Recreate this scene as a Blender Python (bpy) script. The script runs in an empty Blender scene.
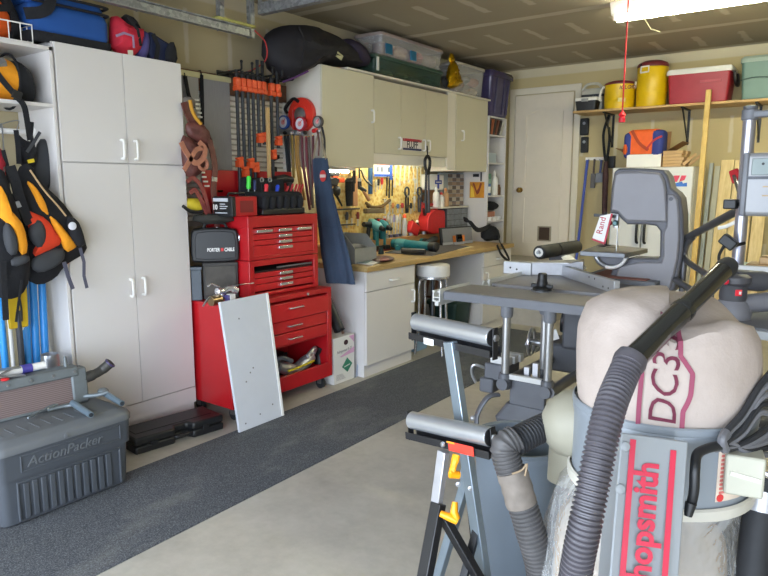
import bpy, math, random
from mathutils import Vector as V, Matrix
random.seed(4)
S = bpy.context.scene
COL = S.collection
PI = math.pi
# ------------------------------------------------------------ camera
F = 655.0
YAW, PIT, CH = -0.630359, -0.154452, 1.6
cd = bpy.data.cameras.new('camera')
cam = bpy.data.objects.new('camera', cd)
COL.objects.link(cam)
cam.location = (0, 0, CH)
fw = V((math.sin(YAW)*math.cos(PIT), math.cos(YAW)*math.cos(PIT), math.sin(PIT)))
rt = V((math.cos(YAW), -math.sin(YAW), 0))
up = rt.cross(fw)
cam.rotation_euler = fw.to_track_quat('-Z', 'Y').to_euler()
cd.sensor_width = 36
cd.lens = 36*F/768
cd.clip_start = 0.05
S.camera = cam


def ray(px, py):
    return fw + rt*((px-384)/F) - up*((py-288)/F)


def X(px, py, x):
    d = ray(px, py)
    d = d*(x/d.x)
    return V((x, d.y, d.z+CH))


def Y(px, py, y):
    d = ray(px, py)
    d = d*(y/d.y)
    return V((d.x, y, d.z+CH))


def Z(px, py, z):
    d = ray(px, py)
    d = d*((z-CH)/d.z)
    return V((d.x, d.y, z))


def D(px, py, t):
    return ray(px, py)*t + V((0, 0, CH))


# ------------------------------------------------------------ mesh builder
def frame(t):
    t = V(t).normalized()
    a = V((0, 0, 1)) if abs(t.z) < .9 else V((1, 0, 0))
    u = t.cross(a).normalized()
    return u, t.cross(u).normalized()


class MB:
    def __init__(s):
        s.v = []
        s.f = []

    def add(s, vs, fs):
        n = len(s.v)
        s.v += [V(p) for p in vs]
        s.f += [[i+n for i in f] for f in fs]
        return s

    k = 0

    def box(s, a, b):
        s.k += 1
        e = V((1, 1, 1))*(s.k-1)*.0002
        a, b = V([min(i, j) for i, j in zip(a, b)])-e, V([max(i, j) for i, j in zip(a, b)])+e
        x0, x1 = sorted((a[0], b[0]))
        y0, y1 = sorted((a[1], b[1]))
        z0, z1 = sorted((a[2], b[2]))
        vs = [(x, y, z) for z in (z0, z1) for y in (y0, y1) for x in (x0, x1)]
        return s.add(vs, [(0, 2, 3, 1), (4, 5, 7, 6), (0, 1, 5, 4), (2, 6, 7, 3), (0, 4, 6, 2), (1, 3, 7, 5)])

    def obox(s, c, ax, ay, az):
        """oriented box from centre and three half-axis vectors"""
        c, ax, ay, az = V(c), V(ax), V(ay), V(az)
        vs = [c+ax*i+ay*j+az*k for k in (-1, 1) for j in (-1, 1) for i in (-1, 1)]
        return s.add(vs, [(0, 2, 3, 1), (4, 5, 7, 6), (0, 1, 5, 4), (2, 6, 7, 3), (0, 4, 6, 2), (1, 3, 7, 5)])

    def bar(s, p, q, w, h, hint=(0, 0, 1)):
        """rectangular bar p to q; w across, h along hint"""
        p, q = V(p), V(q)
        t = (q-p)
        d = t.normalized()
        u = d.cross(V(hint)).normalized()
        k = u.cross(d).normalized()
        return s.obox((p+q)/2, t/2, u*(w/2), k*(h/2))

    def cyl(s, p, q, r, r2=None, n=16):
        return s.tube([p, q], [r, r if r2 is None else r2], n)

    def ring(s, pts):
        n = len(s.v)
        s.v += [V(p) for p in pts]
        return list(range(n, n+len(pts)))

    def skin(s, rings, cap=True):
        idx = [s.ring(r) for r in rings]
        for a, b in zip(idx, idx[1:]):
            m = len(a)
            for i in range(m):
                s.f.append([a[i], a[(i+1) % m], b[(i+1) % m], b[i]])
        if cap:
            s.f.append(idx[0][::-1])
            s.f.append(idx[-1])
        return s

    def tube(s, pts, r, n=10, cap=True, sq=1.0):
        pts = [V(p) for p in pts]
        if not isinstance(r, (list, tuple)):
            r = [r]*len(pts)
        rings = []
        u = None
        for i, p in enumerate(pts):
            t = (pts[min(i+1, len(pts)-1)] - pts[max(i-1, 0)])
            if t.length < 1e-9:
                t = pts[-1]-pts[0]
            t.normalize()
            if u is None:
                u, w = frame(t)
            else:
                u = (u - t*u.dot(t))
                u = u.normalized() if u.length > 1e-6 else frame(t)[0]
            w = t.cross(u)
            rings.append([p + u*(math.cos(a)*r[i]) + w*(math.sin(a)*r[i]*sq) for a in [2*PI*k/n for k in range(n)]])
        return s.skin(rings, cap)

    def strap(s, pts, w, t, nrm):
        pts = [V(p) for p in pts]
        nrm = V(nrm)
        rings = []
        for i, p in enumerate(pts):
            d = (pts[min(i+1, len(pts)-1)] - pts[max(i-1, 0)]).normalized()
            u = d.cross(nrm)
            u = u.normalized() if u.length > 1e-6 else frame(d)[0]
            k = u.cross(d)
            rings.append([p+u*(w/2)+k*(t/2), p-u*(w/2)+k*(t/2), p-u*(w/2)-k*(t/2), p+u*(w/2)-k*(t/2)])
        return s.skin(rings)

    def lathe(s, c, prof, n=24, ax=(0, 0, 1), sx=1.0, sy=1.0, cap=True):
        c = V(c)
        ax = V(ax).normalized()
        if abs(ax.z) > .99:
            u, w = V((1, 0, 0)), V((0, 1, 0))
        else:
            u, w = frame(ax)
        return s.skin([[c+ax*h+u*(math.cos(a)*r*sx)+w*(math.sin(a)*r*sy) for a in [2*PI*k/n for k in range(n)]] for r, h in prof], cap)

    def prism(s, pts, vec):
        pts = [V(p) for p in pts]
        vec = V(vec)
        n = len(pts)
        s.add(pts+[p+vec for p in pts], [list(range(n))[::-1], list(range(n, 2*n))] + [[i, (i+1) % n, (i+1) % n+n, i+n] for i in range(n)])
        return s

    def ball(s, c, r, n=16, m=8):
        c = V(c)
        if not isinstance(r, (tuple, list)):
            r = (r, r, r)
        rings = []
        for j in range(1, m):
            th = PI*j/m
            rings.append([c+V((r[0]*math.sin(th)*math.cos(2*PI*k/n), r[1]*math.sin(th)*math.sin(2*PI*k/n), -r[2]*math.cos(th))) for k in range(n)])
        return s.skin(rings)

    def torus(s, c, R, r, ax=(0, 0, 1), n=24, m=8, a0=0, a1=2*PI):
        u, w = frame(ax)
        c = V(c)
        full = abs(a1-a0-2*PI) < 1e-6
        k = n if full else n+1
        pts = [c+u*(math.cos(a)*R)+w*(math.sin(a)*R) for a in [a0+(a1-a0)*i/n for i in range(k)]]
        if full:
            pts += [pts[0], ]
        return s.tube(pts, r, m, not full)

    def puff(s, pts, th, nrm, back=1.0, rings=5, wob=0.0, pw=.5):
        """cushion from a planar outline: th = bulge along nrm, back = share of bulge behind"""
        pts = smooth([V(p) for p in pts])
        nrm = V(nrm).normalized()
        c = sum(pts, V())/len(pts)
        rr = []
        ks = [math.sin(PI/2*i/rings) for i in range(rings+1)]
        n = len(pts)

        def rg(k, sg):
            h = (1-k**2)**pw*th*sg
            out = []
            for i, p in enumerate(pts):
                w = 1+wob*math.sin(i*1.7+k*5)*math.sin(i*.9+k*9)
                out.append(c+(p-c)*k+nrm*h*w)
            return out
        front = [rg(k, 1) for k in ks[1:]]
        bk = [rg(k, -back) for k in ks[1:-1]]
        s.skin(front[::1] + bk[::-1], True)
        return s


def smooth(pts, it=1):
    for _ in range(it):
        q = []
        n = len(pts)
        for i in range(n):
            a, b = pts[i], pts[(i+1) % n]
            q += [a*.75+b*.25, a*.25+b*.75]
        pts = q
    return pts


def curve(pts, n=8):
    """Catmull-Rom through the points"""
    pts = [V(p) for p in pts]
    P = [pts[0]*2-pts[1]]+pts+[pts[-1]*2-pts[-2]]
    out = []
    for i in range(1, len(P)-2):
        a, b, c, d = P[i-1:i+3]
        for k in range(n):
            t = k/n
            out.append(.5*((2*b)+(c-a)*t+(2*a-5*b+4*c-d)*t*t+(3*b-a-3*c+d)*t**3))
    out.append(pts[-1])
    return out


def resample(pts, step):
    out = [pts[0]]
    acc = 0
    for a, b in zip(pts, pts[1:]):
        L = (b-a).length
        while acc+L >= step:
            a = a+(b-a)*((step-acc)/L) if L else b
            out.append(a)
            L = (b-a).length
            acc = 0
        acc += L
    return out


# ------------------------------------------------------------ objects
ROOTLOC = {}


def props(o, label=None, cat=None, group=None, kind=None):
    for k, v in (('label', label), ('category', cat), ('group', group), ('kind', kind)):
        if v:
            o[k] = v
    return o


def thing(name, label, cat, loc, group=None):
    o = bpy.data.objects.new(name, None)
    o.empty_display_size = .05
    COL.objects.link(o)
    o.location = V(loc)
    ROOTLOC[o] = V(loc)
    return props(o, label, cat, group)


def link_mesh(name, mb, m, off, smoothing=True, bev=0, seg=2):
    me = bpy.data.meshes.new(name)
    me.from_pydata([tuple(p-off) for p in mb.v], [], mb.f)
    me.validate()
    import bmesh
    bm = bmesh.new()
    bm.from_mesh(me)
    bmesh.ops.recalc_face_normals(bm, faces=bm.faces[:])
    bm.to_mesh(me)
    bm.free()
    if smoothing:
        me.shade_smooth()
        me.set_sharp_from_angle(angle=math.radians(38))
    me.materials.append(m)
    o = bpy.data.objects.new(name, me)
    COL.objects.link(o)
    if bev:
        b = o.modifiers.new('bevel', 'BEVEL')
        b.width = bev
        b.segments = seg
        b.limit_method = 'ANGLE'
        b.angle_limit = math.radians(50)
    return o


def part(name, mb, m, root, bev=0, label=None, kind=None, sm=True):
    off = ROOTLOC[root]
    o = link_mesh(name, mb, m, off, sm, bev)
    o.parent = root
    ROOTLOC[o] = off
    if label:
        o['label'] = label
    if kind:
        o['kind'] = kind
    return o


def solo(name, mb, m, label, cat, group=None, bev=0, kind=None, sm=True):
    xs = [p.x for p in mb.v]
    ys = [p.y for p in mb.v]
    zs = [p.z for p in mb.v]
    loc = V(((min(xs)+max(xs))/2, (min(ys)+max(ys))/2, min(zs)))
    o = link_mesh(name, mb, m, loc, sm, bev)
    o.location = loc
    ROOTLOC[o] = loc
    return props(o, label, cat, group, kind)


def struct(name, mb, m, bev=0, root=None):
    if root:
        return part(name, mb, m, root, bev)
    o = link_mesh(name, mb, m, V(), True, bev)
    ROOTLOC[o] = V()
    o['kind'] = 'structure'
    return o


def dup(o, dloc, label=None, group=None):
    r = o.copy()
    COL.objects.link(r)
    r.location = o.location+V(dloc)
    ROOTLOC[r] = ROOTLOC[o]+V(dloc)
    if label:
        r['label'] = label
    if group:
        r['group'] = group
    for ch in list(o.children):
        c = ch.copy()
        COL.objects.link(c)
        c.parent = r
        for g in list(ch.children):
            d = g.copy()
            COL.objects.link(d)
            d.parent = c
    return r


def text_mb(s, size, org, xd, yd, depth=.001, align='LEFT', shear=0, space=1.0, bold=0, stretch=1.0):
    """built-in font outlines turned into a mesh lying in the plane (xd, yd)"""
    cu = bpy.data.curves.new('t', 'FONT')
    cu.body = s
    cu.size = size
    cu.align_x = align
    cu.align_y = 'CENTER'
    cu.shear = shear
    cu.space_character = space
    cu.offset = bold
    cu.extrude = depth/2
    cu.resolution_u = 3
    ob = bpy.data.objects.new('t', cu)
    COL.objects.link(ob)
    dg = bpy.context.evaluated_depsgraph_get()
    me = bpy.data.meshes.new_from_object(ob.evaluated_get(dg))
    xd, yd, org = V(xd).normalized(), V(yd).normalized(), V(org)
    zd = xd.cross(yd)
    mb = MB()
    mb.add([org+xd*(v.co.x*stretch)+yd*v.co.y+zd*v.co.z for v in me.vertices], [list(p.vertices) for p in me.polygons])
    bpy.data.objects.remove(ob)
    bpy.data.meshes.remove(me)
    bpy.data.curves.remove(cu)
    return mb


# ------------------------------------------------------------ materials
def lin(c):
    return tuple(((x/255)/12.92 if x/255 <= .04045 else ((x/255+.055)/1.055)**2.4) for x in c)+(1,)


MC = {}


def M(name, c=(128, 128, 128), rough=.5, metal=0.0, var=.06, scale=12, bump=0.0, emit=0, trans=0, coat=0, alpha=1.0, det=3):
    """principled material whose colour is gently varied by noise"""
    if name in MC:
        return MC[name]
    m = bpy.data.materials.new(name)
    m.use_nodes = True
    nt = m.node_tree
    b = nt.nodes['Principled BSDF']
    b.inputs['Roughness'].default_value = rough
    b.inputs['Metallic'].default_value = metal
    b.inputs['Base Color'].default_value = lin(c)
    b.inputs['Coat Weight'].default_value = coat
    b.inputs['Transmission Weight'].default_value = trans
    b.inputs['Alpha'].default_value = alpha
    if var or bump:
        tc = nt.nodes.new('ShaderNodeTexCoord')
        nz = nt.nodes.new('ShaderNodeTexNoise')
        nz.inputs['Scale'].default_value = scale
        nz.inputs['Detail'].default_value = det
        nt.links.new(tc.outputs['Object'], nz.inputs['Vector'])
        if var:
            mx = nt.nodes.new('ShaderNodeMix')
            mx.data_type = 'RGBA'
            L = lin(c)
            mx.inputs[6].default_value = tuple(max(0, x*(1-2.2*var)) for x in L[:3])+(1,)
            mx.inputs[7].default_value = tuple(min(1, x*(1+2.2*var)) for x in L[:3])+(1,)
            nt.links.new(nz.outputs['Fac'], mx.inputs[0])
            nt.links.new(mx.outputs[2], b.inputs['Base Color'])
        if bump:
            bp = nt.nodes.new('ShaderNodeBump')
            bp.inputs['Strength'].default_value = bump
            bp.inputs['Distance'].default_value = .01
            nt.links.new(nz.outputs['Fac'], bp.inputs['Height'])
            nt.links.new(bp.outputs['Normal'], b.inputs['Normal'])
    if emit:
        b.inputs['Emission Color'].default_value = lin(c)
        b.inputs['Emission Strength'].default_value = emit
    MC[name] = m
    return m


class NG:
    """tiny node-graph helper"""
    def __init__(s, name, rough=.6):
        s.m = bpy.data.materials.new(name)
        s.m.use_nodes = True
        s.nt = s.m.node_tree
        s.b = s.nt.nodes['Principled BSDF']
        s.b.inputs['Roughness'].default_value = rough
        s.tc = s.nt.nodes.new('ShaderNodeTexCoord').outputs['Object']
        sp = s.nt.nodes.new('ShaderNodeSeparateXYZ')
        s.nt.links.new(s.tc, sp.inputs[0])
        s.x, s.y, s.z = sp.outputs

    def put(s, sock, v):
        if hasattr(v, 'is_output') or isinstance(v, bpy.types.NodeSocket):
            s.nt.links.new(v, sock)
        else:
            sock.default_value = v

    def math(s, op, a, b=0.0, c=0.0):
        n = s.nt.nodes.new('ShaderNodeMath')
        n.operation = op
        s.put(n.inputs[0], a)
        s.put(n.inputs[1], b)
        if op in ('COMPARE', 'MULTIPLY_ADD'):
            s.put(n.inputs[2], c)
        return n.outputs[0]

    def noise(s, scale, det=3, rough=.5, vec=None, stretch=None):
        n = s.nt.nodes.new('ShaderNodeTexNoise')
        n.inputs['Scale'].default_value = scale
        n.inputs['Detail'].default_value = det
        n.inputs['Roughness'].default_value = rough
        v = vec or s.tc
        if stretch:
            mp = s.nt.nodes.new('ShaderNodeMapping')
            mp.inputs['Scale'].default_value = stretch
            s.nt.links.new(v, mp.inputs['Vector'])
            v = mp.outputs[0]
        s.nt.links.new(v, n.inputs['Vector'])
        return n.outputs['Fac']

    def voro(s, scale, feat='F1', out='Color'):
        n = s.nt.nodes.new('ShaderNodeTexVoronoi')
        n.feature = feat
        n.inputs['Scale'].default_value = scale
        s.nt.links.new(s.tc, n.inputs['Vector'])
        return n.outputs[out]

    def mix(s, f, a, b):
        n = s.nt.nodes.new('ShaderNodeMix')
        n.data_type = 'RGBA'
        s.put(n.inputs[0], f)
        s.put(n.inputs[6], a if not isinstance(a, tuple) else lin(a) if len(a) == 3 else a)
        s.put(n.inputs[7], b if not isinstance(b, tuple) else lin(b) if len(b) == 3 else b)
        return n.outputs[2]

    def ramp(s, f, stops):
        n = s.nt.nodes.new('ShaderNodeValToRGB')
        el = n.color_ramp.elements
        while len(el) < len(stops):
            el.new(.5)
        for e, (p, c) in zip(el, stops):
            e.position = p
            e.color = lin(c)
        s.put(n.inputs[0], f)
        return n.outputs[0]

    def band(s, v, c, w):
        """soft 1 inside |v-c|<w"""
        d = s.math('ABSOLUTE', s.math('SUBTRACT', v, c))
        return s.math('MINIMUM', 1.0, s.math('MAXIMUM', 0.0, s.math('MULTIPLY', s.math('SUBTRACT', w, d), 60.0)))

    def color(s, c):
        s.put(s.b.inputs['Base Color'], c)
        return s

    def bump(s, h, st=.3, dist=.01):
        n = s.nt.nodes.new('ShaderNodeBump')
        n.inputs['Strength'].default_value = st
        n.inputs['Distance'].default_value = dist
        s.put(n.inputs['Height'], h)
        s.nt.links.new(n.outputs[0], s.b.inputs['Normal'])
        return s


white = M('white_melamine', (214, 210, 207), .45, var=.012, scale=3)
whiteu = white
whitepl = M('white_plastic', (235, 233, 228), .35, var=.02)
black = M('black_plastic', (26, 27, 29), .45, var=.15, scale=25)
blackcloth = M('black_cloth', (24, 25, 30), .9, var=.2, scale=60, bump=.2)
blackm = M('black_metal', (30, 31, 33), .4, .3, var=.1)
red = M('red_enamel', (176, 22, 30), .35, var=.06, scale=5, coat=.3)
redpl = M('red_plastic', (205, 40, 42), .45)
orange = M('orange_paint', (226, 84, 36), .5)
orangecl = M('orange_cloth', (232, 96, 28), .85, bump=.15, scale=40)
yellowcl = M('amber_cloth', (240, 158, 30), .85, bump=.15, scale=40)
redcl = M('red_orange_cloth', (226, 66, 34), .85, bump=.15, scale=40)
chrome = M('chrome', (214, 214, 218), .25, .8, var=.03)
steel = M('brushed_steel', (170, 172, 175), .35, .9, var=.08, scale=30)
dsteel = M('dark_steel', (74, 76, 80), .45, .7, var=.15, scale=20)
alu = M('aluminium', (190, 190, 194), .42, .75, var=.06, scale=20)
greyc = M('cast_grey', (120, 122, 128), .5, .1, var=.08, scale=8)
greyd = M('grey_enamel', (96, 98, 104), .5, .2, var=.1, scale=9)
wood = None
teal = M('teal_plastic', (26, 112, 118), .45, var=.08)
blue = M('blue_plastic', (36, 84, 180), .45)
rubber = M('rubber_black', (34, 35, 38), .7, var=.15, scale=30)


def make_wood(name, a, b, st=(1, 14, 14), sc=3.0, rough=.55):
    g = NG(name, rough)
    f = g.noise(sc, 4, .6, stretch=st)
    g.color(g.ramp(f, [(.3, a), (.7, b)]))
    return g.m


wood = make_wood('pine_wood', (190, 150, 96), (216, 184, 130), (14, 14, 1))
woodx = make_wood('shelf_wood', (176, 140, 88), (206, 172, 116), (1, 14, 14))
woody = make_wood('worktop_wood', (158, 130, 78), (186, 158, 106), (14, 1, 14))
woodb = make_wood('brown_board', (92, 58, 38), (118, 78, 52), (14, 1, 14))
osb = NG('strand_board', .7)
osb.color(osb.ramp(osb.math('ADD', osb.math('MULTIPLY', osb.voro(28, 'F1', 'Distance'), .6), osb.math('MULTIPLY', osb.noise(40, 4), .7)),
                   [(.3, (190, 146, 70)), (.55, (228, 192, 108)), (.8, (240, 220, 150))]))
osb = osb.m
# ------------------------------------------------------------ room
WX, BY, CZ = -4.1, 8.0, 3.05
RX, FY = 2.4, -1.0


def drywall(name, along, base, tape, strips, z0, z1, off):
    g = NG(name, .85)
    a = g.y if along == 'y' else g.x
    n = g.noise(1.3, 4)
    col = g.mix(n, tuple(x-10 for x in base), tuple(min(255, x+8) for x in base))
    m = g.math('PINGPONG', g.math('ADD', a, off), .2025)
    edge = g.math('ADD', g.math('MULTIPLY', g.noise(9, 3), .03), .012)
    s = g.math('MULTIPLY', g.band(m, 0.0, edge), g.math('ADD', g.band(g.z, z0, .2), g.band(g.z, z1, .2)))
    top = g.band(g.z, CZ, .11)
    f = g.math('MINIMUM', 1.0, g.math('ADD', s, top))
    g.color(g.mix(g.math('MULTIPLY', f, .8), col, tape))
    return g.m


kraft = drywall('kraft_drywall_left', 'y', (176, 163, 130), (192, 184, 164), 0, 2.68, 1.2, .06)
kraftb = drywall('kraft_drywall_back', 'x', (188, 172, 130), (204, 196, 172), 0, 2.15, .8, .02)

g = NG('ceiling_drywall', .85)
col = g.mix(g.noise(1.1, 4), (150, 140, 120), (168, 158, 138))
w = g.math('ADD', .045, g.math('MULTIPLY', g.noise(6, 2), .03))
l1 = g.band(g.math('PINGPONG', g.math('SUBTRACT', g.y, 5.6), .635), 0.0, w)
l2 = g.band(g.y, BY, .12)
dx = g.band(g.math('PINGPONG', g.math('ADD', g.x, 2.32), .2025), 0.0, g.math('ADD', .004, g.math('MULTIPLY', g.noise(7, 3), .07)))
ph = g.math('PINGPONG', g.math('SUBTRACT', g.y, 4.965), .635)
dash = g.math('MULTIPLY', dx, g.band(ph, 0.0, .27))
f = g.math('MINIMUM', 1.0, g.math('ADD', g.math('ADD', l1, l2), g.math('MULTIPLY', dash, .8)))
g.color(g.mix(g.math('MULTIPLY', f, .75), col, (206, 198, 182)))
ceilm = g.m

g = NG('concrete_floor', .55)
n1 = g.noise(1.6, 6, .65)
n2 = g.noise(18, 5, .6)
c0 = g.ramp(n1, [(.3, (166, 160, 150)), (.5, (186, 180, 169)), (.72, (200, 195, 185))])
g.color(g.mix(g.math('MULTIPLY', n2, .35), c0, (110, 104, 94)))
g.bump(n2, .12, .004)
concrete = g.m

g = NG('ribbed_mat', .95)
rib = g.math('PINGPONG', g.x, .006)
sp = g.voro(60, 'F1', 'Distance')
n = g.noise(160, 2, .8)
dust = g.noise(2.2, 5, .7, stretch=(1.0, .5, 1))
base = g.ramp(n, [(.35, (50, 52, 57)), (.52, (78, 81, 87)), (.68, (116, 119, 124))])
base = g.mix(g.math('MULTIPLY', g.math('MAXIMUM', 0.0, g.math('SUBTRACT', dust, .5)), 1.6), base, (150, 148, 142))
fleck = g.math('LESS_THAN', sp, .045)
g.color(g.mix(fleck, base, (150, 150, 148)))
g.bump(g.math('ADD', g.math('MULTIPLY', rib, 60), n), .5, .004)
matm = g.m

struct('floor', MB().box((WX, FY, -.1), (RX, BY, 0)), concrete)
struct('driveway', MB().box((-9, -9, -.1), (8, FY, 0)), concrete)
struct('ceiling', MB().box((WX, FY, CZ), (RX, BY, CZ+.1)), ceilm)
struct('wall_left', MB().box((WX-.12, FY-.12, -.1), (WX, BY+.12, CZ+.1)), kraft)
struct('wall_back', MB().box((WX, BY, -.1), (RX, BY+.12, CZ+.1)), kraftb)
struct('wall_right', MB().box((RX, FY-.12, -.1), (RX+.12, BY+.12, CZ+.1)), kraft)
fwl = MB().box((WX, FY-.12, -.1), (-3.75, FY, CZ+.1)).box((2.0, FY-.12, -.1), (RX, FY, CZ+.1)).box((-3.75, FY-.12, 2.45), (2.0, FY, CZ+.1))
struct('wall_front', fwl, kraftb)

solo('floor_mat', MB().prism([Z(126.6, 475, 0)*1.0+V((-.02, -1.2, 0)), V((-2.44, .62, 0)), V((-2.465, 6.7, 0)), V((-3.23, 6.7, 0)), V((-3.23, 4.4, 0)), Z(240, 430, 0)], (0, 0, .008)),
     matm, 'long charcoal ribbed carpet runner lying on the concrete along the cabinets', 'rug')

# back wall door up a step to the house
trimw = M('painted_trim', (220, 212, 194), .5, var=.02)
doorw = M('painted_door', (218, 208, 192), .5, var=.02)
dx0, dx1, dzt, dzb = Y(517, 95, BY).x, -2.97, 2.73, .70
dr = thing('door_1', None, None, ((dx0+dx1)/2, BY, dzb))
dr['kind'] = 'structure'
part('door_slab', MB().box((dx0, BY-.035, dzb), (dx1, BY-.002, dzt)), doorw, dr, .003)


def arch_panel(a, b, z0, z1, arch):
    pts = [V((a, 0, z0)), V((b, 0, z0)), V((b, 0, z1))]
    if arch:
        for i in range(1, 12):
            t = i/12
            pts.append(V((b+(a-b)*t, 0, z1+.075*math.sin(PI*t)**1.3)))
    pts.append(V((a, 0, z1)))
    return pts


for z0, z1, ar in ((dzb+.92, dzt-.22, 1), (dzb+.14, dzb+.78, 0)):
    o = arch_panel(dx0+.13, dx1-.12, z0, z1, ar)
    i = arch_panel(dx0+.165, dx1-.155, z0+.035, z1-.03, ar)
    m = MB()
    yy = BY-.035
    m.skin([[V((p.x, yy+.002, p.z)) for p in o], [V((p.x, yy-.012, p.z)) for p in o],
            [V((p.x, yy-.012, p.z)) for p in i], [V((p.x, yy-.001, p.z)) for p in i]], True)
    part('door_panel', m, doorw, dr)
brass = M('brass', (176, 140, 70), .25, 1.0)
kp = Y(519.5, 190, BY)
m = MB().lathe((kp.x+.03, BY-.035, kp.z), [(.033, 0), (.033, .008), (.014, .012), (.013, .035), (.03, .045), (.034, .06), (.026, .075), (.0, .08)], 20, (0, -1, 0))
part('door_knob', m, brass, dr, label='brass door knob')
cf = Y(545.5, 233.5, BY)
m = MB()
for a, b in (((-.09, -.095), (.09, -.08)), ((-.09, .08), (.09, .095)), ((-.09, -.08), (-.072, .08)), ((.072, -.08), (.09, .08))):
    m.box((cf.x+a[0], BY-.05, cf.z+a[1]), (cf.x+b[0], BY-.034, cf.z+b[1]))
fl = part('cat_flap', m, M('beige_flap', (150, 138, 118), .5), dr)
part('flap_door', MB().box((cf.x-.072, BY-.042, cf.z-.08), (cf.x+.072, BY-.036, cf.z+.08)), M('smoked_flap', (72, 58, 50), .25), fl)
m = MB().box((dx0-.085, BY-.02, dzb-.1), (dx0-.01, BY, dzt+.09)).box((dx1+.01, BY-.02, dzb-.1), (dx1+.085, BY, dzt+.09)).box((dx0-.085, BY-.021, dzt+.012), (dx1+.085, BY, dzt+.09))
struct('trim_1', m, trimw, .004)
struct('step', MB().box((dx0-.15, BY-1.0, 0), (dx1+.1, BY, .35)).box((dx0-.15, BY-.6, .35), (dx1+.1, BY, dzb)), concrete)

# open overhead garage door with its track and hanger
galv = NG('galvanised', .45)
galv.color(galv.ramp(galv.voro(45), [(0, (120, 122, 124)), (1, (172, 174, 174))]))
galv.b.inputs['Metallic'].default_value = .55
galv = galv.m
gd = thing('door_2', None, None, (-.8, 2.3, 2.88))
gd['kind'] = 'structure'
for k in range(4):
    part('door_section', MB().box((-3.5, 1.15+k*.59, 2.89), (1.9, 1.15+k*.59+.58, 2.93)), M('garage_door_white', (186, 186, 182), .5), gd, .004)
m = MB().box((-3.72, 3.53, 2.84), (2.0, 3.535, 2.92)).box((-3.72, 3.53, 2.84), (2.0, 3.58, 2.845)).box((-3.72, 3.535, 2.84), (-3.68, 3.54, CZ)).box((-1.0, 3.535, 2.84), (-.96, 3.54, CZ)).box((1.9, 3.535, 2.84), (1.94, 3.54, CZ))
solo('door_strut', m, galv, 'galvanised angle strut running along the rear edge of the raised garage door', 'strut')
m = MB().box((-3.70, .62, 2.655), (-3.695, 3.42, 2.72)).box((-3.70, .62, 2.655), (-3.655, 3.42, 2.66)).box((-3.70, .62, 2.715), (-3.67, 3.42, 2.72))
t = thing('door_track', 'galvanised garage door track hung below the ceiling above the tall cabinet', 'track', (-3.7, 3.42, 2.655))
part('rail', m, galv, t)
for yy in (2.55, 3.18, 3.46):
    part('hanger', MB().box((-3.705, yy-.02, 2.66), (-3.70, yy+.02, CZ-.001)).box((-3.74, yy-.02, 2.66), (-3.70, yy-.016, CZ)), galv, t)
part('foam_pad', MB().box((-3.73, 3.1, 2.722), (-3.655, 3.45, 2.74)), M('yellow_foam', (176, 172, 96), .9, bump=.6, scale=60, var=.2), t, .005)
rc = curve([V((-3.68, 3.46, 2.71)), V((-3.74, 3.62, 2.66)), V((-3.85, 3.72, 2.56)), V((-3.95, 3.62, 2.47)), V((-4.03, 3.5, 2.47))], 6)
solo('pull_rope', MB().tube(rc, .005, 6), M('red_rope', (196, 60, 60), .8), 'thin red rope looping from the end of the garage door track', 'rope')

# ceiling fluorescent light
p0 = Z(609, 16, 2.93)
ly = 5.62
t = thing('ceiling_light', 'long white fluorescent strip light glowing on the ceiling', 'light', (-.6, ly, 2.9))
part('housing', MB().prism([V((p0.x-.02, ly-.05, 2.96)), V((p0.x-.02, ly+.05, 2.96)), V((p0.x-.02, ly+.09, CZ)), V((p0.x-.02, ly-.09, CZ))], (2.44, 0, 0)), whitepl, t)
glow = M('tube_glow', (255, 252, 214), .3, var=0, emit=62)
for dy in (-.045, .045):
    part('tube', MB().cyl((p0.x+.02, ly+dy, 2.94), (p0.x+2.38, ly+dy, 2.94), .019, n=12), glow, t)
    for xx in (p0.x, p0.x+2.38):
        part('socket', MB().box((xx, ly+dy-.014, 2.915), (xx+.02, ly+dy+.014, 2.962)), whitepl, t)
pc = curve([Z(575+60, 19, 2.9)*1.0, D(637, 32, 6.0), D(651, 40, 6.05)], 6)
part('pull_chain', MB().tube([V((p0.x+.25, ly-.07, 2.96)), V((p0.x+.26, ly-.1, 2.88)), V((p0.x+.31, ly-.1, 2.8)), V((p0.x+.38, ly-.1, 2.77))], .004, 6), M('ivory_cord', (200, 196, 160), .6), t)
# red pull cord of the garage door opener
q = D(622, 118, 5.2)
qt = V((q.x, q.y, CZ))
t = thing('release_cord', 'red emergency release cord with handle hanging from the ceiling', 'cord', qt)
part('cord', MB().cyl(qt, (q.x, q.y, q.z+.05), .006, n=8), M('red_cord', (214, 44, 56), .6), t)
part('handle', MB().lathe(q-V((0, 0, .035)), [(.0, 0), (.024, .002), (.026, .035), (.018, .045), (.03, .055), (.022, .07), (.012, .085), (0, .087)], 14), M('red_handle', (232, 44, 60), .4), t)

# daylight
wd = bpy.data.worlds.new('sky')
S.world = wd
wd.use_nodes = True
bg = wd.node_tree.nodes['Background']
bg.inputs[0].default_value = (.74, .85, 1.0, 1)
bg.inputs[1].default_value = 8.5
pl = bpy.data.lights.new('door_portal', 'AREA')
pl.shape = 'RECTANGLE'
pl.size, pl.size_y = 5.7, 2.28
pl.cycles.is_portal = True
po = bpy.data.objects.new('door_portal', pl)
COL.objects.link(po)
po.location = (-.87, FY-.06, 1.15)
po.rotation_euler = (PI/2, 0, 0)
S.view_settings.view_transform = 'Standard'
S.view_settings.look = 'None'
S.view_settings.gamma = 1
S.view_settings.exposure = 0.3
S.view_settings.use_curve_mapping = False
# ------------------------------------------------------------ tall cabinet and open wardrobe
NX = V((1, 0, 0))


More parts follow.
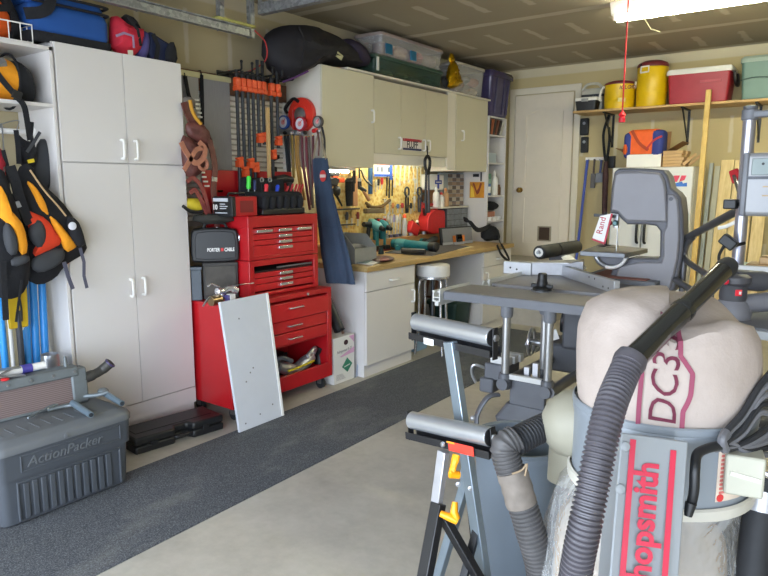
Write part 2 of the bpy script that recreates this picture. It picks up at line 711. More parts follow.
def pull(mb_root, y0, z0, z1, x, m=None, dep=.032, r=.008, vertical=True, y1=None):
    """D-shaped cabinet pull standing off a face at x"""
    mb = MB()
    if vertical:
        mb.tube([V((x-.002, y0, z0)), V((x+dep*.8, y0, z0)), V((x+dep, y0, z0+.012)), V((x+dep, y0, z1-.012)), V((x+dep*.8, y0, z1)), V((x-.002, y0, z1))], r, 8)
    else:
        mb.tube([V((x-.002, y0, z0)), V((x+dep*.8, y0, z0)), V((x+dep, y0+.012, z0)), V((x+dep, y1-.012, z0)), V((x+dep*.8, y1, z0)), V((x-.002, y1, z0))], r, 8)
    return part('handle', mb, m or whitepl, mb_root)


TX = -3.69
t = thing('storage_cabinet', 'tall white four-door storage cabinet beside the red tool chest', 'cabinet', (-3.9, 2.39, 0))
part('carcass', MB().box((WX+.005, 1.965, .10), (TX-.02, 2.81, 2.39)), white, t, .002)
part('plinth', MB().box((WX+.02, 1.975, .0), (TX-.012, 2.80, .105)).box((TX-.012, 1.97, .1), (TX-.002, 2.81, .208)), white, t)
for y0, y1, z0, z1, hy, h0, h1 in ((1.975, 2.387, 1.738, 2.387, 2.345, 1.765, 1.875), (2.391, 2.808, 1.738, 2.387, 2.437, 1.765, 1.875),
                                   (1.975, 2.387, .213, 1.732, 2.350, .915, 1.02), (2.391, 2.808, .213, 1.732, 2.437, .915, 1.02)):
    d = part('door', MB().box((TX-.018, y0, z0), (TX, y1, z1)), white, t, .0015)
    pull(d, hy, h0, h1, TX)

t = thing('open_wardrobe', 'white open wardrobe bay with shelf and hanging rod left of the tall cabinet', 'wardrobe', (-3.9, 1.45, 0))
part('side_panel', MB().box((WX+.005, 1.943, .0), (TX, 1.962, 2.355)), white, t, .001)
part('side_panel', MB().box((WX+.005, .98, .0), (TX, .999, 2.355)), white, t, .001)
part('top_panel', MB().box((WX+.005, .98, 2.335), (TX, 1.962, 2.356)), white, t, .001)
part('shelf', MB().box((WX+.010, .999, 2.03), (TX, 1.943, 2.05)), white, t, .001)
part('bottom_panel', MB().box((WX+.010, .999, .08), (TX, 1.943, .10)), white, t, .001)
rd = part('hanging_rod', MB().cyl((-3.93, .999, 1.905), (-3.93, 1.943, 1.905), .016, n=14), whitepl, t)
part('rod_socket', MB().lathe((-3.93, 1.943, 1.905), [(.03, 0), (.03, .006), (.02, .012)], 16, (0, -1, 0)), whitepl, rd)

# wire basket with an orange life vest on top
t = thing('wire_basket', 'white wire basket on top of the open wardrobe', 'basket', (-3.86, 1.55, 2.356))
xa, xb, ya, yb, zb, zt = -4.04, -3.71, 1.2, 1.87, 2.36, 2.455
m = MB()
for z in (zb+.003, zt):
    m.tube([V((xa, ya, z)), V((xb, ya, z)), V((xb, yb, z)), V((xa, yb, z)), V((xa, ya, z))], .004, 6)
part('rim', m, whitepl, t)
m = MB()
for k in range(12):
    yy = ya+(yb-ya)*k/11
    m.tube([V((xa, yy, zt)), V((xa, yy, zb+.003)), V((xb, yy, zb+.003)), V((xb, yy, zt))], .003, 6)
for k in range(1, 6):
    xx = xa+(xb-xa)*k/6
    m.tube([V((xx, ya, zt)), V((xx, ya, zb+.003)), V((xx, yb, zb+.003)), V((xx, yb, zt))], .003, 6)
part('wires', m, whitepl, t)


def P(pxs, x):
    return [X(a, b, x) for a, b in pxs]


t = thing('life_vest', 'orange and black life vest heaped in the white wire basket', 'life vest', (-3.85, 1.6, 2.365))
part('body', MB().puff([V((-3.84, 1.35, 2.37)), V((-3.84, 1.80, 2.37)), V((-3.84, 1.84, 2.46)), V((-3.84, 1.76, 2.6)), V((-3.84, 1.6, 2.68)), V((-3.84, 1.36, 2.62))], .10, NX, wob=.15), orangecl, t)
part('black_panel', MB().puff([V((-3.83, 1.79, 2.38)), V((-3.83, 1.865, 2.40)), V((-3.83, 1.86, 2.5)), V((-3.83, 1.80, 2.62)), V((-3.83, 1.70, 2.70)), V((-3.83, 1.74, 2.6)), V((-3.83, 1.81, 2.47))], .07, NX), blackcloth, t)
part('strap', MB().strap([V((-3.735, 1.42, 2.50)), V((-3.725, 1.6, 2.49)), V((-3.75, 1.78, 2.53))], .035, .004, NX), blackcloth, t)
part('reflector', MB().obox(V((-3.733, 1.62, 2.58)), (.003, 0, 0), (0, .05, .012), (0, -.008, .028)), M('reflective_grey', (190, 188, 182), .4), t)

# blue soft cooler
def roundbox(x0, x1, y0, y1, z0, z1, r, taper=0, n=5):
    """stack of rounded rectangles: soft box"""
    rings = []
    for z, ins in ((z0, r*.5), (z0+r*.4, r*.12), (z0+r, 0), (z1-r, 0), (z1-r*.4, r*.15), (z1, r*.6)):
        k = taper*(z-z0)/(z1-z0)
        a0, a1, b0, b1 = x0+ins+k, x1-ins-k, y0+ins+k, y1-ins-k
        rr = r
        pts = []
        for cx, cy, s in ((a1-rr, b1-rr, 0), (a0+rr, b1-rr, 1), (a0+rr, b0+rr, 2), (a1-rr, b0+rr, 3)):
            for i in range(n+1):
                a = PI/2*(s+i/n)
                pts.append(V((cx+rr*math.cos(a), cy+rr*math.sin(a), z)))
        rings.append(pts)
    return MB().skin(rings)


bluecl = M('blue_nylon', (24, 78, 152), .75, var=.08, scale=8, bump=.25)
t = thing('soft_cooler', 'large blue soft cooler bag with black trim on top of the white cabinets', 'cooler bag', (-3.88, 2.1, 2.39))
part('body', roundbox(-4.06, -3.725, 1.875, 2.345, 2.415, 2.60, .05), bluecl, t)
part('base', roundbox(-4.06, -3.715, 1.865, 2.355, 2.392, 2.425, .045), blackcloth, t)
part('lid', roundbox(-4.06, -3.735, 1.86, 2.335, 2.592, 2.66, .05, .02), bluecl, t)
m = MB()
for z, g_ in ((2.592, .004), (2.635, .0)):
    m.tube([V((-3.72-g_*0, 1.86, z)), V((-3.718, 1.90, z)), V((-3.718, 2.29, z)), V((-3.73, 2.335, z)), V((-3.78, 2.342, z)), V((-4.0, 2.342, z))], .008, 6)
part('zip_band', m, blackcloth, t)
part('handle_strap', MB().strap(curve([V((-3.712, 1.99, 2.66)), V((-3.705, 1.975, 2.58)), V((-3.712, 1.93, 2.535)), V((-3.735, 1.85, 2.515))], 5), .06, .006, NX), blackcloth, t)

crimson = M('crimson_nylon', (206, 40, 62), .75, var=.14, scale=18, bump=.4)
t = thing('folded_kite_bag', 'bright red and black nylon bag with hanging straps on the tall cabinet', 'bag', (-3.83, 2.46, 2.39))
part('body', MB().puff(P([(112, 54), (137, 59), (146, 30), (128, 27), (112, 12), (110, 30)], -3.80), .075, NX, wob=.3), crimson, t)
part('side_panel', MB().puff(P([(137, 59), (147, 60), (148, 34), (143, 30), (138, 40)], -3.79), .05, NX), M('purple_blue_nylon', (78, 72, 128), .8), t)
part('roll', MB().puff(P([(122, 27), (138, 26), (141, 34), (134, 18), (122, 13)], -3.82), .05, NX), blackcloth, t)
part('strap', MB().strap(P([(128, 17), (138, 30), (141, 46)], -3.715), .018, .004, NX), blackcloth, t)
part('strap', MB().strap(P([(116, 36), (124, 33), (133, 36), (134, 48)], -3.71), .014, .004, NX), M('lilac_web', (160, 130, 160), .8), t)
part('tag', MB().obox(X(130.5, 53, -3.708), (.002, 0, 0), (0, .017, .002), (0, 0, .016)), M('tag_cream', (206, 200, 180), .6), t)
navy = M('navy_nylon', (30, 40, 74), .8, var=.1, scale=15, bump=.3)
t = thing('navy_duffel', 'dark navy slanted fabric bag at the right end of the tall cabinet top', 'bag', (-3.86, 2.68, 2.39))
part('body', MB().prism(smooth([V((-3.76, p.y, p.z)) for p in P([(149, 60), (172, 63.5), (174, 45), (160, 37), (149, 28)], -3.76)]), (-.26, 0, 0)), navy, t, .02)
part('end_flap', MB().puff(P([(166, 63), (178, 65), (175, 42), (169, 42), (165, 52)], -3.745), .022, NX), blackcloth, t)
part('strap', MB().strap(P([(153, 34), (158, 46), (156, 60)], -3.742), .03, .006, NX), blackcloth, t)

# dry bag on the shelf
t = thing('yellow_dry_bag', 'orange-yellow and black roll of gear on the upper wardrobe shelf', 'bag', (-3.8, 1.75, 2.05))
m = MB().skin([[V((-3.86+rx*math.cos(a), y, 2.053+rz+rz*math.sin(a))) for a in [2*PI*k/20 for k in range(20)]] for y, rx, rz in
               ((1.42, .1, .09), (1.5, .14, .115), (1.65, .145, .12), (1.76, .15, .115), (1.80, .14, .11))])
part('body', m, yellowcl, t)
m = MB().skin([[V((-3.86+rx*math.cos(a), y, 2.053+rz+rz*math.sin(a))) for a in [2*PI*k/20 for k in range(20)]] for y, rx, rz in
               ((1.78, .144, .112), (1.83, .15, .113), (1.875, .12, .1), (1.90, .07, .07))])
part('end_cap', m, blackcloth, t)
part('label_patch', MB().obox(V((-3.745, 1.70, 2.235)), (.02, .0, -.014), (0, .032, .016), (.006, -.004, .01)), M('grey_patch', (120, 120, 118), .6), t)
part('piping', MB().torus(V((-3.86, 1.79, 2.165)), .146, .007, (0, 1, 0)), blackcloth, t)
part('strap', MB().strap(curve([V((-3.74, 1.63, 2.28)), V((-3.70, 1.68, 2.16)), X(17, 97, -3.685), X(24, 106, -3.68), X(27, 120, -3.70), X(30, 140, -3.74)], 5), .03, .005, NX), blackcloth, t)
part('buckle', MB().obox(X(17, 95, -3.675), (.008, 0, 0), (0, .022, -.008), (0, .008, .02)), black, t, .003)

# dark gear hung from the rod
greygear = M('charcoal_neoprene', (58, 60, 64), .75, var=.1)
t = thing('neoprene_gear', 'dark charcoal neoprene gear and straps hung from the wardrobe rod', 'gear', (-3.9, 1.85, 1.9))
part('back_pad', MB().puff(P([(38, 139), (47, 139), (51, 150), (52, 175), (48, 192), (41, 202), (34, 190), (33, 160)], -3.80), .03, NX), greygear, t)
part('harness', MB().puff(P([(16, 132), (24, 140), (34, 142), (38, 160), (30, 172), (20, 165), (16, 150)], -3.77), .035, NX, wob=.3), blackcloth, t)
part('strap', MB().strap(P([(32, 122), (31, 135), (34, 150), (30, 162)], -3.73), .02, .005, NX), blackcloth, t)
part('strap', MB().strap(P([(40, 132), (34, 142), (27, 152)], -3.72), .016, .005, NX), greygear, t)
part('strap', MB().strap(P([(16, 130), (18, 146), (19, 164)], -3.72), .025, .006, NX), blackcloth, t)
part('buckle', MB().obox(X(31, 161, -3.715), (.005, 0, 0), (0, .016, .004), (0, -.002, .009)), M('yellow_clip', (220, 190, 40), .5), t)
part('hook', MB().tube(curve([X(19, 140, -3.80), X(17, 130, -3.86), X(18, 124, -3.93)+V((0, 0, .02)), V((-3.95, 1.74, 1.93))], 5), .003, 6), steel, t)

# two life jackets hung in front
def vest(name, label, loc, parts):
    t = thing(name, label, 'life jacket', loc)
    for nm, pxs, x, th, m in parts:
        part(nm, MB().puff(P(pxs, x), th, NX, wob=.12), m, t)
    return t


t = vest('life_jacket', 'orange and red life jacket with black side pocket, hung nearest the tall cabinet door', (-3.62, 1.8, 1.72), (
    ('body', [(16, 168), (30, 162), (36, 178), (52, 192), (68, 208), (84, 236), (88, 252), (70, 262), (63, 268), (56, 278), (40, 286), (26, 280), (14, 250), (10, 210)], -3.68, .06, blackcloth),
    ('shoulder_panel', [(26, 180), (31, 190), (37, 205), (43, 214), (50, 218), (44, 200), (33, 184)], -3.635, .03, yellowcl),
    ('side_panel', [(48, 214), (56, 220), (66, 232), (77, 246), (74, 249), (66, 253), (60, 240), (52, 226)], -3.625, .03, yellowcl),
    ('chest_panel', [(20, 207), (34, 213), (46, 218), (56, 232), (63, 243), (50, 250), (36, 257), (33, 254), (38, 246), (30, 230), (24, 215)], -3.620, .035, redcl),
    ('front_pocket', [(31, 224), (38, 218), (45, 226), (46, 240), (40, 250), (31, 242), (28, 232)], -3.60, .03, greygear),
    ('hem_panel', [(33, 256), (62, 246), (66, 256), (58, 266), (40, 274), (30, 268)], -3.615, .03, greygear),
    ('hem_panel', [(9, 281), (24, 268), (28, 274), (14, 286)], -3.62, .03, redcl)))
part('shoulder_strap', MB().strap(P([(10, 166), (15, 180), (19, 196), (26, 216), (30, 224)], -3.60), .05, .012, NX), blackcloth, t)
part('buckle', MB().obox(X(16, 205, -3.59), (.006, 0, 0), (0, .022, .006), (0, -.006, .016)), M('clip_grey', (150, 152, 156), .4), t, .003)
part('edge_piping', MB().tube(curve(P([(30, 170), (44, 190), (58, 206), (66, 216)], -3.61), 4), .005, 6), M('tan_cord', (190, 160, 120), .7), t)
part('pouch', MB().puff(P([(66, 216), (76, 218), (82, 232), (85, 245), (78, 248), (70, 236)], -3.60), .04, NX), blackcloth, t)
part('dial', MB().lathe(X(72, 226, -3.555), [(.022, 0), (.022, .008), (.016, .011), (.0, .011)], 18, (1, 0, 0)), M('dial_white', (222, 224, 232), .3), t, label='small round white dial on the black pouch')
part('strap', MB().strap(P([(64, 262), (68, 276), (73, 289)], -3.60), .022, .004, NX), M('grey_web', (80, 80, 96), .8), t)
part('strap', MB().strap(P([(80, 248), (84, 262), (84, 276), (87, 288)], -3.60), .018, .004, NX), M('grey_web', (80, 80, 96), .8), t)

t = vest('life_jacket', 'amber and black life jacket cut by the left edge of the photo', (-3.55, 1.6, 1.72), (
    ('body', [(-20, 170), (2, 165), (10, 190), (20, 215), (30, 258), (30, 280), (22, 296), (8, 300), (-6, 296), (-22, 260)], -3.60, .05, blackcloth),
    ('front_panel', [(-6, 186), (3, 186), (6, 206), (16, 216), (24, 226), (29, 252), (20, 256), (15, 236), (8, 224), (-4, 214)], -3.545, .03, yellowcl),
    ('side_pocket', [(4, 222), (11, 224), (17, 238), (18, 254), (9, 256), (3, 240)], -3.535, .03, greygear),
    ('hem_panel', [(10, 258), (29, 254), (30, 262), (12, 268)], -3.54, .02, greygear)))
part('strap', MB().strap(P([(3, 262), (4, 285), (6, 320)], -3.53), .03, .006, NX), blackcloth, t)
part('strap', MB().strap(P([(22, 280), (19, 300), (16, 322)], -3.55), .012, .004, NX), blackcloth, t)
part('hanger', MB().tube(curve([X(4, 172, -3.62), X(4, 158, -3.8), V((-3.93, X(4, 150, -3.93).y, 1.93)), V((-3.955, X(4, 150, -3.93).y, 1.915))], 5), .004, 6), steel, t)
t = vest('life_jacket', 'dark red life jacket just showing behind the amber one', (-3.72, 1.55, 1.9), (
    ('body', [(-12, 146), (0, 146), (5, 160), (6, 185), (0, 200), (-12, 200)], -3.74, .05, M('dark_red_cloth', (150, 24, 40), .8)),))
part('strap', MB().strap(P([(3, 150), (7, 165), (8, 190)], -3.70), .02, .006, NX), blackcloth, t)

# paddles and poles standing in the wardrobe
cyan = M('blue_tubing', (44, 140, 214), .4, var=.04)
for (a, lab, sp) in ((24.5, 'leftmost blue tube of the three standing behind the life jackets', 5), (33, 'middle blue tube of the three standing behind the life jackets', 5), (42, 'rightmost blue tube of the three standing behind the life jackets', 5)):
    p = X(a+4, 372, -3.80)
    q = X(a, 288, -3.86)
    d = (q-p)
    b = p-d*((p.z-.103)/d.z)
    tp = p+d*((1.40-p.z)/d.z)
    r = .021
    o = thing('blue_tube', lab, 'tube', b, 'blue tubes in the wardrobe')
    part('pipe', MB().cyl(b, tp, r, n=16), cyan, o)
    part('end_cap', MB().lathe(tp-V((0, 0, .005)), [(r+.003, 0), (r+.003, .03), (r*.7, .036), (0, .036)], 14), black, o)
p = X(3, 340, -3.70)
solo('blue_tube', MB().cyl((p.x, p.y, .103), (p.x, p.y, 1.2), .018, n=14), cyan, 'blue tube standing at the left edge behind the amber life jacket', 'tube')
p = X(17, 305, -3.78)
t = thing('paddle', 'paddle with yellow blade standing upside down behind the life jackets', 'paddle', (p.x, p.y, .103))
q = X(18, 328, -3.78)
q.y = p.y
part('shaft', MB().cyl((p.x, p.y, .103), (p.x, p.y, q.z+.1), .017, n=14), M('dark_tube', (60, 62, 68), .5), t)
bl = [(-.052, q.z), (.05, q.z), (.056, q.z+.12), (.062, q.z+.3), (.045, q.z+.42), (0, q.z+.46), (-.045, q.z+.42), (-.062, q.z+.3), (-.056, q.z+.12)]
part('blade', MB().prism([V((p.x+.012, p.y+a, z)) for a, z in bl], (-.024, 0, 0)), M('yellow_blade', (206, 170, 30), .5), t, .008)
part('cord', MB().tube(curve([V((p.x+.02, p.y-.01, q.z+.4)), V((p.x+.03, p.y-.005, q.z+.25)), V((p.x+.024, p.y+.01, q.z+.12)), V((p.x+.03, p.y+.004, q.z+.04))], 5), .006, 6), black, t)
for a, lab in ((11.5, 'white pole standing left of the yellow paddle blade'), (26, 'white pole standing right of the yellow paddle blade')):
    p = X(a, 345, -3.83)
    solo('white_pole', MB().cyl((p.x, p.y, .103), (p.x, p.y, 1.0), .011, n=12), whitepl, lab, 'pole')

# ------------------------------------------------------------ grey tote with radiator and parts
toteg = M('tote_grey', (98, 101, 104), .55, var=.05, scale=5)
toteb = M('tote_grey_dark', (70, 74, 80), .55, var=.05, scale=5)
tx0, tx1, ty0, ty1 = -3.62, -3.085, 1.23, 1.925


def rr(x0, x1, y0, y1, z, r, n=6):
    pts = []
    for cx, cy, s in ((x1-r, y1-r, 0), (x0+r, y1-r, 1), (x0+r, y0+r, 2), (x1-r, y0+r, 3)):
        for i in range(n+1):
            a = PI/2*(s+i/n)
            pts.append(V((cx+r*math.cos(a), cy+r*math.sin(a), z)))
    return pts


def rbox(x0, x1, y0, y1, lv, r):
    """rounded box from levels (z, inset)"""
    return MB().skin([rr(x0+i, x1-i, y0+i, y1-i, z, max(r-i*.3, .004)) for z, i in lv])


t = thing('storage_tote', 'large dark grey lidded storage tote standing on the carpet runner', 'tote', (-3.36, 1.56, .008))
part('bin', rbox(tx0, tx1, ty0, ty1, ((.009, .035), (.02, .022), (.24, .012), (.245, .0), (.25, .0), (.375, -.004), (.378, .0)), .05), toteb, t)
lid = part('lid', rbox(tx0-.012, tx1+.012, ty0-.012, ty1+.012, ((.37, .0), (.395, .0), (.412, .01), (.43, .05), (.432, .055)), .06), toteg, t)
m = MB()
for k in range(9):
    y = ty0+.08+k*.058
    m.bar((tx1-.19, y, .432), (tx1-.085, y+.0, .432), .008, .006)
part('lid_ribs', m, toteg, lid)
m = MB()
for k in range(11):
    y = ty0+.12+k*.042
    m.box((tx1-.02, y, .035), (tx1-.008, y+.026, .21))
part('front_ribs', m, toteb, t, .004)
m = MB()
for a, b in (((ty0+.09, .215), (ty1-.07, .225)), ((ty0+.09, .03), (ty0+.10, .22)), ((ty1-.08, .03), (ty1-.07, .22))):
    m.box((tx1-.02, a[0], a[1]), (tx1-.006, b[0], b[1]))
for a, b in (((ty0+.11, .345), (ty1-.07, .352)), ((ty0+.11, .272), (ty1-.07, .279)), ((ty0+.11, .272), (ty0+.117, .352)), ((ty1-.077, .272), (ty1-.07, .352))):
    m.box((tx1-.004, a[0], a[1]), (tx1+.006, b[0], b[1]))
part('raised_frame', m, toteb, t, .003)
part('lettering', text_mb('ActionPacker', .068, (tx1+.004, ty0+.14, .311), (0, 1, 0), (0, 0, 1), .006, shear=.25, stretch=1.02), toteg, t)
for y in (ty0+.2, ):
    part('latch', MB().lathe((tx1+.012, ty0+.33, .388), [(.012, 0), (.012, .006), (0, .008)], 12, (1, 0, 0)), toteg, t)

# radiator
fins = NG('radiator_fins', .8)
fz = fins.math('PINGPONG', fins.z, .005)
fins.color(fins.mix(fins.math('MULTIPLY', fz, 180.0), (84, 70, 68), (136, 118, 114)))
fins.bump(fz, .6, .01)
fins = fins.m
radg = M('radiator_grey', (112, 118, 120), .55, .35, var=.12, scale=15)
a, b = V((-3.43, 1.02, .434)), V((-3.36, 1.76, .434))
dv = (b-a).normalized()
nv = V((dv.y, -dv.x, 0))
tl = V((0, 0, 1))-nv*.10
t = thing('radiator', 'old car radiator with brown fins lying across the grey tote lid', 'radiator', (a+b)/2)


def rad(o0, o1, n0, n1, z0, z1):
    c = a+dv*((o0+o1)/2)+nv*((n0+n1)/2)+tl*((z0+z1)/2)
    return MB().obox(c, dv*((o1-o0)/2), nv*((n1-n0)/2), tl*((z1-z0)/2))


Lr = (b-a).length
part('core', rad(0, Lr, -.05, 0, .0, .155), fins, t)
part('top_tank', rad(-.01, Lr+.04, -.065, .015, .15, .205), radg, t, .008)
part('bottom_rail', rad(-.01, Lr+.03, -.055, .006, -.0, .014), radg, t, .003)
et = part('end_tank', rad(Lr, Lr+.085, -.06, .01, .0, .19), radg, t, .01)
e = a+dv*(Lr+.085)-nv*.02+tl*.12
part('hose_neck', MB().tube(curve([e-dv*.02, e+dv*.05+V((0, 0, .012)), e+dv*.1+V((.0, 0, .03)), e+dv*.13+nv*.03+V((0, 0, .065))], 6), [.03]*6+[.026]*6+[.028]*7, 16), M('neck_dark', (74, 72, 68), .5, .4), et)
part('hose_end', MB().torus(e+dv*.13+nv*.03+V((0, 0, .065)), .027, .006, (dv*.7+nv*.4+V((0, 0, .8)))), M('neck_purple', (66, 58, 92), .35), et)
part('mount_pin', MB().cyl(a+dv*(Lr-.01)+tl*.2-nv*.02, a+dv*(Lr-.01)+tl*.26-nv*.02, .012, .008), radg, t)
for k in range(7):
    part('bolt', MB().lathe(a+dv*(.1+k*.11)+nv*.014+tl*.178, [(.008, 0), (.008, .005), (0, .006)], 8, nv), steel, t)
# things lying on the radiator
c = a+tl*.207
def RA(o, n, h): return a+dv*o+nv*n+tl*.206+V((0, 0, h))


t = thing('white_pipe', 'short white plastic pipe with a purple band lying on the radiator', 'pipe', RA(.45, -.04, 0))
part('pipe', MB().cyl(RA(.25, -.03, .022), RA(.64, -.055, .022), .02, n=16), whitepl, t)
part('band', MB().cyl(RA(.52, -.047, .022), RA(.57, -.05, .022), .0235, n=16), M('purple_band', (72, 66, 150), .5), t)
t = thing('metal_bracket', 'small bare metal bracket with red tip lying on the radiator', 'bracket', RA(.42, .0, 0))
m = MB().bar(RA(.30, .0, .03), RA(.52, -.0, .004), .03, .006).bar(RA(.33, 0, .055), RA(.50, 0, .05), .035, .006).bar(RA(.33, 0, .004), RA(.33, 0, .055), .035, .006, (1, 0, 0)).bar(RA(.36, .0, .006), RA(.46, 0, .05), .02, .005)
part('body', m, steel, t)
part('tip', MB().ball(RA(.42, .02, .006), (.02, .02, .008)), redpl, t)
solo('orange_knob', MB().lathe(RA(.32, -.015, 0), [(.02, 0), (.026, .008), (.022, .02), (.008, .03), (0, .032)], 14), M('orange_plastic', (240, 90, 50), .4), 'small orange knob at the left edge on the radiator', 'knob')
# galvanised duct standing behind the radiator
p = X(54, 375, -3.58)
du = MB()
prof = [(.048, .0)]
for k in range(30):
    prof.append((.048+.0022*(k % 2), .01+.021*k))
prof += [(.048, .655), (.0475, .66), (.046, .66), (.046, .60), (0, .60)]
p.x, p.y = -3.658, 1.80
solo('duct_pipe', MB().lathe((p.x, p.y, 0), prof, 24), M('galvanised_pipe', (196, 198, 204), .3, .85, var=.05), 'shiny ribbed galvanised duct pipe standing behind the radiator', 'duct pipe')
# roof rack feet lying on the tote lid
t = thing('tow_bar', 'grey forged bar with two blue-grey tubular feet lying on the tote lid', 'bar', Z(100, 405, .433))
zb = .445
A = lambda px, py, z=.45: Z(px, py, z)
m = MB().tube(curve([A(28, 418), A(48, 408), A(75, 398, .46), A(98, 395, .47), A(108, 392, .48)], 5), [.006]*5+[.010]*5+[.012]*10+[.011], 10)
m.tube(curve([A(48, 410), A(66, 406), A(82, 405, .455)], 4), .008, 8)
part('bar', m, M('forged_grey', (120, 128, 132), .5, .4, var=.1), t)
for p_, q_ in (((73, 403), (91, 415)), ((104, 393), (122, 403.5))):
    m = MB().tube([A(*p_, .462), A(*q_, .452)], [.018, .0155], 16)
    f_ = part('foot_tube', m, M('blue_grey_steel', (122, 140, 152), .4, .5), t)
    part('foot_end', MB().tube([A(*q_, .452), A(*q_, .452)+(A(*q_, .452)-A(*p_, .462)).normalized()*.003], .011, 14), M('tube_hole', (34, 40, 46), .7), f_)
part('clamp', MB().ball(A(103, 391, .47), (.03, .03, .018)), M('forged_grey', (120, 128, 132), .5, .4, var=.1), t)

# flat black tool case on the floor
t = thing('tool_case', 'flat black plastic tool case lying on the floor in front of the tall cabinet', 'case', (-3.5, 2.5, 0))
c0, c1 = Z(136, 456, .0), Z(224, 429, .0)
d = (c1-c0).normalized()
n_ = V((-d.y, d.x, 0))
L = (c1-c0).length


def CS(u, w, z):
    return c0+d*u+n_*w+V((0, 0, z))


out = [(0, .0), (L*.42, 0), (L*.46, .05), (L*.6, .05), (L*.64, 0), (L, 0), (L, .26), (0, .26)]
for nm, z0, z1, ins in (('base', 0, .05, .004), ('lid', .052, .102, 0)):
    pts = [CS(u, w, z0) for u, w in out]
    part(nm, MB().prism(pts, (0, 0, z1-z0)), black, t, .012)
for u in (.2, .78):
    part('latch', MB().obox(CS(L*u, -.004, .052), d*.022, n_*.006, V((0, 0, .016))), black, t, .003)
part('grip', MB().tube(curve([CS(L*.43, .03, .04), CS(L*.46, .006, .04), CS(L*.6, .006, .04), CS(L*.63, .03, .04)], 5), .012, 10), black, t)
part('lid_panel', MB().prism([CS(u, w, .1) for u, w in ((.04, .08), (L-.04, .08), (L-.04, .23), (.04, .23))], (0, 0, .005)), blackm, t, .004)
# ------------------------------------------------------------ tool wall between the cabinets
YX = V((0, -1, 0))
woodbr = woodb
solo('header_board', MB().box((WX, 2.83, 2.30), (WX+.03, 4.17, 2.44)), woodb, 'brown stained board fixed along the wall above the hanging clamps', 'board', bev=.003)
# louvred white panel
m = MB()
z = 1.34
while z < 2.27:
    m.prism([V((WX+.003, 0, z)), V((WX+.022, 0, z+.004)), V((WX+.022, 0, z+.026)), V((WX+.003, 0, z+.032))], (0, 1.30, 0))
    z += .042
for p in m.v:
    p.y += 2.85
t = thing('slotted_panel', 'white slotted tool panel covering the wall behind the pipe clamps', 'wall panel', (WX, 3.5, 1.34))
part('backing', MB().box((WX+.001, 2.85, 1.3), (WX+.006, 4.15, 2.30)), M('slot_back', (176, 170, 156), .8), t)
part('slats', m, M('slat_white', (232, 228, 216), .5), t)
part('edge_strip', MB().box((WX+.001, 4.135, 1.3), (WX+.03, 4.165, 2.30)), whitepl, t)

# grey sanding-belt panels hung under cream clips
gp = NG('grey_belt', .85)
gp.color(gp.mix(gp.noise(30, 4, .6, stretch=(1, 6, .4)), (150, 148, 144), (178, 176, 172)))
gp = gp.m
for (y0, y1, z0, lab) in ((3.02, 3.23, 1.62, 'narrower grey sheet hanging behind the leather tool belt'), (3.27, 3.525, 1.60, 'wide grey sheet hanging from a cream clip beside the pipe clamps')):
    t = thing('grey_sheet', lab, 'sheet', (WX+.05, (y0+y1)/2, 2.42), 'grey hanging sheets')
    part('sheet', MB().box((WX+.045, y0, z0), (WX+.052, y1, 2.385)), gp, t)
    part('clip', MB().box((WX+.001, y0-.005, 2.385), (WX+.062, y1+.01, 2.425)), M('cream_clip', (214, 208, 158), .6), t, .003)
t = thing('black_strap', 'black strap hanging between the two grey sheets', 'strap', (WX+.05, 3.25, 2.41))
part('web', MB().strap([V((WX+.06, 3.255, 2.41)), V((WX+.062, 3.25, 2.2)), V((WX+.06, 3.235, 1.9))], .03, .006, NX), blackcloth, t)
part('hook', MB().tube([V((WX, 3.255, 2.44)), V((WX+.05, 3.255, 2.44)), V((WX+.06, 3.255, 2.41))], .005, 6), blackm, t)
t = thing('black_strap', 'black strap hanging close beside the tall cabinet edge', 'strap', (WX+.05, 3.05, 2.36))
part('web', MB().strap([V((WX+.07, 3.10, 2.38)), V((WX+.072, 3.12, 2.26)), V((WX+.07, 3.16, 2.16))], .03, .006, NX), blackcloth, t)
part('hook', MB().tube([V((WX+.04, 3.1, 2.4)), V((WX+.065, 3.1, 2.4)), V((WX+.07, 3.1, 2.375))], .005, 6), blackm, t)

# pipe clamps on two racks
pipeb = M('black_pipe', (52, 54, 58), .45, .5, var=.12)


def pipe_clamp(px, zt, zb, jaw_z, label, grp='pipe clamps on the rack', r=.0135, x=WX+.25, second=None):
    y = X(px, 110, x).y
    t = thing('pipe_clamp', label, 'pipe clamp', (x, y, zb), grp)
    part('pipe', MB().cyl((x, y, zb), (x, y, zt), r, n=12), pipeb, t)
    h = MB().box((x-.022, y-.024, 2.30), (x+.03, y+.024, 2.335)).box((x-.018, y-.021, 2.335), (x+.024, y+.021, 2.395))
    part('head', h, orange, t, .006)
    part('screw', MB().tube([V((x+.02, y, 2.395)), V((x+.02, y, 2.43))], .007, 8).cyl((x+.02, y-.03, 2.428), (x+.02, y+.03, 2.428), .005, n=8), blackm, t)
    j = MB().box((x-.022, y-.024, jaw_z-.05), (x+.03, y+.022, jaw_z+.0)).prism([V((x+.0, y-.024, jaw_z)), V((x+.0, y+.022, jaw_z)), V((x+.0, y+.02, jaw_z+.03)), V((x+.0, y-.05, jaw_z+.018))], (.03, 0, 0))
    part('sliding_jaw', j, orange, t, .005)
    return t


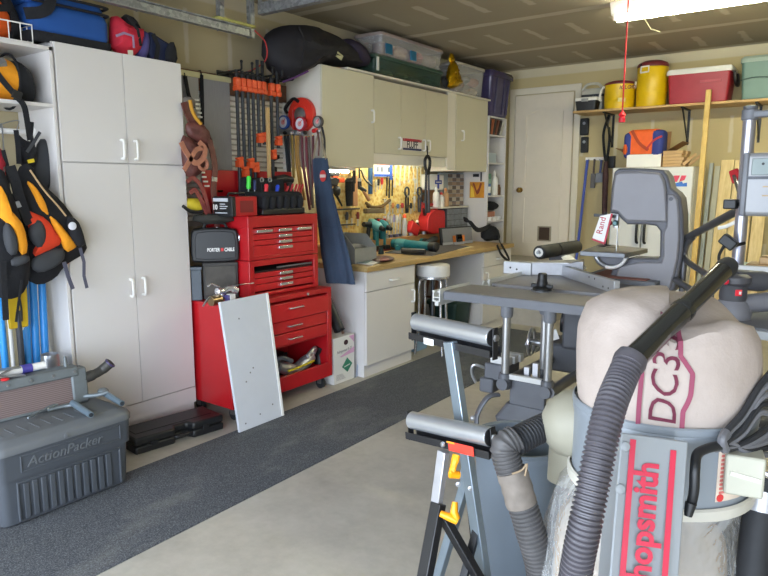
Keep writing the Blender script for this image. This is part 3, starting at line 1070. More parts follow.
def rack(name, y0, y1, lab):
    t = thing(name, lab, 'rack', (WX, (y0+y1)/2, 2.42))
    m = MB().box((WX+.03, y0, 2.43), (WX+.04, y1, 2.47))
    part('bar', m, blackm, t, .002)
    k = max(2, round((y1-y0)/.085))
    for i in range(k):
        yy = y0+.01+(y1-y0-.02)*i/(k-1)
        part('hook', MB().tube([V((WX+.04, yy, 2.445)), V((WX+.29, yy, 2.445)), V((WX+.30, yy, 2.455)), V((WX+.30, yy, 2.50))], .008, 8), blackm, t)
        part('hook_tip', MB().ball((WX+.30, yy, 2.505), .012, 8, 6), blackm, t)


rack('clamp_rack', 3.42, 3.86, 'black steel hook rack holding the group of long pipe clamps')
for px, zb, jz, lab in ((237.5, 1.52, 1.79, 'leftmost long pipe clamp with its orange jaw low on the black pipe'),
                        (243, 1.55, 1.72, 'second long pipe clamp from the left, its orange jaw lowest of all'),
                        (248.5, 1.54, 1.785, 'third long pipe clamp from the left beside the staggered orange jaws'),
                        (253.5, 1.57, 1.755, 'fourth long pipe clamp from the left, its jaw slightly lower than the third')):
    pipe_clamp(px, 2.45, zb, jz, lab)
for px, zb, jz, lab in ((258.5, 1.9, 1.98, 'short pipe clamp at the middle of the rack, orange jaws halfway down'),):
    pipe_clamp(px, 2.55, zb, jz, lab)
pipe_clamp(263.5, 2.55, 1.92, 1.99, 'short pipe clamp left of the hanging wooden stick')
rack('clamp_rack', 3.91, 3.99, 'small black hook rack holding the two clamps beside the upper cabinet')
pipe_clamp(271.5, 2.45, 1.66, 1.86, 'long dark pipe clamp just right of the hanging wooden stick')
pipe_clamp(277.5, 2.5, 1.9, 1.97, 'short pipe clamp nearest the white upper cabinet side')
y = X(267, 110, WX+.29).y
solo('wooden_stick', MB().box((WX+.285, y-.014, 1.5), (WX+.305, y+.014, 2.2)), wood, 'thin wooden stick hanging upright among the pipe clamps', 'stick', bev=.002)
y = X(278, 160, WX+.12).y
t = thing('bar_clamp', 'black hand clamp with a long bar hanging at the slotted panel end', 'clamp', (WX+.06, y, 1.6))
part('bar', MB().box((WX+.055, y-.008, 1.40), (WX+.065, y+.008, 1.86)), blackm, t)
part('jaw', MB().prism([V((WX+.05, y-.01, 1.80)), V((WX+.05, y+.07, 1.83)), V((WX+.05, y+.07, 1.86)), V((WX+.05, y-.01, 1.86))], (.02, 0, 0)), blackm, t)
part('grip', MB().box((WX+.045, y-.02, 1.66), (WX+.08, y+.03, 1.76)), black, t, .006)
part('peg', MB().cyl((WX, y, 1.84), (WX+.06, y, 1.84), .005, n=6), steel, t)

# leather tool belt
lea = M('oxblood_leather', (96, 52, 46), .55, var=.3, scale=22, bump=.9)
leal = M('tan_leather', (172, 112, 88), .6, var=.18, scale=16, bump=.3)
xl = WX+.42
t = thing('tool_belt', 'brown leather tool belt hanging crumpled beside the tall cabinet', 'tool belt', X(200, 130, xl))
part('pouch', MB().puff(P([(186, 122), (196, 119), (206, 128), (211, 140), (213, 146), (206, 149), (196, 142), (186, 134)], xl), .05, NX, wob=.25), lea, t)
part('lower_pouch', MB().puff(P([(181, 134), (190, 138), (204, 148), (205, 160), (202, 172), (193, 179), (186, 176), (182, 160)], xl), .06, NX, wob=.3), lea, t)
for pxs, w in (([(181, 142), (186, 152), (195, 163), (203, 158), (205, 149), (199, 142)], .035), ([(184, 170), (190, 160), (196, 150), (203, 148)], .03)):
    part('strap', MB().strap(curve(P(pxs, xl+.07), 5), w, .008, NX), leal, t)
part('loop', MB().torus(X(203, 164, xl+.06), .036, .012, NX, 20, 8), leal, t)
part('belt_tail', MB().strap(curve(P([(209, 140), (213, 155), (215, 170), (213.5, 190), (216, 212), (217.5, 231)], xl+.04), 5), .045, .007, NX), lea, t)
part('hanging_loop', MB().strap(curve(P([(187, 182), (193, 178), (201, 186), (206, 200), (209, 214), (206, 212), (201, 200), (195, 190), (190, 193)], xl+.03), 5), .028, .008, NX), M('red_edge_leather', (128, 58, 52), .55, var=.2), t)
part('buckle', MB().strap(P([(212, 179), (217, 179.5)], xl+.06), .03, .006, NX), chrome, t)
for k in range(4):
    part('stud', MB().ball(X(216.3+k*.3, 215+k*4.2, xl+.047), (.004, .008, .008), 8, 6), chrome, t)
part('suspender', MB().strap(curve(P([(184, 102), (187, 112), (192, 122)], xl+.01), 5), .05, .01, NX), lea, t)
part('yellow_cord', MB().tube(curve(P([(190, 100), (192, 110), (196, 118), (201, 124)], xl+.05), 5), .012, 8), M('mustard_rope', (190, 138, 40), .8), t)
part('strap_end', MB().puff(P([(182, 98), (190, 96), (196, 102), (192, 112), (184, 112)], xl-.02), .02, NX), M('grey_canvas', (120, 112, 104), .85), t)
t = thing('peg_strip', 'short white ladder strip of plastic pegs behind the tool belt', 'strip', X(202, 180, WX+.06))
for a, b in (((197, 100), (200, 117)), ((201, 168), (207, 186))):
    for k in range(5):
        u = k/4
        q = X(a[0]+(b[0]-a[0])*u, a[1]+(b[1]-a[1])*u, WX+.3 if a[1] > 150 else WX+.1)
        part('peg', MB().box(q-V((.006, .018, .006)), q+V((.006, .018, .006))), whitepl, t)
yellowb = M('yellow_rubber', (200, 178, 40), .6, var=.1)
t = thing('knee_pad', 'yellow and black knee pad tucked under the tool belt', 'knee pad', X(194, 205, xl-.03))
part('pad', MB().puff(P([(184, 198), (200, 198), (208, 206), (206, 214), (184, 212)], xl-.03), .05, NX), yellowb, t)
part('band', MB().tube(curve(P([(183, 206), (190, 211), (200, 212), (208, 208)], xl+.02), 5), .012, 8), black, t)

# ------------------------------------------------------------ red tool chests
CX, CB = -3.34, -3.82
ly0, ly1 = 2.835, 3.87
redl = M('red_drawer', (186, 26, 34), .4, var=.05, scale=4, coat=.2)
dark = M('dark_interior', (38, 22, 24), .8)
t = thing('roller_cabinet', 'low red rolling tool cabinet with drawers and open bottom bay', 'tool cabinet', (-3.58, 3.35, 0))
zb, zt = .10, .815
m = MB()
m.box((CB, ly0, zb), (CX, ly0+.02, zt))                       # left side
m.box((CB, ly1-.02, zb), (CX, ly1, zt))
m.box((CB, ly0, zb), (CB+.015, ly1, zt))
m.box((CB, ly0, zb), (CX, ly1, zb+.02))
m.box((CB, ly0, zt-.02), (CX, ly1, zt))
m.box((CB, ly0+.02, .43), (CX-.02, ly1-.02, .44))
m.box((CX-.015, ly0, zt-.035), (CX, ly1, zt))
m.box((CX-.015, ly0, zb), (CX, ly0+.045, zt)).box((CX-.015, ly1-.045, zb), (CX, ly1, zt))
m.box((CX-.02, ly0, zb), (CX, ly1, zb+.11))
part('shell', m, red, t, .004)
mw = (ly0+ly1)/2
for z0, z1, out_ in ((.635, .765, .02), (.54, .628, .0), (.445, .533, .0)):
    d = part('drawer', MB().box((CX-.30, ly0+.055, z0), (CX+out_, ly1-.055, z1)), redl, t, .004)
    part('handle', MB().tube(curve([V((CX+out_-.002, 3.38, z1-.045)), V((CX+out_+.022, 3.39, z1-.045)), V((CX+out_+.024, 3.45, z1-.043)), V((CX+out_+.022, 3.51, z1-.045)), V((CX+out_-.002, 3.52, z1-.045))], 3), .006, 8), chrome, d)
part('lock', MB().lathe((CX, 3.60, .795), [(.011, 0), (.011, .006), (.0, .008)], 12, (1, 0, 0)), chrome, t)
for yy in (ly0+.07, ly1-.07):
    for xx in (CX-.06, CB+.06):
        c = part('caster', MB().cyl((xx, yy-.014, .042), (xx, yy+.014, .042), .042, n=18), rubber, t)
        part('fork', MB().box((xx-.02, yy-.022, .04), (xx+.02, yy-.016, .1)).box((xx-.02, yy+.016, .04), (xx+.02, yy+.022, .1)).box((xx-.025, yy-.025, .09), (xx+.025, yy+.025, .1)), steel, c)
# tools in the open bay
for n_, (px, py, dz, lab, k) in enumerate(((287, 352, 0, 'grey die-cast power tool leftmost in the open bay of the red cabinet', 0), (303, 355, 0, 'silver grinder lying in the middle of the open red cabinet bay', 0),
                                           (319, 348, 0, 'black and teal power tool at the right of the open red cabinet bay', 1))):
    q = X(px, py, CX-.14)
    q.z = zb+.02
    t2 = thing('power_tool', lab, 'power tool', q, 'tools in the open bay')
    a = [V((.02, .1, .06)), V((0, .02, .10)), V((-.01, -.06, .14)), V((0, -.11, .2))]
    if k:
        part('body', MB().tube(curve([q+V((0, .0, .045)), q+V((0, .01, .12)), q+V((.02, -.005, .2))], 4), [.045]*5+[.04]*4, 14, sq=1.1), black, t2, .004)
        part('side_shell', MB().puff([q+V((.05, .03, .06)), q+V((.05, .05, .12)), q+V((.05, .035, .2)), q+V((.05, .0, .17)), q+V((.05, .005, .08))], .02, NX), teal, t2)
        part('base_shoe', MB().box(q+V((-.06, -.07, .0)), q+V((.06, .07, .012))), steel, t2, .004)
    else:
        s_ = -1 if n_ == 0 else 1
        part('motor', MB().tube([q+V((0, -.08*s_, .05)), q+V((0, .02*s_, .10)), q+V((0, .10*s_, .13))], [.05, .05, .04], 16), alu, t2)
        part('gear_head', MB().tube([q+V((0, -.12*s_, .03)), q+V((0, -.12*s_, .10))], [.045, .04], 16), steel, t2)
        part('handle', MB().tube(curve([q+V((0, .1*s_, .13)), q+V((.02, .12*s_, .19)), q+V((.04, .08*s_, .2)), q+V((.05, 0, .16))], 4), .018, 10), alu if n_ else greyd, t2)
        part('disc', MB().lathe(q+V((0, -.12*s_, .0)), [(.06, 0), (.062, .01), (.03, .024), (.0, .03)], 18), blackm, t2)
t2 = thing('clutter_box', 'dark heap of black power tools at the back of the open bay', 'tools', (CX-.33, 3.3, zb+.02))
part('case', roundbox(CX-.42, CX-.25, 3.05, 3.65, zb+.022, .30, .04), black, t2)
part('cord', MB().tube(curve([V((CX-.2, 3.05, .2)), V((CX-.16, 3.2, .23)), V((CX-.2, 3.4, .26)), V((CX-.24, 3.6, .3))], 6), .01, 8), rubber, t2)
yc = curve([X(289, 378, CX-.05), X(297, 374, CX-.06), X(308, 367, CX-.08), X(314, 363, CX-.1)], 5)
for p in yc:
    p.z = max(p.z, zb+.125)
solo('yellow_cable', MB().tube(yc, .008, 8), M('yellow_cable', (220, 200, 40), .5), 'yellow cable along the lip of the open red cabinet bay', 'cable')

# top chest and middle chest in one stack
tx, tb = -3.42, -3.86
ty0_, ty1_ = 3.10, 3.81


def chest(name, label, z0, z1, drawers, lid=False, tray=0):
    t = thing(name, label, 'tool chest', (-3.64, (ty0_+ty1_)/2, z0))
    m = MB()
    m.box((tb, ty0_, z0), (tx, ty0_+.02, z1)).box((tb, ty1_-.02, z0), (tx, ty1_, z1)).box((tb, ty0_, z0), (tb+.015, ty1_, z1))
    m.box((tb, ty0_, z0), (tx, ty1_, z0+.025))
    m.box((tx-.02, ty0_, z0), (tx, ty0_+.045, z1)).box((tx-.02, ty1_-.045, z0), (tx, ty1_, z1))
    if not tray:
        m.box((tb, ty0_, z1-.075), (tx, ty1_, z1))
    part('shell', m, red, t, .004)
    for a, b, c, d, w in drawers:
        dd = part('drawer', MB().box((tx-.3, a, c), (tx-.004, b, d)), redl, t, .003)
        mm = (a+b)/2
        zz = d-.022 if d-c < .06 else (c+d)/2+.012
        part('handle', MB().box((tx-.006, mm-w/2, zz-.008), (tx+.010, mm+w/2, zz+.004)).box((tx+.006, mm-w/2, zz-.008), (tx+.012, mm+w/2, zz+.012)), chrome, dd, .002)
    return t


a0, a1 = ty0_+.05, ty1_-.05
w3 = (a1-a0)/3
c1 = chest('tool_chest', 'red top tool chest with six drawers and its lid raised', 1.085, 1.39,
           [(a0, a0+w3-.004, 1.268, 1.305, .15), (a0+w3, a0+2*w3-.004, 1.268, 1.305, .13), (a0+2*w3, a1, 1.268, 1.305, .15), (a0, a1, 1.226, 1.263, .13), (a0, a1, 1.186, 1.221, .13), (a0, a1, 1.11, 1.181, .14)])
part('lid', MB().box((tb-.035, ty0_+.0, 1.39), (tb-.015, ty1_+.2, 1.715)), red, c1, .004)
part('latch', MB().box((tb-.016, ty0_+.12, 1.555), (tb-.008, ty0_+.17, 1.57)), brass, c1)
part('side_handle', MB().torus((tx-.12, ty0_-.008, 1.24), .036, .006, (0, 1, 0), 16, 6), chrome, c1)
c2 = chest('middle_tool_chest', 'red three-drawer middle chest between the top chest and the roller cabinet', .822, 1.08,
           [(a0, a1, .955, .99, .13), (a0, a1, .912, .95, .13), (a0, a1, .86, .907, .13)], tray=1)
part('top_rail', MB().box((tx-.02, ty0_, 1.04), (tx, ty1_, 1.08)).box((tb, ty0_, 1.06), (tx, ty1_, 1.08)), red, c2, .003)
m = MB()
part('drawer_tray', MB().box((tx-.3, a0, .992), (tx-.02, a1, 1.0)), dark, c2)
for k in range(9):
    yy = a0+.08+k*.06
    t_ = MB().tube([V((tx-.05, yy, 1.008)), V((tx-.02, yy+.05, 1.012))], .007, 8)
    if k > 2:
        solo('socket_tool', t_, steel, 'small steel tools showing in the open top tray of the middle chest', 'tool', 'tools in the open tray')

# things on the red chests
t = thing('battery_charger', 'red and black battery charger standing on the red top chest', 'charger', (-3.58, 3.08, 1.39))
q = X(228, 216, -3.55)
y0 = 2.99
cx0 = -3.62
bx = MB().box((-3.66, 3.02, 1.393), (-3.45, 3.22, 1.53))
part('case', bx, red, t, .008)
part('front_panel', MB().box((-3.66, 2.99, 1.393), (-3.45, 3.025, 1.53)), black, t, .004)
mm = MB().box((-3.64, 2.984, 1.495), (-3.49, 2.991, 1.518))
part('label_strip', mm, M('label_grey', (196, 200, 206), .5), t)
part('number', text_mb('10', .05, (-3.645, 2.986, 1.455), (1, 0, 0), (0, 0, 1), .003, bold=.001), whitepl, t)
for z_, l_ in ((1.475, .05), (1.46, .075), (1.445, .06), (1.415, .12)):
    part('print_line', MB().box((-3.57 if z_ > 1.42 else -3.62, 2.985, z_), (-3.57+l_ if z_ > 1.42 else -3.5, 2.99, z_+.006)), M('label_grey', (196, 200, 206), .5), t)
part('vent', MB().box((-3.452, 3.06, 1.42), (-3.447, 3.18, 1.50)), M('dark_red', (120, 24, 28), .6), t)
part('handle', MB().tube([V((-3.55, 3.04, 1.53)), V((-3.55, 3.05, 1.55)), V((-3.55, 3.19, 1.55)), V((-3.55, 3.2, 1.53))], .008, 8), black, t)

t = thing('tool_caddy', 'black fabric tool caddy standing on the red top chest', 'tool caddy', (-3.58, 3.48, 1.39))
part('base', MB().box((-3.70, 3.28, 1.392), (-3.46, 3.72, 1.44)), black, t, .01)
part('body', roundbox(-3.70, -3.47, 3.27, 3.73, 1.44, 1.56, .04), blackcloth, t)
for k in range(6):
    yy = 3.31+k*.072
    part('pocket', MB().puff([V((-3.47, yy-.03, 1.43)), V((-3.47, yy+.03, 1.43)), V((-3.465, yy+.034, 1.53)), V((-3.465, yy-.034, 1.53))], .022, NX), blackcloth, t)
part('rear_wall', roundbox(-3.72, -3.66, 3.29, 3.72, 1.45, 1.66, .03), blackcloth, t)


def hand_tool(name, label, px, py0, py1, x, m, r=.014, tip=True, grp='tools in the black caddy'):
    p, q = X(px[0], py1, x), X(px[1], py0, x)
    t = thing(name, label, 'hand tool', p, grp)
    part('handle', MB().tube([p, p*.8+q*.2, p*.5+q*.5, p*.15+q*.85, q], [r*.75, r, r*.85, r, r*.6], 12), m, t)
    d = (p-q).normalized()
    part('shank', MB().tube([p, p+d*.06], .005, 8), steel, t)
    return t


green = M('lime_plastic', (70, 220, 70), .4)
bluep = M('blue_handle', (40, 74, 200), .4)
hand_tool('screwdriver', 'lime green screwdriver standing behind the red battery charger', (248.5, 248.8), 176, 189, -3.64, green, .018)
hand_tool('screwdriver', 'dark blue screwdriver right of the lime green one', (254.5, 254.5), 180, 190, -3.66, M('navy_handle', (50, 66, 120), .4))
hand_tool('screwdriver', 'bright red screwdriver standing upright in the black caddy', (266, 266.5), 184, 193.5, -3.56, M('bright_red', (230, 48, 60), .4), .016)
hand_tool('screwdriver', 'royal blue screwdriver standing upright in the black caddy', (276.5, 278), 185, 194.5, -3.56, bluep, .016)
for k, (x0, lab) in enumerate(((285.5, 'leftmost leaning red plier handle in the black caddy'), (290, 'second leaning red plier handle from the left in the caddy'), (294, 'third leaning red plier handle from the left in the caddy'),
                               (297, 'fourth leaning red plier handle from the left in the caddy'), (300, 'rightmost leaning red plier handle in the black caddy'))):
    hand_tool('pliers', lab, (x0-.5, x0+3), 186-(k > 0)*2, 195, -3.54, M('dark_red_grip', (180, 44, 50), .5), .009)
for px, lab in ((262, 'black-handled tool with a ring end behind the red screwdriver'), (270, 'short black-handled tool behind the royal blue screwdriver')):
    q = X(px, 186, -3.66)
    t = thing('wrench', lab, 'hand tool', q, 'tools in the black caddy')
    part('shank', MB().cyl(q-V((0, 0, .06)), q+V((0, 0, .03)), .008, n=8), blackm, t)
    part('ring', MB().torus(q+V((0, 0, .045)), .015, .006, NX, 14, 6), steel, t)
t = thing('cordless_drill', 'dark drill and cords lying behind the tool caddy', 'drill', X(285, 182, -3.72))
q = X(283, 180, -3.70)
part('body', MB().tube([q+V((0, -.09, 0)), q+V((0, .02, .01)), q+V((0, .1, .0))], [.03, .035, .025], 12), black, t)
part('handle', MB().tube([q+V((0, .06, 0)), q+V((0, .09, -.12))], .022, 10), rubber, t)

# black cases standing on the roller cabinet left of the chests

ddr = V((.605, .796, 0))
dnr = V((.796, -.605, 0))
dp0 = V((-3.70, 2.845, 0))


def CP(u, w, z):
    return dp0+ddr*u+dnr*w+V((0, 0, z))


def cbox(u0, u1, w0, w1, z0, z1):
    return MB().obox(CP((u0+u1)/2, (w0+w1)/2, (z0+z1)/2), ddr*((u1-u0)/2), dnr*((w1-w0)/2), V((0, 0, (z1-z0)/2)))


t = thing('dark_toolbox', 'dark grey steel box standing on the roller cabinet under the black drill case', 'box', CP(.17, -.08, .816))
part('body', cbox(.06, .30, -.14, .0, .817, 1.075), M('dark_grey_box', (60, 57, 54), .6, .2, var=.2, scale=10), t, .006)
part('panel', cbox(.075, .285, .0, .006, .85, 1.05), M('dark_grey_box2', (74, 70, 64), .6, .2, var=.25, scale=14), t, .003)
t = thing('grey_bin', 'narrow slate-grey bin standing between the tall cabinet and the dark steel box', 'bin', CP(.0, -.05, .816))
part('body', cbox(-.02, .05, -.06, .02, .817, 1.03), M('slate_plastic', (82, 90, 98), .5), t, .006)
part('rim', cbox(-.025, .055, -.065, .025, 1.03, 1.05), M('slate_plastic', (82, 90, 98), .5), t, .003)
t = thing('drill_case', 'black moulded drill case stacked on the dark steel box', 'case', CP(.16, -.06, 1.077))
part('shell', MB().prism(smooth([CP(u, .02, z) for u, z in ((-.0, 1.077), (.30, 1.077), (.312, 1.11), (.31, 1.28), (.28, 1.315), (.02, 1.315), (-.01, 1.28), (-.012, 1.11))]), dnr*-.13), black, t, .012)
part('front_rim', MB().prism(smooth([CP(u, .02, z) for u, z in ((.02, 1.10), (.28, 1.10), (.29, 1.13), (.285, 1.265), (.26, 1.292), (.04, 1.292), (.02, 1.265), (.015, 1.13))]), dnr*.008), M('black_plastic2', (34, 35, 38), .4), t, .004)
part('grip', MB().tube(curve([CP(.08, -.04, 1.31), CP(.10, -.04, 1.345), CP(.21, -.04, 1.345), CP(.235, -.04, 1.31)], 5), .01, 8), black, t)
part('lettering', text_mb('PORTER', .034, CP(.095, .029, 1.165), ddr, (0, 0, 1), .002, bold=.0008, stretch=.68), whitepl, t)
part('lettering', text_mb('CABLE', .034, CP(.21, .029, 1.165), ddr, (0, 0, 1), .002, bold=.0008, stretch=.68), whitepl, t)
part('cross_mark', cbox(.186, .204, .028, .0295, 1.156, 1.178), redpl, t)
solo('rumpled_bag', MB().puff([CP(.0, -.04, 1.345), CP(.29, -.04, 1.345), CP(.28, -.04, 1.40), CP(.02, -.04, 1.42)], .05, dnr, wob=.3), M('dark_bag', (48, 46, 40), .8, var=.3, bump=.5), 'crumpled dark bag lying on top of the black drill case', 'bag')

# bits of metal on the roller cabinet corner
t = thing('spray_gun', 'silver spray gun with brass cup lying on the roller cabinet corner', 'spray gun', X(222, 296, -3.42))
q = X(222, 296, -3.42)
q.z = .817
part('cup', MB().lathe(q+V((0, -.05, .035)), [(.0, -.05), (.034, -.045), (.035, .03), (.02, .045), (.012, .05), (0, .05)], 18, (0, 1, 0)), M('aged_brass', (150, 128, 96), .3, .9), t)
part('body', MB().tube(curve([q+V((-.02, .0, .045)), q+V((-.01, .03, .09)), q+V((-.0, .08, .10)), q+V((.01, .12, .075))], 4), [.02]*9+[.026]*4, 12), chrome, t)
part('head', MB().lathe(q+V((0, -.01, .09)), [(.012, -.04), (.026, -.03), (.02, .0), (.024, .03), (.01, .04)], 14, (0, 1, 0)), chrome, t)
part('trigger', MB().tube(curve([q+V((0, -.02, .12)), q+V((.01, -.09, .15)), q+V((.02, -.13, .14))], 5), .006, 8), chrome, t)
part('air_tube', MB().tube(curve([q+V((0, .06, .11)), q+V((.03, .14, .12)), q+V((.03, .26, .115))], 5), .004, 6), steel, t)
part('air_tube', MB().tube(curve([q+V((0, -.06, .07)), q+V((.0, -.12, .05)), q+V((.0, -.16, .01))], 5), .006, 6), steel, t)
t = thing('small_carton', 'tiny white and purple carton beside the spray gun', 'carton', X(230, 298, -3.40))
q = X(230, 298, -3.40)
q.z = .817
part('box', MB().box(q+V((-.02, -.012, 0)), q+V((.02, .03, .065))), whitepl, t)
part('side', MB().box(q+V((-.02, -.03, 0)), q+V((.015, -.0125, .06))), M('purple_card', (86, 80, 140), .5), t)

# white panel leaning on the roller cabinet
t = thing('loose_shelf_board', 'white loose shelf board leaning against the red roller cabinet', 'panel', (-3.17, 2.98, .008))
b0, b1 = Z(243, 434, .008), Z(285, 417.5, .008)
b0.x = b1.x = -3.18
t0, t1 = V((CX+.012, b0.y+.0, .855)), V((CX+.012, b1.y+.02, .862))
nn = (b1-b0).cross(t0-b0).normalized()
th = .02
pts = [b0, b1, t1, t0]
part('board', MB().prism(pts, nn*th), M('panel_grey_white', (202, 205, 212), .45, var=.02), t, .001)
part('end_strip', MB().prism([b1, b1+(b1-b0).normalized()*.022, t1+(b1-b0).normalized()*.022, t1], nn*(th+.004)), whitepl, t, .002)
for u, v in ((.15, .05), (.5, .08), (.82, .12), (.3, .36), (.42, .42), (.5, .45), (.35, .85)):
    c = b0+(b1-b0)*u+(t0-b0)*v+nn*th
    part('screw_hole', MB().lathe(c, [(.006, 0), (.006, .001), (0, .001)], 10, nn), M('hole_grey', (110, 110, 112), .7), t)

# refrigerant box and black pipe beside the base cabinet
card = M('white_card', (216, 214, 210), .6, var=.02)
t = thing('refrigerant_box', 'white carton with pink bands and green diamond beside the white base cabinet', 'carton', (-3.42, 4.07, 0))
bf = -3.35
q0, q1 = Z(335.5, 388, 0), Z(358.5, 380.5, 0)
yb0, yb1 = 3.905, 4.17
H = .385
part('carton', MB().box((bf-.25, yb0, .002), (bf, yb1, H)), card, t, .002)
fx = bf+.0012


def FB(u, v):
    return V((fx, yb0+(yb1-yb0)*u, H*v))


pink = M('pink_print', (206, 158, 192), .6)
part('pink_band', MB().prism([FB(.72, .98), FB(.98, .98), FB(.98, .82)], (.001, 0, 0)), pink, t)
part('pink_band', MB().prism([FB(.28, .58), FB(.98, .72), FB(.98, .60), FB(.34, .56)], (.001, 0, 0)), pink, t)
part('green_diamond', MB().prism([FB(.38, .34), FB(.64, .20), FB(.88, .36), FB(.63, .52)], (.0015, 0, 0)), M('green_print', (44, 122, 96), .6), t)
part('diamond_print', MB().prism([FB(.48, .34), FB(.76, .37), FB(.76, .35), FB(.48, .32)], (.002, 0, 0)), card, t)
part('hand_hole', MB().lathe(FB(.58, .86), [(.022, 0), (.022, .001), (0, .001)], 16, (1, 0, 0), sx=1.25), M('hole_dark', (60, 26, 36), .8), t)
part('lettering', text_mb('Refrigerant R-22', .034, FB(.14, .68), (0, 1, .06), (0, -.06, 1), .001, shear=.2, stretch=.85), M('print_grey', (150, 146, 150), .6), t)
for k in range(6):
    part('print_line', MB().prism([FB(.10, .08+k*.022), FB(.55-.03*k, .08+k*.022), FB(.55-.03*k, .087+k*.022), FB(.10, .087+k*.022)], (.001, 0, 0)), M('print_grey', (150, 146, 150), .6), t)
t = thing('black_pipe', 'short wide black plastic pipe lying across the white carton', 'pipe', (-3.42, 4.03, .385))
a = X(339.5, 324, bf-.02)
a.z = H+.05
b = a+V((-.16, .03, .23))
part('pipe', MB().skin([[p for p in MB().tube([a, b], .046, 20).v[:20]], [p for p in MB().tube([a, b], .046, 20).v[20:]], [p for p in MB().tube([a, b], .038, 20).v[20:]], [p for p in MB().tube([a, b], .038, 20).v[:20]]], False), black, t)
part('inner_end', MB().tube([a+(b-a)*.3, a+(b-a)*.32], .038, 20), M('pipe_inside', (14, 14, 15), .9), t)
solo('wood_offcut', MB().bar(V((bf-.06, 4.10, .387)), V((bf-.12, 4.05, .56)), .02, .02), M('dark_wood_stick', (104, 76, 56), .7), 'small brown stick propped behind the black pipe', 'stick')
solo('plastic_sheet', MB().prism([Z(359, 379, 0)+V((-.04, .0, 0.001)), Z(364, 377, 0)+V((-.06, 0, .001)), X(364, 345, -3.36), X(360, 340, -3.38)], (-.004, .004, 0)), M('pale_blue_sheet', (176, 186, 204), .3), 'pale grey-blue sheet slid between the carton and the base cabinet', 'sheet')
# ------------------------------------------------------------ upper cabinets
UX = -3.69
cream = M('cream_melamine', (206, 200, 176), .5, var=.015, scale=3)
creaml = M('cream_melamine_light', (226, 220, 206), .5, var=.015, scale=3)
t = thing('overhead_cabinet', 'large single-door cream wall cabinet at the left end of the upper row', 'cabinet', (-3.9, 4.55, 1.765), 'wall cabinets over the workbench')
part('carcass', MB().box((WX+.002, 4.19, 1.765), (UX-.02, 4.905, 2.585)), creaml, t, .002)
d = part('door', MB().box((UX-.018, 4.192, 1.767), (UX, 4.90, 2.583)), cream, t, .002)
pull(d, 4.865, 2.17, 2.275, UX)
t = thing('overhead_cabinet', 'middle cream wall cabinet with three doors and a small number plate', 'cabinet', (-3.9, 5.6, 1.80), 'wall cabinets over the workbench')
part('carcass', MB().box((WX+.002, 4.907, 1.90), (UX-.022, 6.22, 2.565)), creaml, t, .002)
part('valance', MB().box((UX-.05, 4.907, 1.80), (UX-.03, 6.22, 1.90)), creaml, t)
part('filler', MB().box((UX-.02, 6.22, 1.775), (UX-.004, 6.385, 2.585)), creaml, t)
for y0, y1, hy in ((4.91, 5.335, 5.30), (5.34, 5.775, 5.735), (5.78, 6.215, 5.825)):
    d = part('door', MB().box((UX-.021, y0, 1.902), (UX-.003, y1, 2.555)), cream, t, .002)
    pull(d, hy, 1.955, 2.06, UX-.003)
t = thing('overhead_cabinet', 'single-door cream wall cabinet at the right end of the upper row', 'cabinet', (-3.9, 6.76, 1.765), 'wall cabinets over the workbench')
part('carcass', MB().box((WX+.002, 6.39, 1.765), (UX-.02, 7.13, 2.585)), creaml, t, .002)
d = part('door', MB().box((UX-.018, 6.395, 1.767), (UX, 7.128, 2.583)), cream, t, .002)
pull(d, 6.52, 2.10, 2.205, UX)
t = thing('cabinet_top_board', 'thin white board lying along the tops of the wall cabinets', 'board', (-3.9, 6.0, 2.587))
part('board', MB().box((WX+.01, 4.5, 2.587), (UX+.02, 7.16, 2.603)), creaml, t, .002)
# number plate on the cabinet door


def plate(name, label, y0, y1, z0, z1, x, txt, top, bottom, parent_mat, tcol, sizes):
    t = thing(name, label, 'number plate', (x, (y0+y1)/2, z0))
    part('plate', MB().box((x-.003, y0, z0), (x, y1, z1)), parent_mat, t, .001)
    h = z1-z0
    part('top_band', MB().box((x-.001, y0+.004, z1-h*top), (x+.0006, y1-.004, z1-.004)), M('plate_red', (176, 44, 58), .4), t)
    part('bottom_band', MB().box((x-.001, y0+.004, z0+.004), (x+.0006, y1-.004, z0+h*bottom)), M('plate_navy', (44, 52, 92), .4), t)
    part('lettering', text_mb(txt, sizes, (x+.001, (y0+y1)/2, z0+h*(bottom+1-top)/2), (0, 1, 0), (0, 0, 1), .001, 'CENTER', bold=.002, stretch=.8), tcol, t)
    for yy in (y0+.03, y1-.03):
        part('bolt', MB().lathe((x, yy, z1-.012), [(.006, 0), (.005, .003), (0, .003)], 8, (1, 0, 0)), steel, t)
    return t


plate('number_plate', 'number plate reading FLUFF on the cream cabinet door', 5.36, 5.70, 1.945, 2.065, UX+.004, 'FLUFF', .26, .2, M('plate_white', (222, 218, 212), .4), M('plate_black', (40, 40, 52), .4), .095)

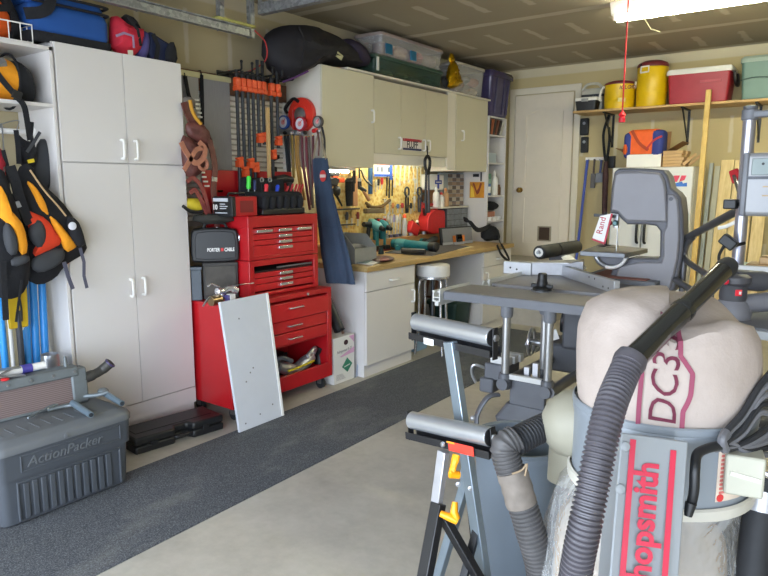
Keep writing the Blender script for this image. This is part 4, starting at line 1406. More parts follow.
# ------------------------------------------------------------ things on top of the wall cabinets
ski = M('black_bag_cloth', (30, 28, 34), .75, var=.2, scale=6, bump=.35)
t = thing('ski_bag', 'huge black padded bag slumped over the left end of the wall cabinets', 'bag', (-3.88, 4.3, 2.6))
part('body', MB().puff(P([(263, 42), (270, 30), (284, 25), (306, 25), (322, 31), (338, 38), (352, 50), (366, 66), (350, 68), (330, 64), (318, 63), (306, 70), (292, 77), (283, 81), (274, 72), (266, 58)], -3.86), .2, NX, wob=.22, rings=7), ski, t)
part('end_pocket', MB().puff(P([(338, 40), (350, 38), (362, 50), (369, 66), (356, 67), (346, 54)], -3.80), .12, NX, wob=.1), M('black_purple_cloth', (44, 36, 58), .7), t)
part('seam', MB().tube(curve(P([(299, 27), (304, 40), (303, 55), (300, 68)], -3.665), 5), .006, 6), ski, t)
part('badge', MB().obox(X(339.5, 56, -3.655), (.003, 0, -.001), (0, .035, -.012), (.002, .012, .02)), M('badge_cream', (190, 184, 140), .5), t)
part('purple_piping', MB().tube(curve(P([(283, 82), (296, 77), (308, 71)], -3.70), 5), .008, 6), M('purple_trim', (86, 48, 110), .6), t)

clearp = NG('clear_plastic', .12)
clearp.b.inputs['Base Color'].default_value = lin((226, 226, 226))
clearp.b.inputs['Alpha'].default_value = .30
clearp = clearp.m
greenp = NG('green_clear_plastic', .15)
greenp.b.inputs['Base Color'].default_value = lin((70, 100, 88))
greenp.b.inputs['Alpha'].default_value = .55
greenp = greenp.m


def bin_(t, x0, x1, y0, y1, z0, z1, m, lidm, lid_h=.025, taper=.02):
    r = .03
    outer = [(z0, taper), (z0+.01, taper*.8), (z1-.02, 0), (z1-.018, -.008), (z1, -.008)]
    b = MB().skin([rr(x0+i, x1-i, y0+i, y1-i, z, r) for z, i in outer] + [rr(x0+i+.004, x1-i-.004, y0+i+.004, y1-i-.004, z, r*.9) for z, i in ((z1, 0), (z0+.006, taper))])
    part('bin', b, m, t)
    part('lid', MB().skin([rr(x0-.012, x1+.012, y0-.012, y1+.012, z1-.006, r), rr(x0-.012, x1+.012, y0-.012, y1+.012, z1+lid_h*.5, r), rr(x0, x1, y0, y1, z1+lid_h, r*.9)]), lidm, t)


t = thing('storage_bin', 'long translucent green lidded bin under the clear one on the wall cabinets', 'bin', (-3.87, 5.6, 2.604))
bin_(t, -4.05, -3.74, 4.98, 6.17, 2.605, 2.775, greenp, M('green_lid', (64, 92, 80), .35))
for k, (c, y, h) in enumerate((((176, 178, 120), 5.25, .06), ((120, 132, 88), 5.5, .08), ((206, 208, 196), 5.72, .05), ((96, 110, 62), 5.92, .09), ((58, 66, 60), 6.06, .07))):
    part('contents', MB().puff([V((-3.80, y-.12, 2.62)), V((-3.80, y+.12, 2.62)), V((-3.80, y+.08, 2.62+h)), V((-3.80, y-.1, 2.62+h*.9))], .04, NX, wob=.2), M('bin_stuff_%d' % k, c, .8), t)
part('latch', MB().box((-3.735, 5.0, 2.65), (-3.725, 5.03, 2.77)), whitepl, t)
t = thing('storage_bin', 'long clear lidded bin of pink cloth stacked on the green bin', 'bin', (-3.87, 5.5, 2.802))
bin_(t, -4.05, -3.74, 5.08, 6.17, 2.802, 2.985, clearp, M('clear_lid', (176, 160, 156), .3))
for k, (c, y) in enumerate((((150, 110, 120), 5.25), ((190, 150, 140), 5.5), ((206, 130, 140), 5.75), ((190, 170, 160), 6.0))):
    part('contents', MB().puff([V((-3.84, y-.15, 2.815)), V((-3.84, y+.15, 2.815)), V((-3.84, y+.14, 2.94)), V((-3.84, y-.14, 2.95))], .08, NX, wob=.2), M('cloth_%d' % k, c, .8), t)
for y in (5.14, 5.55):
    part('latch', MB().box((-3.735, y, 2.82), (-3.722, y+.10, 2.91)), M('latch_blue', (30, 112, 150), .4), t, .003)
solo('maroon_bag', MB().puff([V((-3.84, 5.9, 3.012)), V((-3.84, 6.28, 3.012)), V((-3.84, 6.26, 3.03)), V((-3.84, 5.95, 3.035))], .06, NX, wob=.3), M('maroon_cloth', (116, 50, 62), .8), 'small maroon bag lying on the lid of the clear pink bin', 'bag')
gold = M('gold_foil', (206, 164, 24), .22, .85, var=.25, scale=18, bump=.8)
t = thing('foil_bag', 'crumpled shiny gold foil bag standing on the wall cabinets', 'bag', X(453, 88, -3.74))
part('bag', MB().puff(P([(447, 87), (452, 89), (461, 86), (459, 77), (456, 68), (453, 58), (450, 66), (448, 76)], -3.76), .06, NX, wob=.5), gold, t)
part('tied_top', MB().puff(P([(450, 64), (455, 63), (453, 56), (451, 52), (449, 57)], -3.76), .02, NX, wob=.5), gold, t)
t = thing('black_cable', 'coil of black cable beside the gold foil bag', 'cable', X(444, 85, -3.74))
q = X(444, 82, -3.76)
for k in range(3):
    part('coil', MB().torus(q+V((.01*k, .0, .006*k)), .055-.008*k, .010, (1, .2, .3), 18, 6), rubber, t)
t = thing('storage_bin', 'square clear bin with white lid at the right end of the wall cabinets', 'bin', (-3.87, 6.78, 2.604))
bin_(t, -4.05, -3.73, 6.47, 7.10, 2.605, 2.92, clearp, M('white_lid', (190, 186, 176), .35))
for k, (c, y, z, h) in enumerate((((120, 90, 70), 6.6, 2.62, .2), ((170, 150, 130), 6.75, 2.62, .12), ((206, 190, 170), 6.92, 2.62, .1), ((190, 110, 90), 6.95, 2.73, .1), ((110, 100, 96), 6.75, 2.75, .09))):
    part('contents', MB().puff([V((-3.81, y-.1, z)), V((-3.81, y+.1, z)), V((-3.81, y+.08, z+h)), V((-3.81, y-.09, z+h*.9))], .06, NX, wob=.3), M('toy_%d' % k, c, .7), t)
purp = NG('purple_plastic', .25)
purp.color(purp.mix(purp.noise(7, 3), (46, 44, 74), (84, 74, 112)))
purp = purp.m
t = thing('storage_bin', 'dark purple tapered lidded tote on top of the tall shelf unit', 'bin', (-3.84, 7.42, 2.425))
part('bin', rbox(-4.05, -3.66, 7.17, 7.70, ((2.426, .05), (2.44, .04), (2.88, .0)), .05), purp, t)
part('lid', rbox(-4.07, -3.64, 7.14, 7.73, ((2.875, .0), (2.915, .0), (2.95, .02)), .05), purp, t)
for yy in (7.3, 7.5, 7.6):
    part('rib', MB().bar(V((-3.655, yy, 2.87)), V((-3.685, yy, 2.46)), .03, .012, (1, 0, 0)), purp, t)

# ------------------------------------------------------------ tall shelf unit at the end of the bench
t = thing('shelf_unit', 'tall narrow white open shelf unit between the bench and the house door', 'shelf unit', (-3.86, 7.4, 0))
part('side_panel', MB().box((-4.09, 7.15, 0), (-3.68, 7.168, 2.42)), white, t, .001)
part('side_panel', MB().box((-4.09, 7.60, 0), (-3.68, 7.618, 2.42)), white, t, .001)
part('back_panel', MB().box((-4.095, 7.15, 0), (-4.088, 7.618, 2.42)), white, t)
for z in (2.405, 2.19, 1.86, 1.47, 1.16, .1):
    part('shelf', MB().box((-4.09, 7.168, z), (-3.685, 7.60, z+.018)), white, t)
for k, (y, c, lean, h, lab) in enumerate(((7.2, (40, 38, 40), .02, .17, 'black leaning book leftmost on the top shelf of the tall unit'), (7.25, (170, 96, 60), .05, .18, 'orange-brown leaning book on the top shelf of the tall unit'),
                                          (7.30, (48, 42, 40), .06, .18, 'dark leaning book in the middle of the top shelf'), (7.36, (120, 70, 52), .08, .18, 'brown leaning book right of the middle on the top shelf'),
                                          (7.42, (60, 54, 50), .09, .18, 'dark brown leaning book second from the right on the top shelf'), (7.49, (196, 192, 180), .09, .18, 'pale leaning book rightmost on the top shelf'))):
    b = V((-3.80, y, 2.21))
    t2 = thing('book', lab, 'book', b, 'books on the tall shelf unit')
    u = V((0, lean, h))
    part('cover', MB().obox(b+u/2+V((.02, 0, 0)), V((.09, 0, 0)), V((0, .016, -.003)), u/2), M('book_%d' % k, c, .6), t2, .002)
    part('pages', MB().obox(b+u/2+V((.02, 0, 0)), V((.086, 0, 0)), V((0, .012, -.002)), u*.505), M('paper', (222, 214, 196), .8), t2)


def bottle(name, label, c, r, h, body, capm, neck=.35, cat='bottle', grp=None):
    t = thing(name, label, cat, c, grp)
    part('body', MB().lathe(c, [(r*.9, .001), (r, .008), (r, h*.62), (r*.85, h*.7), (r*neck, h*.78), (r*neck, h*.84)], 16), body, t)
    part('cap', MB().lathe(c, [(r*neck*1.2, h*.82), (r*neck*1.15, h*.92), (r*.12, h), (0, h)], 12), capm, t)
    return t


def can(name, label, c, r, h, body, band, cat='can'):
    t = thing(name, label, cat, c)
    part('body', MB().lathe(c, [(r*.95, .001), (r, .004), (r, h-.004), (r*.95, h)], 18), body, t)
    part('label_band', MB().lathe(c, [(r*1.01, h*.2), (r*1.01, h*.75)], 18, cap=False), band, t)
    return t


can('paint_can', 'green tin on the middle shelf of the tall unit', V((-3.76, 7.27, 1.488)), .06, .26, M('sage_green', (96, 140, 120), .5), M('pale_green', (150, 180, 160), .5))
bottle('spray_bottle', 'white bottle beside the green tin on the tall shelf unit', V((-3.74, 7.44, 1.488)), .045, .30, whitepl, whitepl)
can('blue_tin', 'small blue and white tin in front of the green one on the shelf', V((-3.71, 7.22, 1.488)), .035, .14, M('blue_tin', (84, 116, 166), .4), whitepl)
solo('brown_jar', MB().lathe((-3.73, 7.535, 1.488), [(.03, 0), (.032, .09), (.022, .11), (.022, .13), (0, .13)], 14), M('brown_glass', (104, 70, 40), .3), 'small brown jar at the right of the middle shelf', 'jar')
solo('knit_cloth', MB().puff([V((-3.76, 7.2, 1.30)), V((-3.76, 7.52, 1.30)), V((-3.76, 7.54, 1.37)), V((-3.76, 7.42, 1.42)), V((-3.76, 7.24, 1.40))], .08, NX, wob=.2), blackcloth, 'crumpled black cloth on the lower shelf of the tall unit', 'cloth')
solo('small_box', MB().box((-3.83, 7.2, 1.18), (-3.70, 7.40, 1.29)), M('salmon_card', (176, 120, 96), .7), 'small salmon box under the black cloth on the tall shelf unit', 'box', bev=.003)
for k, (y, lab) in enumerate(((7.24, 'white cup leftmost at the front of the lower shelf'), (7.36, 'white cup in the middle of the lower shelf'), (7.48, 'white cup rightmost at the front of the lower shelf'))):
    solo('cup', MB().lathe((-3.695, y, 1.178), [(.03, 0), (.034, .05), (.031, .05), (.028, .006), (0, .006)], 14), whitepl, lab, 'cup', 'cups on the tall shelf unit')
solo('clear_box', MB().box((-3.98, 7.2, 1.88), (-3.75, 7.5, 2.0)), M('frosted_blue', (176, 190, 196), .3), 'pale frosted plastic box on the second shelf of the tall unit', 'box', bev=.006)
t = thing('picture', 'small orange and yellow picture pinned to the white side of the shelf unit', 'picture', Y(474.5, 198, 7.148))
a, b = Y(470, 182, 7.146), Y(484, 198, 7.146)
part('sheet', MB().box((a.x, 7.143, b.z), (b.x, 7.148, a.z)), M('orange_print', (226, 140, 40), .6, var=.3, scale=9), t)
w_, h_ = b.x-a.x, a.z-b.z
part('printed_shape', MB().prism([V((a.x+w_*u, 7.1425, b.z+h_*v)) for u, v in ((.3, .95), (.5, .45), (.62, .62), (.72, .95), (.85, .9), (.66, .3), (.5, .2), (.2, .9))], (0, .001, 0)), M('brown_print', (132, 60, 40), .6), t)
part('printed_shape', MB().prism([V((a.x+w_*u, 7.1425, b.z+h_*v)) for u, v in ((.05, .05), (.35, .05), (.25, .6), (.08, .8))], (0, .001, 0)), M('yellow_print', (240, 200, 70), .6), t)
q = Y(480, 176, 7.13)
t = thing('key_hook', 'small black hook with keys on the white shelf unit side', 'hook', q)
part('plate', MB().box(q+V((-.1, .005, -.01)), q+V((-.02, .016, .025))), black, t, .003)
part('key', MB().box(q+V((-.0, .008, -.06)), q+V((.018, .015, .05))), dsteel, t, .002)
part('key', MB().torus(q+V((.01, .01, .06)), .014, .003, (0, 1, 0), 12, 6), steel, t)

# ------------------------------------------------------------ workbench
BX = -3.26
t = thing('worktop', 'long wooden worktop running over the two white base cabinets', 'worktop', (-3.67, 5.58, .90))
part('slab', MB().box((-4.095, 4.20, .902), (-3.235, 6.985, .945)), woody, t, .003)
part('upstand', MB().box((-4.095, 4.20, .946), (-3.97, 7.14, 1.06)), woodx if 0 else make_wood('upstand_wood', (150, 104, 58), (182, 134, 82), (14, 1, 14)), t, .003)


def base_cab(name, label, y0, y1, hand_right):
    t = thing(name, label, 'cabinet', (-3.67, (y0+y1)/2, 0))
    part('carcass', MB().box((-4.09, y0, .105), (BX-.02, y1, .90)), white, t, .001)
    part('plinth', MB().box((-4.09, y0+.004, 0), (BX-.03, y1-.004, .105)), white, t)
    d = part('drawer', MB().box((BX-.018, y0+.002, .735), (BX, y1-.002, .895)), white, t, .002)
    m = (y0+y1)/2+.03
    pull(d, m-.06, .80, .80, BX, vertical=False, y1=m+.06)
    d = part('door', MB().box((BX-.018, y0+.002, .108), (BX, y1-.002, .728)), white, t, .002)
    yy = y1-.05 if hand_right else y0+.06
    pull(d, yy, .56, .67, BX)
    return t


base_cab('base_cabinet', 'white base cabinet under the left end of the wooden worktop', 4.22, 4.945, True)
base_cab('base_cabinet', 'white base cabinet under the right end of the worktop by the door', 6.285, 6.96, False)

# stool in the knee space
q = D(433, 268, 6.25)
sx, sy = q.x, q.y
seatm = M('white_vinyl', (214, 212, 208), .5)
t = thing('stool', 'round stool with white seat and bent chrome legs under the worktop', 'stool', (sx, sy, 0))
part('seat', MB().lathe((sx, sy, 0), [(.0, .74), (.14, .74), (.158, .75), (.162, .78), (.162, .84), (.155, .862), (.12, .872), (0, .875)], 32), seatm, t)
part('seat_rim', MB().lathe((sx, sy, 0), [(.158, .735), (.164, .74), (.164, .755), (.158, .76)], 32, cap=False), chrome, t)
for k in range(4):
    a = PI/4+PI/2*k+.3
    c_, s_ = math.cos(a), math.sin(a)
    part('leg', MB().tube(curve([V((sx+.02*c_, sy+.02*s_, .728)), V((sx+.12*c_, sy+.12*s_, .722)), V((sx+.15*c_, sy+.15*s_, .67)), V((sx+.15*c_, sy+.15*s_, .4)), V((sx+.19*c_, sy+.19*s_, .005))], 6), .012, 10), chrome, t)
part('foot_ring', MB().torus((sx, sy, .22), .168, .009, n=32), chrome, t)
part('screw_post', MB().cyl((sx, sy, .35), (sx, sy, .74), .018, n=12), dsteel, t)
t = thing('storage_tub', 'pale blue open tub standing on the floor under the worktop', 'tub', Z(419, 352, 0)+V((-.12, .05, 0)))
q = Z(419, 352, 0)+V((-.12, .05, 0))
lb = M('pale_blue_plastic', (128, 160, 190), .5)
part('body', MB().skin([rr(q.x-.14, q.x+.1, q.y-.09, q.y+.14, .002, .03), rr(q.x-.17, q.x+.13, q.y-.11, q.y+.17, .28, .03), rr(q.x-.165, q.x+.125, q.y-.105, q.y+.165, .28, .03), rr(q.x-.14, q.x+.1, q.y-.09, q.y+.14, .01, .03)]), lb, t)
part('rim', MB().skin([rr(q.x-.185, q.x+.145, q.y-.125, q.y+.185, .262, .03), rr(q.x-.185, q.x+.145, q.y-.125, q.y+.185, .285, .03), rr(q.x-.165, q.x+.125, q.y-.105, q.y+.165, .285, .03), rr(q.x-.165, q.x+.125, q.y-.105, q.y+.165, .262, .03)], False), lb, t)
t = thing('green_bin', 'dark green bin standing against the right base cabinet under the worktop', 'bin', (-3.5, 6.1, 0))
dg = M('dark_green_plastic', (26, 52, 46), .5)
part('body', rbox(-3.72, -3.36, 5.88, 6.24, ((.002, .03), (.3, .01), (.36, .0)), .04), dg, t)
part('lid', rbox(-3.735, -3.345, 5.865, 6.255, ((.35, 0), (.38, 0), (.40, .02)), .04), dg, t)
t = thing('folding_easel', 'brown wooden folding easel leaning behind the stool', 'frame', (-3.7, 5.95, 0))
part('rail', MB().bar(V((-3.6, 5.75, .0)), V((-3.66, 6.02, .74)), .03, .02), M('red_brown_wood', (108, 74, 58), .6), t)
part('rail', MB().bar(V((-3.75, 5.75, .0)), V((-3.78, 6.06, .74)), .03, .02), M('red_brown_wood', (108, 74, 58), .6), t)
part('brace', MB().bar(V((-3.6, 5.9, .42)), V((-3.78, 5.92, .42)), .02, .02), M('red_brown_wood', (108, 74, 58), .6), t)
t = thing('shop_fan', 'dark round motor base on the floor behind the stool', 'motor', (-3.82, 5.5, 0))
part('body', MB().lathe((-3.82, 5.45, 0), [(.12, 0), (.13, .05), (.1, .12), (.1, .3), (.06, .36), (0, .37)], 20), blackm, t)
part('panel', MB().box((-3.95, 5.1, .003), (-3.9, 5.3, .6)), M('clear_grey', (150, 154, 160), .3), t)

# bench clutter -------------------------------------------------------
BZ = .946
t = thing('parts_bin', 'open grey steel bin at the left end of the worktop behind the apron', 'bin', (-3.55, 4.42, BZ))
gb = M('bin_grey', (146, 148, 146), .5, .1, var=.1)
o = [V((-3.80, 4.30, 0)), V((-3.44, 4.30, 0)), V((-3.44, 4.60, 0)), V((-3.80, 4.60, 0))]
m = MB()
m.box((-3.80, 4.30, BZ), (-3.44, 4.60, BZ+.006)).box((-3.80, 4.30, BZ), (-3.794, 4.60, BZ+.24)).box((-3.446, 4.30, BZ), (-3.44, 4.60, BZ+.13))
m.prism([V((-3.80, 4.30, BZ)), V((-3.44, 4.30, BZ)), V((-3.44, 4.30, BZ+.13)), V((-3.55, 4.30, BZ+.24)), V((-3.80, 4.30, BZ+.24))], (0, .006, 0))
m.prism([V((-3.80, 4.594, BZ)), V((-3.44, 4.594, BZ)), V((-3.44, 4.594, BZ+.13)), V((-3.55, 4.594, BZ+.24)), V((-3.80, 4.594, BZ+.24))], (0, .006, 0))
part('tray', m, gb, t)
part('contents', MB().puff([V((-3.62, 4.33, BZ+.13)), V((-3.48, 4.33, BZ+.11)), V((-3.48, 4.57, BZ+.11)), V((-3.62, 4.57, BZ+.14))], .03, (0, 0, 1)), dsteel, t)
for k, (py, lab) in enumerate(((377, 'left one of two teal cordless drills standing on end beside the grey bin'), (384, 'right one of two teal cordless drills standing on end beside the grey bin'))):
    q = Z(py-1, 251-k, BZ)
    t = thing('cordless_drill', lab, 'drill', q, 'teal drills on the worktop')
    part('battery', MB().box(q+V((-.05, -.035, .0))*1.25, q+V((.05, .035, .045))*1.25), black, t, .006)
    part('grip', MB().tube([q+V((.0, 0, .04))*1.25, q+V((.0, 0, .13))*1.25, q+V((.0, .0, .19))*1.25], [.032, .03, .037], 12), teal, t)
    part('motor', MB().tube([q+V((-.09, .03, .24))*1.25, q+V((-.05, .01, .225))*1.25, q+V((.03, -.01, .20))*1.25, q+V((.06, -.015, .19))*1.25], [.032, .047, .05, .034], 14), M('teal_light', (88, 150, 152), .4) if k == 0 else teal, t)
    part('chuck', MB().tube([q+V((.06, -.015, .19))*1.25, q+V((.10, -.025, .178))*1.25], [.028, .02], 12), black, t)
    part('base_plate', MB().box(q+V((-.055, -.04, -.0))*1.25, q+V((.055, .04, .012))*1.25), M('drill_red_base', (110, 40, 40), .5), t)
can('small_can', 'small red and yellow tin on the worktop front beside the teal drills', Z(364.5, 262, BZ), .032, .075, M('tin_red', (190, 40, 40), .4), M('tin_yellow', (220, 180, 80), .4))
t = thing('magazine', 'white sheets and a magazine at the left front corner of the worktop', 'papers', Z(362, 264, BZ))
a = [Z(*q, BZ+.002) for q in ((352, 263), (372, 265.5), (386, 260), (366, 258))]
part('sheets', MB().prism(a, (0, 0, .008)), M('paper_white', (226, 222, 220), .7), t)
part('cover', MB().prism([Z(*q, BZ+.0105) for q in ((353, 262.5), (366, 263.5), (372, 260.8), (358, 260))], (0, 0, .003)), M('cover_teal', (96, 120, 124), .4), t)
t = thing('leather_pouch', 'flat dark red leather pouch lying on the front of the worktop', 'pouch', Z(384, 259, BZ))
a = [Z(*q, BZ+.016) for q in ((370, 259.5), (380, 262.5), (397, 259), (388, 255.5), (376, 256))]
part('body', MB().puff(a, .014, (0, 0, 1)), M('dark_red_leather', (84, 44, 40), .5), t)
part('flap', MB().puff([Z(*q, BZ+.028) for q in ((380, 261), (390, 260), (388, 257.5), (379, 258))], .008, (0, 0, 1)), M('pink_leather', (140, 70, 66), .5), t)
solo('bit_holder', MB().lathe(Z(381, 254, BZ), [(.028, 0), (.028, .03), (.02, .05), (.022, .06), (0, .06)], 14), M('dark_teal', (30, 60, 66), .4), 'small dark teal knob-shaped holder behind the leather pouch', 'holder')
t = thing('bench_mat', 'dark grey rubber mat on the worktop under the teal tools', 'mat', Z(420, 250, BZ))
part('sheet', MB().prism([Z(*q, BZ) for q in ((385, 253), (432, 256), (470, 246.5), (424, 243))], (0, 0, .006)), M('mat_grey', (84, 84, 88), .85, var=.1), t)
MZ = BZ+.006
t = thing('heat_gun', 'large teal power tool with a wide barrel lying across the bench mat', 'power tool', Z(415, 250, MZ))
ta, tb_ = Z(388, 248, MZ)+V((0, 0, .055)), Z(436, 252, MZ)+V((0, 0, .05))
tm = (ta+tb_)/2
part('body', MB().tube([ta, ta*.9+tb_*.1, ta*.72+tb_*.28, ta*.55+tb_*.45, ta*.2+tb_*.8, tb_*.9+ta*.1], [.03, .046, .055, .05, .045, .042], 16), teal, t)
part('nozzle', MB().tube([tb_*.88+ta*.12, tb_, tb_*1.02-ta*.02], [.045, .05, .038], 16), black, t)
part('light_cap', MB().tube([ta*.78+tb_*.22, ta*.6+tb_*.4], [.058, .053], 16), M('teal_light', (88, 150, 152), .4), t)
part('handle', MB().tube([ta*.8+tb_*.2, ta*.8+tb_*.2+V((.05, -.08, -.03)), ta*.8+tb_*.2+V((.1, -.13, -.035))], [.03, .026, .028], 12), teal, t)
part('battery', MB().tube([Z(402, 254, MZ)+V((0, 0, .03)), Z(425, 255, MZ)+V((0, 0, .03))], [.028, .028], 8), black, t)
ta, tb_ = Z(398, 243, MZ)+V((0, 0, .04)), Z(424, 245, MZ)+V((0, 0, .04))
t = thing('grinder', 'teal angle grinder lying behind the wide-barrelled teal tool', 'power tool', (ta+tb_)/2-V((0, 0, .04)))
part('body', MB().tube([ta, ta*.7+tb_*.3, tb_], [.03, .04, .034], 14), teal, t)
part('head', MB().tube([tb_, tb_*1.2-ta*.2], [.036, .03], 14), black, t)
part('disc', MB().lathe(tb_*1.18-ta*.18-V((0, 0, .035)), [(.07, 0), (.07, .006), (.02, .015), (0, .015)], 20), dsteel, t)
ta, tb_ = Z(427, 247, MZ)+V((0, 0, .04)), Z(436, 242, MZ)+V((0, 0, .045))
t = thing('driver_drill', 'dark teal drill body at the right of the bench mat', 'power tool', (ta+tb_)/2-V((0, 0, .042)))
part('body', MB().tube([ta, (ta+tb_)/2, tb_], [.03, .04, .036], 14), M('dark_teal', (30, 60, 66), .4), t)
part('chuck', MB().tube([ta, ta*1.4-tb_*.4], [.025, .018], 12), black, t)
part('grip', MB().tube([tb_, tb_+V((-.12, .06, .0))], [.028, .026], 12), black, t)
a, b = Z(418, 243, MZ)+V((.0, 0, .06)), Z(426, 240, MZ)+V((.0, 0, .12))
t = thing('torch', 'red cylindrical torch propped behind the teal tools', 'torch', a-V((0, 0, .07)))
part('body', MB().tube([a, b], .022, 14), redpl, t)
part('head', MB().tube([b, b+(b-a).normalized()*.04], [.024, .03], 14), M('red_dark', (150, 30, 36), .4), t)
part('stand', MB().cyl(V((a.x, a.y, MZ)), a, .012, n=10), black, t)
# speaker dock
q0, q1 = Z(444, 246, BZ), Z(475, 243, BZ)
t = thing('speaker_dock', 'grey music player dock with two speakers on the right of the worktop', 'speaker dock', (q0+q1)/2)
d = (q1-q0).normalized()
n_ = V((d.y, -d.x, 0))
L = (q1-q0).length


def DK(u, w, z):
    return q0+d*(u*L)+n_*w+V((0, 0, z))


part('body', MB().prism([DK(0, -.03, .003), DK(1, -.03, .003), DK(1, -.055, .195), DK(0, -.055, .195)], n_*-.03), black, t, .006)
part('grille', MB().prism([DK(.03, -.028, .035), DK(.97, -.028, .035), DK(.97, -.049, .185), DK(.03, -.049, .185)], n_*.004), M('grille_grey', (136, 138, 142), .6), t)
part('trim_strip', MB().prism([DK(.02, -.026, .006), DK(.98, -.026, .006), DK(.98, -.029, .033), DK(.02, -.029, .033)], n_*.003), M('silver_plastic', (186, 188, 192), .4), t)
part('cradle', MB().prism([DK(.34, -.0, .0), DK(.66, -.0, .0), DK(.66, -.02, .03), DK(.34, -.02, .03)], n_*-.02), M('silver_plastic', (186, 188, 192), .4), t, .004)
for s_ in (.37, .66):
    part('glow_panel', MB().prism([DK(s_-.04, -.02, .03), DK(s_+.04, -.02, .03), DK(s_+.04, -.03, .1), DK(s_-.04, -.03, .1)], n_*.004), M('amber_panel', (226, 130, 50), .5), t)
t = thing('music_player', 'small black music player standing in the grey dock', 'music player', DK(.51, -.01, .03))
part('body', MB().prism([DK(.42, -.0, .03), DK(.60, -.0, .03), DK(.60, -.02, .115), DK(.42, -.02, .115)], n_*-.008), black, t, .003)
part('screen', MB().prism([DK(.44, .001, .065), DK(.58, .001, .065), DK(.58, -.0165, .11), DK(.44, -.0165, .11)], n_*.0015), M('screen_dark', (12, 12, 16), .1), t)
t = thing('papers', 'cream papers and a ruler lying on the worktop before the dock', 'papers', Z(455, 249, BZ))
part('sheet', MB().prism([Z(*q, BZ) for q in ((437, 247.5), (452, 250.5), (474, 247), (462, 245.5))], (0, 0, .003)), M('cream_paper', (228, 220, 180), .8), t)
part('orange_card', MB().prism([Z(*q, BZ+.0035) for q in ((447, 248), (454, 249), (458, 247.8), (452, 247))], (0, 0, .002)), M('orange_card', (230, 160, 100), .7), t)
# camera bag
q = Z(489, 241, BZ)
t = thing('camera_bag', 'black camera bag on the right end of the worktop, strap hanging over the edge', 'bag', q)
part('body', MB().puff([q+V((.0, -.12, .0)), q+V((0, .14, .0)), q+V((0, .17, .08)), q+V((0, .11, .17)), q+V((0, -.03, .20)), q+V((0, -.11, .13))], .1, NX, wob=.1), blackcloth, t)
part('front_pocket', MB().puff([q+V((.085, -.05, .01)), q+V((.085, .1, .01)), q+V((.085, .1, .09)), q+V((.085, -.05, .10))], .03, NX), blackcloth, t)
part('grab_strap', MB().strap(curve([q+V((.02, -.02, .18)), X(478, 230, -3.42), X(470, 222, -3.45), X(464, 219, -3.55)], 5), .05, .012, NX), blackcloth, t)
part('shoulder_strap', MB().strap(curve([q+V((.06, .12, .05)), X(500, 242, -3.24), X(504, 249, -3.21), X(509, 259, -3.2), X(507, 260, -3.2), X(501, 254, -3.21), X(497, 245, -3.235)], 5), .03, .006, NX), blackcloth, t)

# ------------------------------------------------------------ tool board behind the bench
OX = WX+.02
solo('tool_board', MB().box((WX+.001, 4.55, 1.062), (OX, 6.33, 1.895)), osb, 'yellow strand board covered with hanging tools behind the worktop', 'board')
TXp = OX+.03
t = thing('under_cabinet_light', 'white strip light glowing under the left wall cabinet', 'light', (-3.95, 4.6, 1.74))
part('housing', MB().box((-4.02, 4.35, 1.745), (-3.9, 4.88, 1.764)), whitepl, t)
part('tube', MB().cyl((-3.96, 4.37, 1.735), (-3.96, 4.86, 1.735), .012, n=10), M('tube_glow2', (255, 252, 226), .3, var=0, emit=30), t)
t = thing('under_cabinet_light', 'white strip light behind the valance of the middle wall cabinet', 'light', (-3.9, 5.5, 1.88))
part('housing', MB().box((-3.95, 4.95, 1.88), (-3.83, 6.15, 1.899)), whitepl, t)
part('tube', MB().cyl((-3.89, 4.97, 1.868), (-3.89, 6.13, 1.868), .012, n=10), M('tube_glow2'), t)
t = thing('licence_plate', 'red white and blue licence-plate sign on the tool board', 'sign', X(383, 177, TXp))
a, b = X(374, 161, TXp), X(391.5, 177, TXp)
part('sheet', MB().box((TXp-.004, a.y, b.z), (TXp, b.y, a.z)), M('plate_white', (222, 218, 212), .4), t, .001)
hh = a.z-b.z
part('red_band', MB().box((TXp-.001, a.y+.003, a.z-hh*.24), (TXp+.001, b.y-.003, a.z-.003)), M('bright_red2', (214, 40, 58), .4), t)
part('blue_band', MB().box((TXp-.001, a.y+.003, b.z+.003), (TXp+.001, b.y-.02, b.z+hh*.18)), M('royal_blue', (40, 84, 180), .4), t)
part('blue_edge', MB().box((TXp-.001, b.y-.035, b.z-.03), (TXp+.004, b.y+.012, a.z+.005)), M('royal_blue', (40, 84, 180), .4), t)
part('lettering', text_mb('123 456', .075, (TXp+.0015, a.y+.03, (a.z+b.z)/2), (0, 1, 0), (0, 0, 1), .001, stretch=.95) if 0 else MB().box((TXp, a.y+.05, b.z+hh*.32), (TXp+.001, a.y+.08, a.z-hh*.36)).box((TXp, a.y+.12, b.z+hh*.32), (TXp+.001, a.y+.15, a.z-hh*.36)).box((TXp, a.y+.24, b.z+hh*.32), (TXp+.001, a.y+.27, a.z-hh*.36)), M('dark_ink', (70, 84, 110), .5), t)


def board_tool(name, label, cat, px, py0, py1, head, handle=None, hm=None, grp=None, w=.012, hr=.014, x=None):
    """a tool hung on the board: straight shaft from py0 (top) to py1, optional handle at the bottom"""
    x = x or TXp
    p, q = X(px[0], py0, x), X(px[1], py1, x)
    t = thing(name, label, cat, q, grp)
    for nm, fn in head:
        part(nm, fn(p, q), spanm, t)
    part('peg', MB().cyl(V((OX-.012, p.y, p.z+.004)), V((x+.008, p.y, p.z+.004)), .004, n=6), dsteel, t)
    return t


HM = {}
spanm = M('spanner_bright', (206, 206, 200), .35, .35, var=.05)


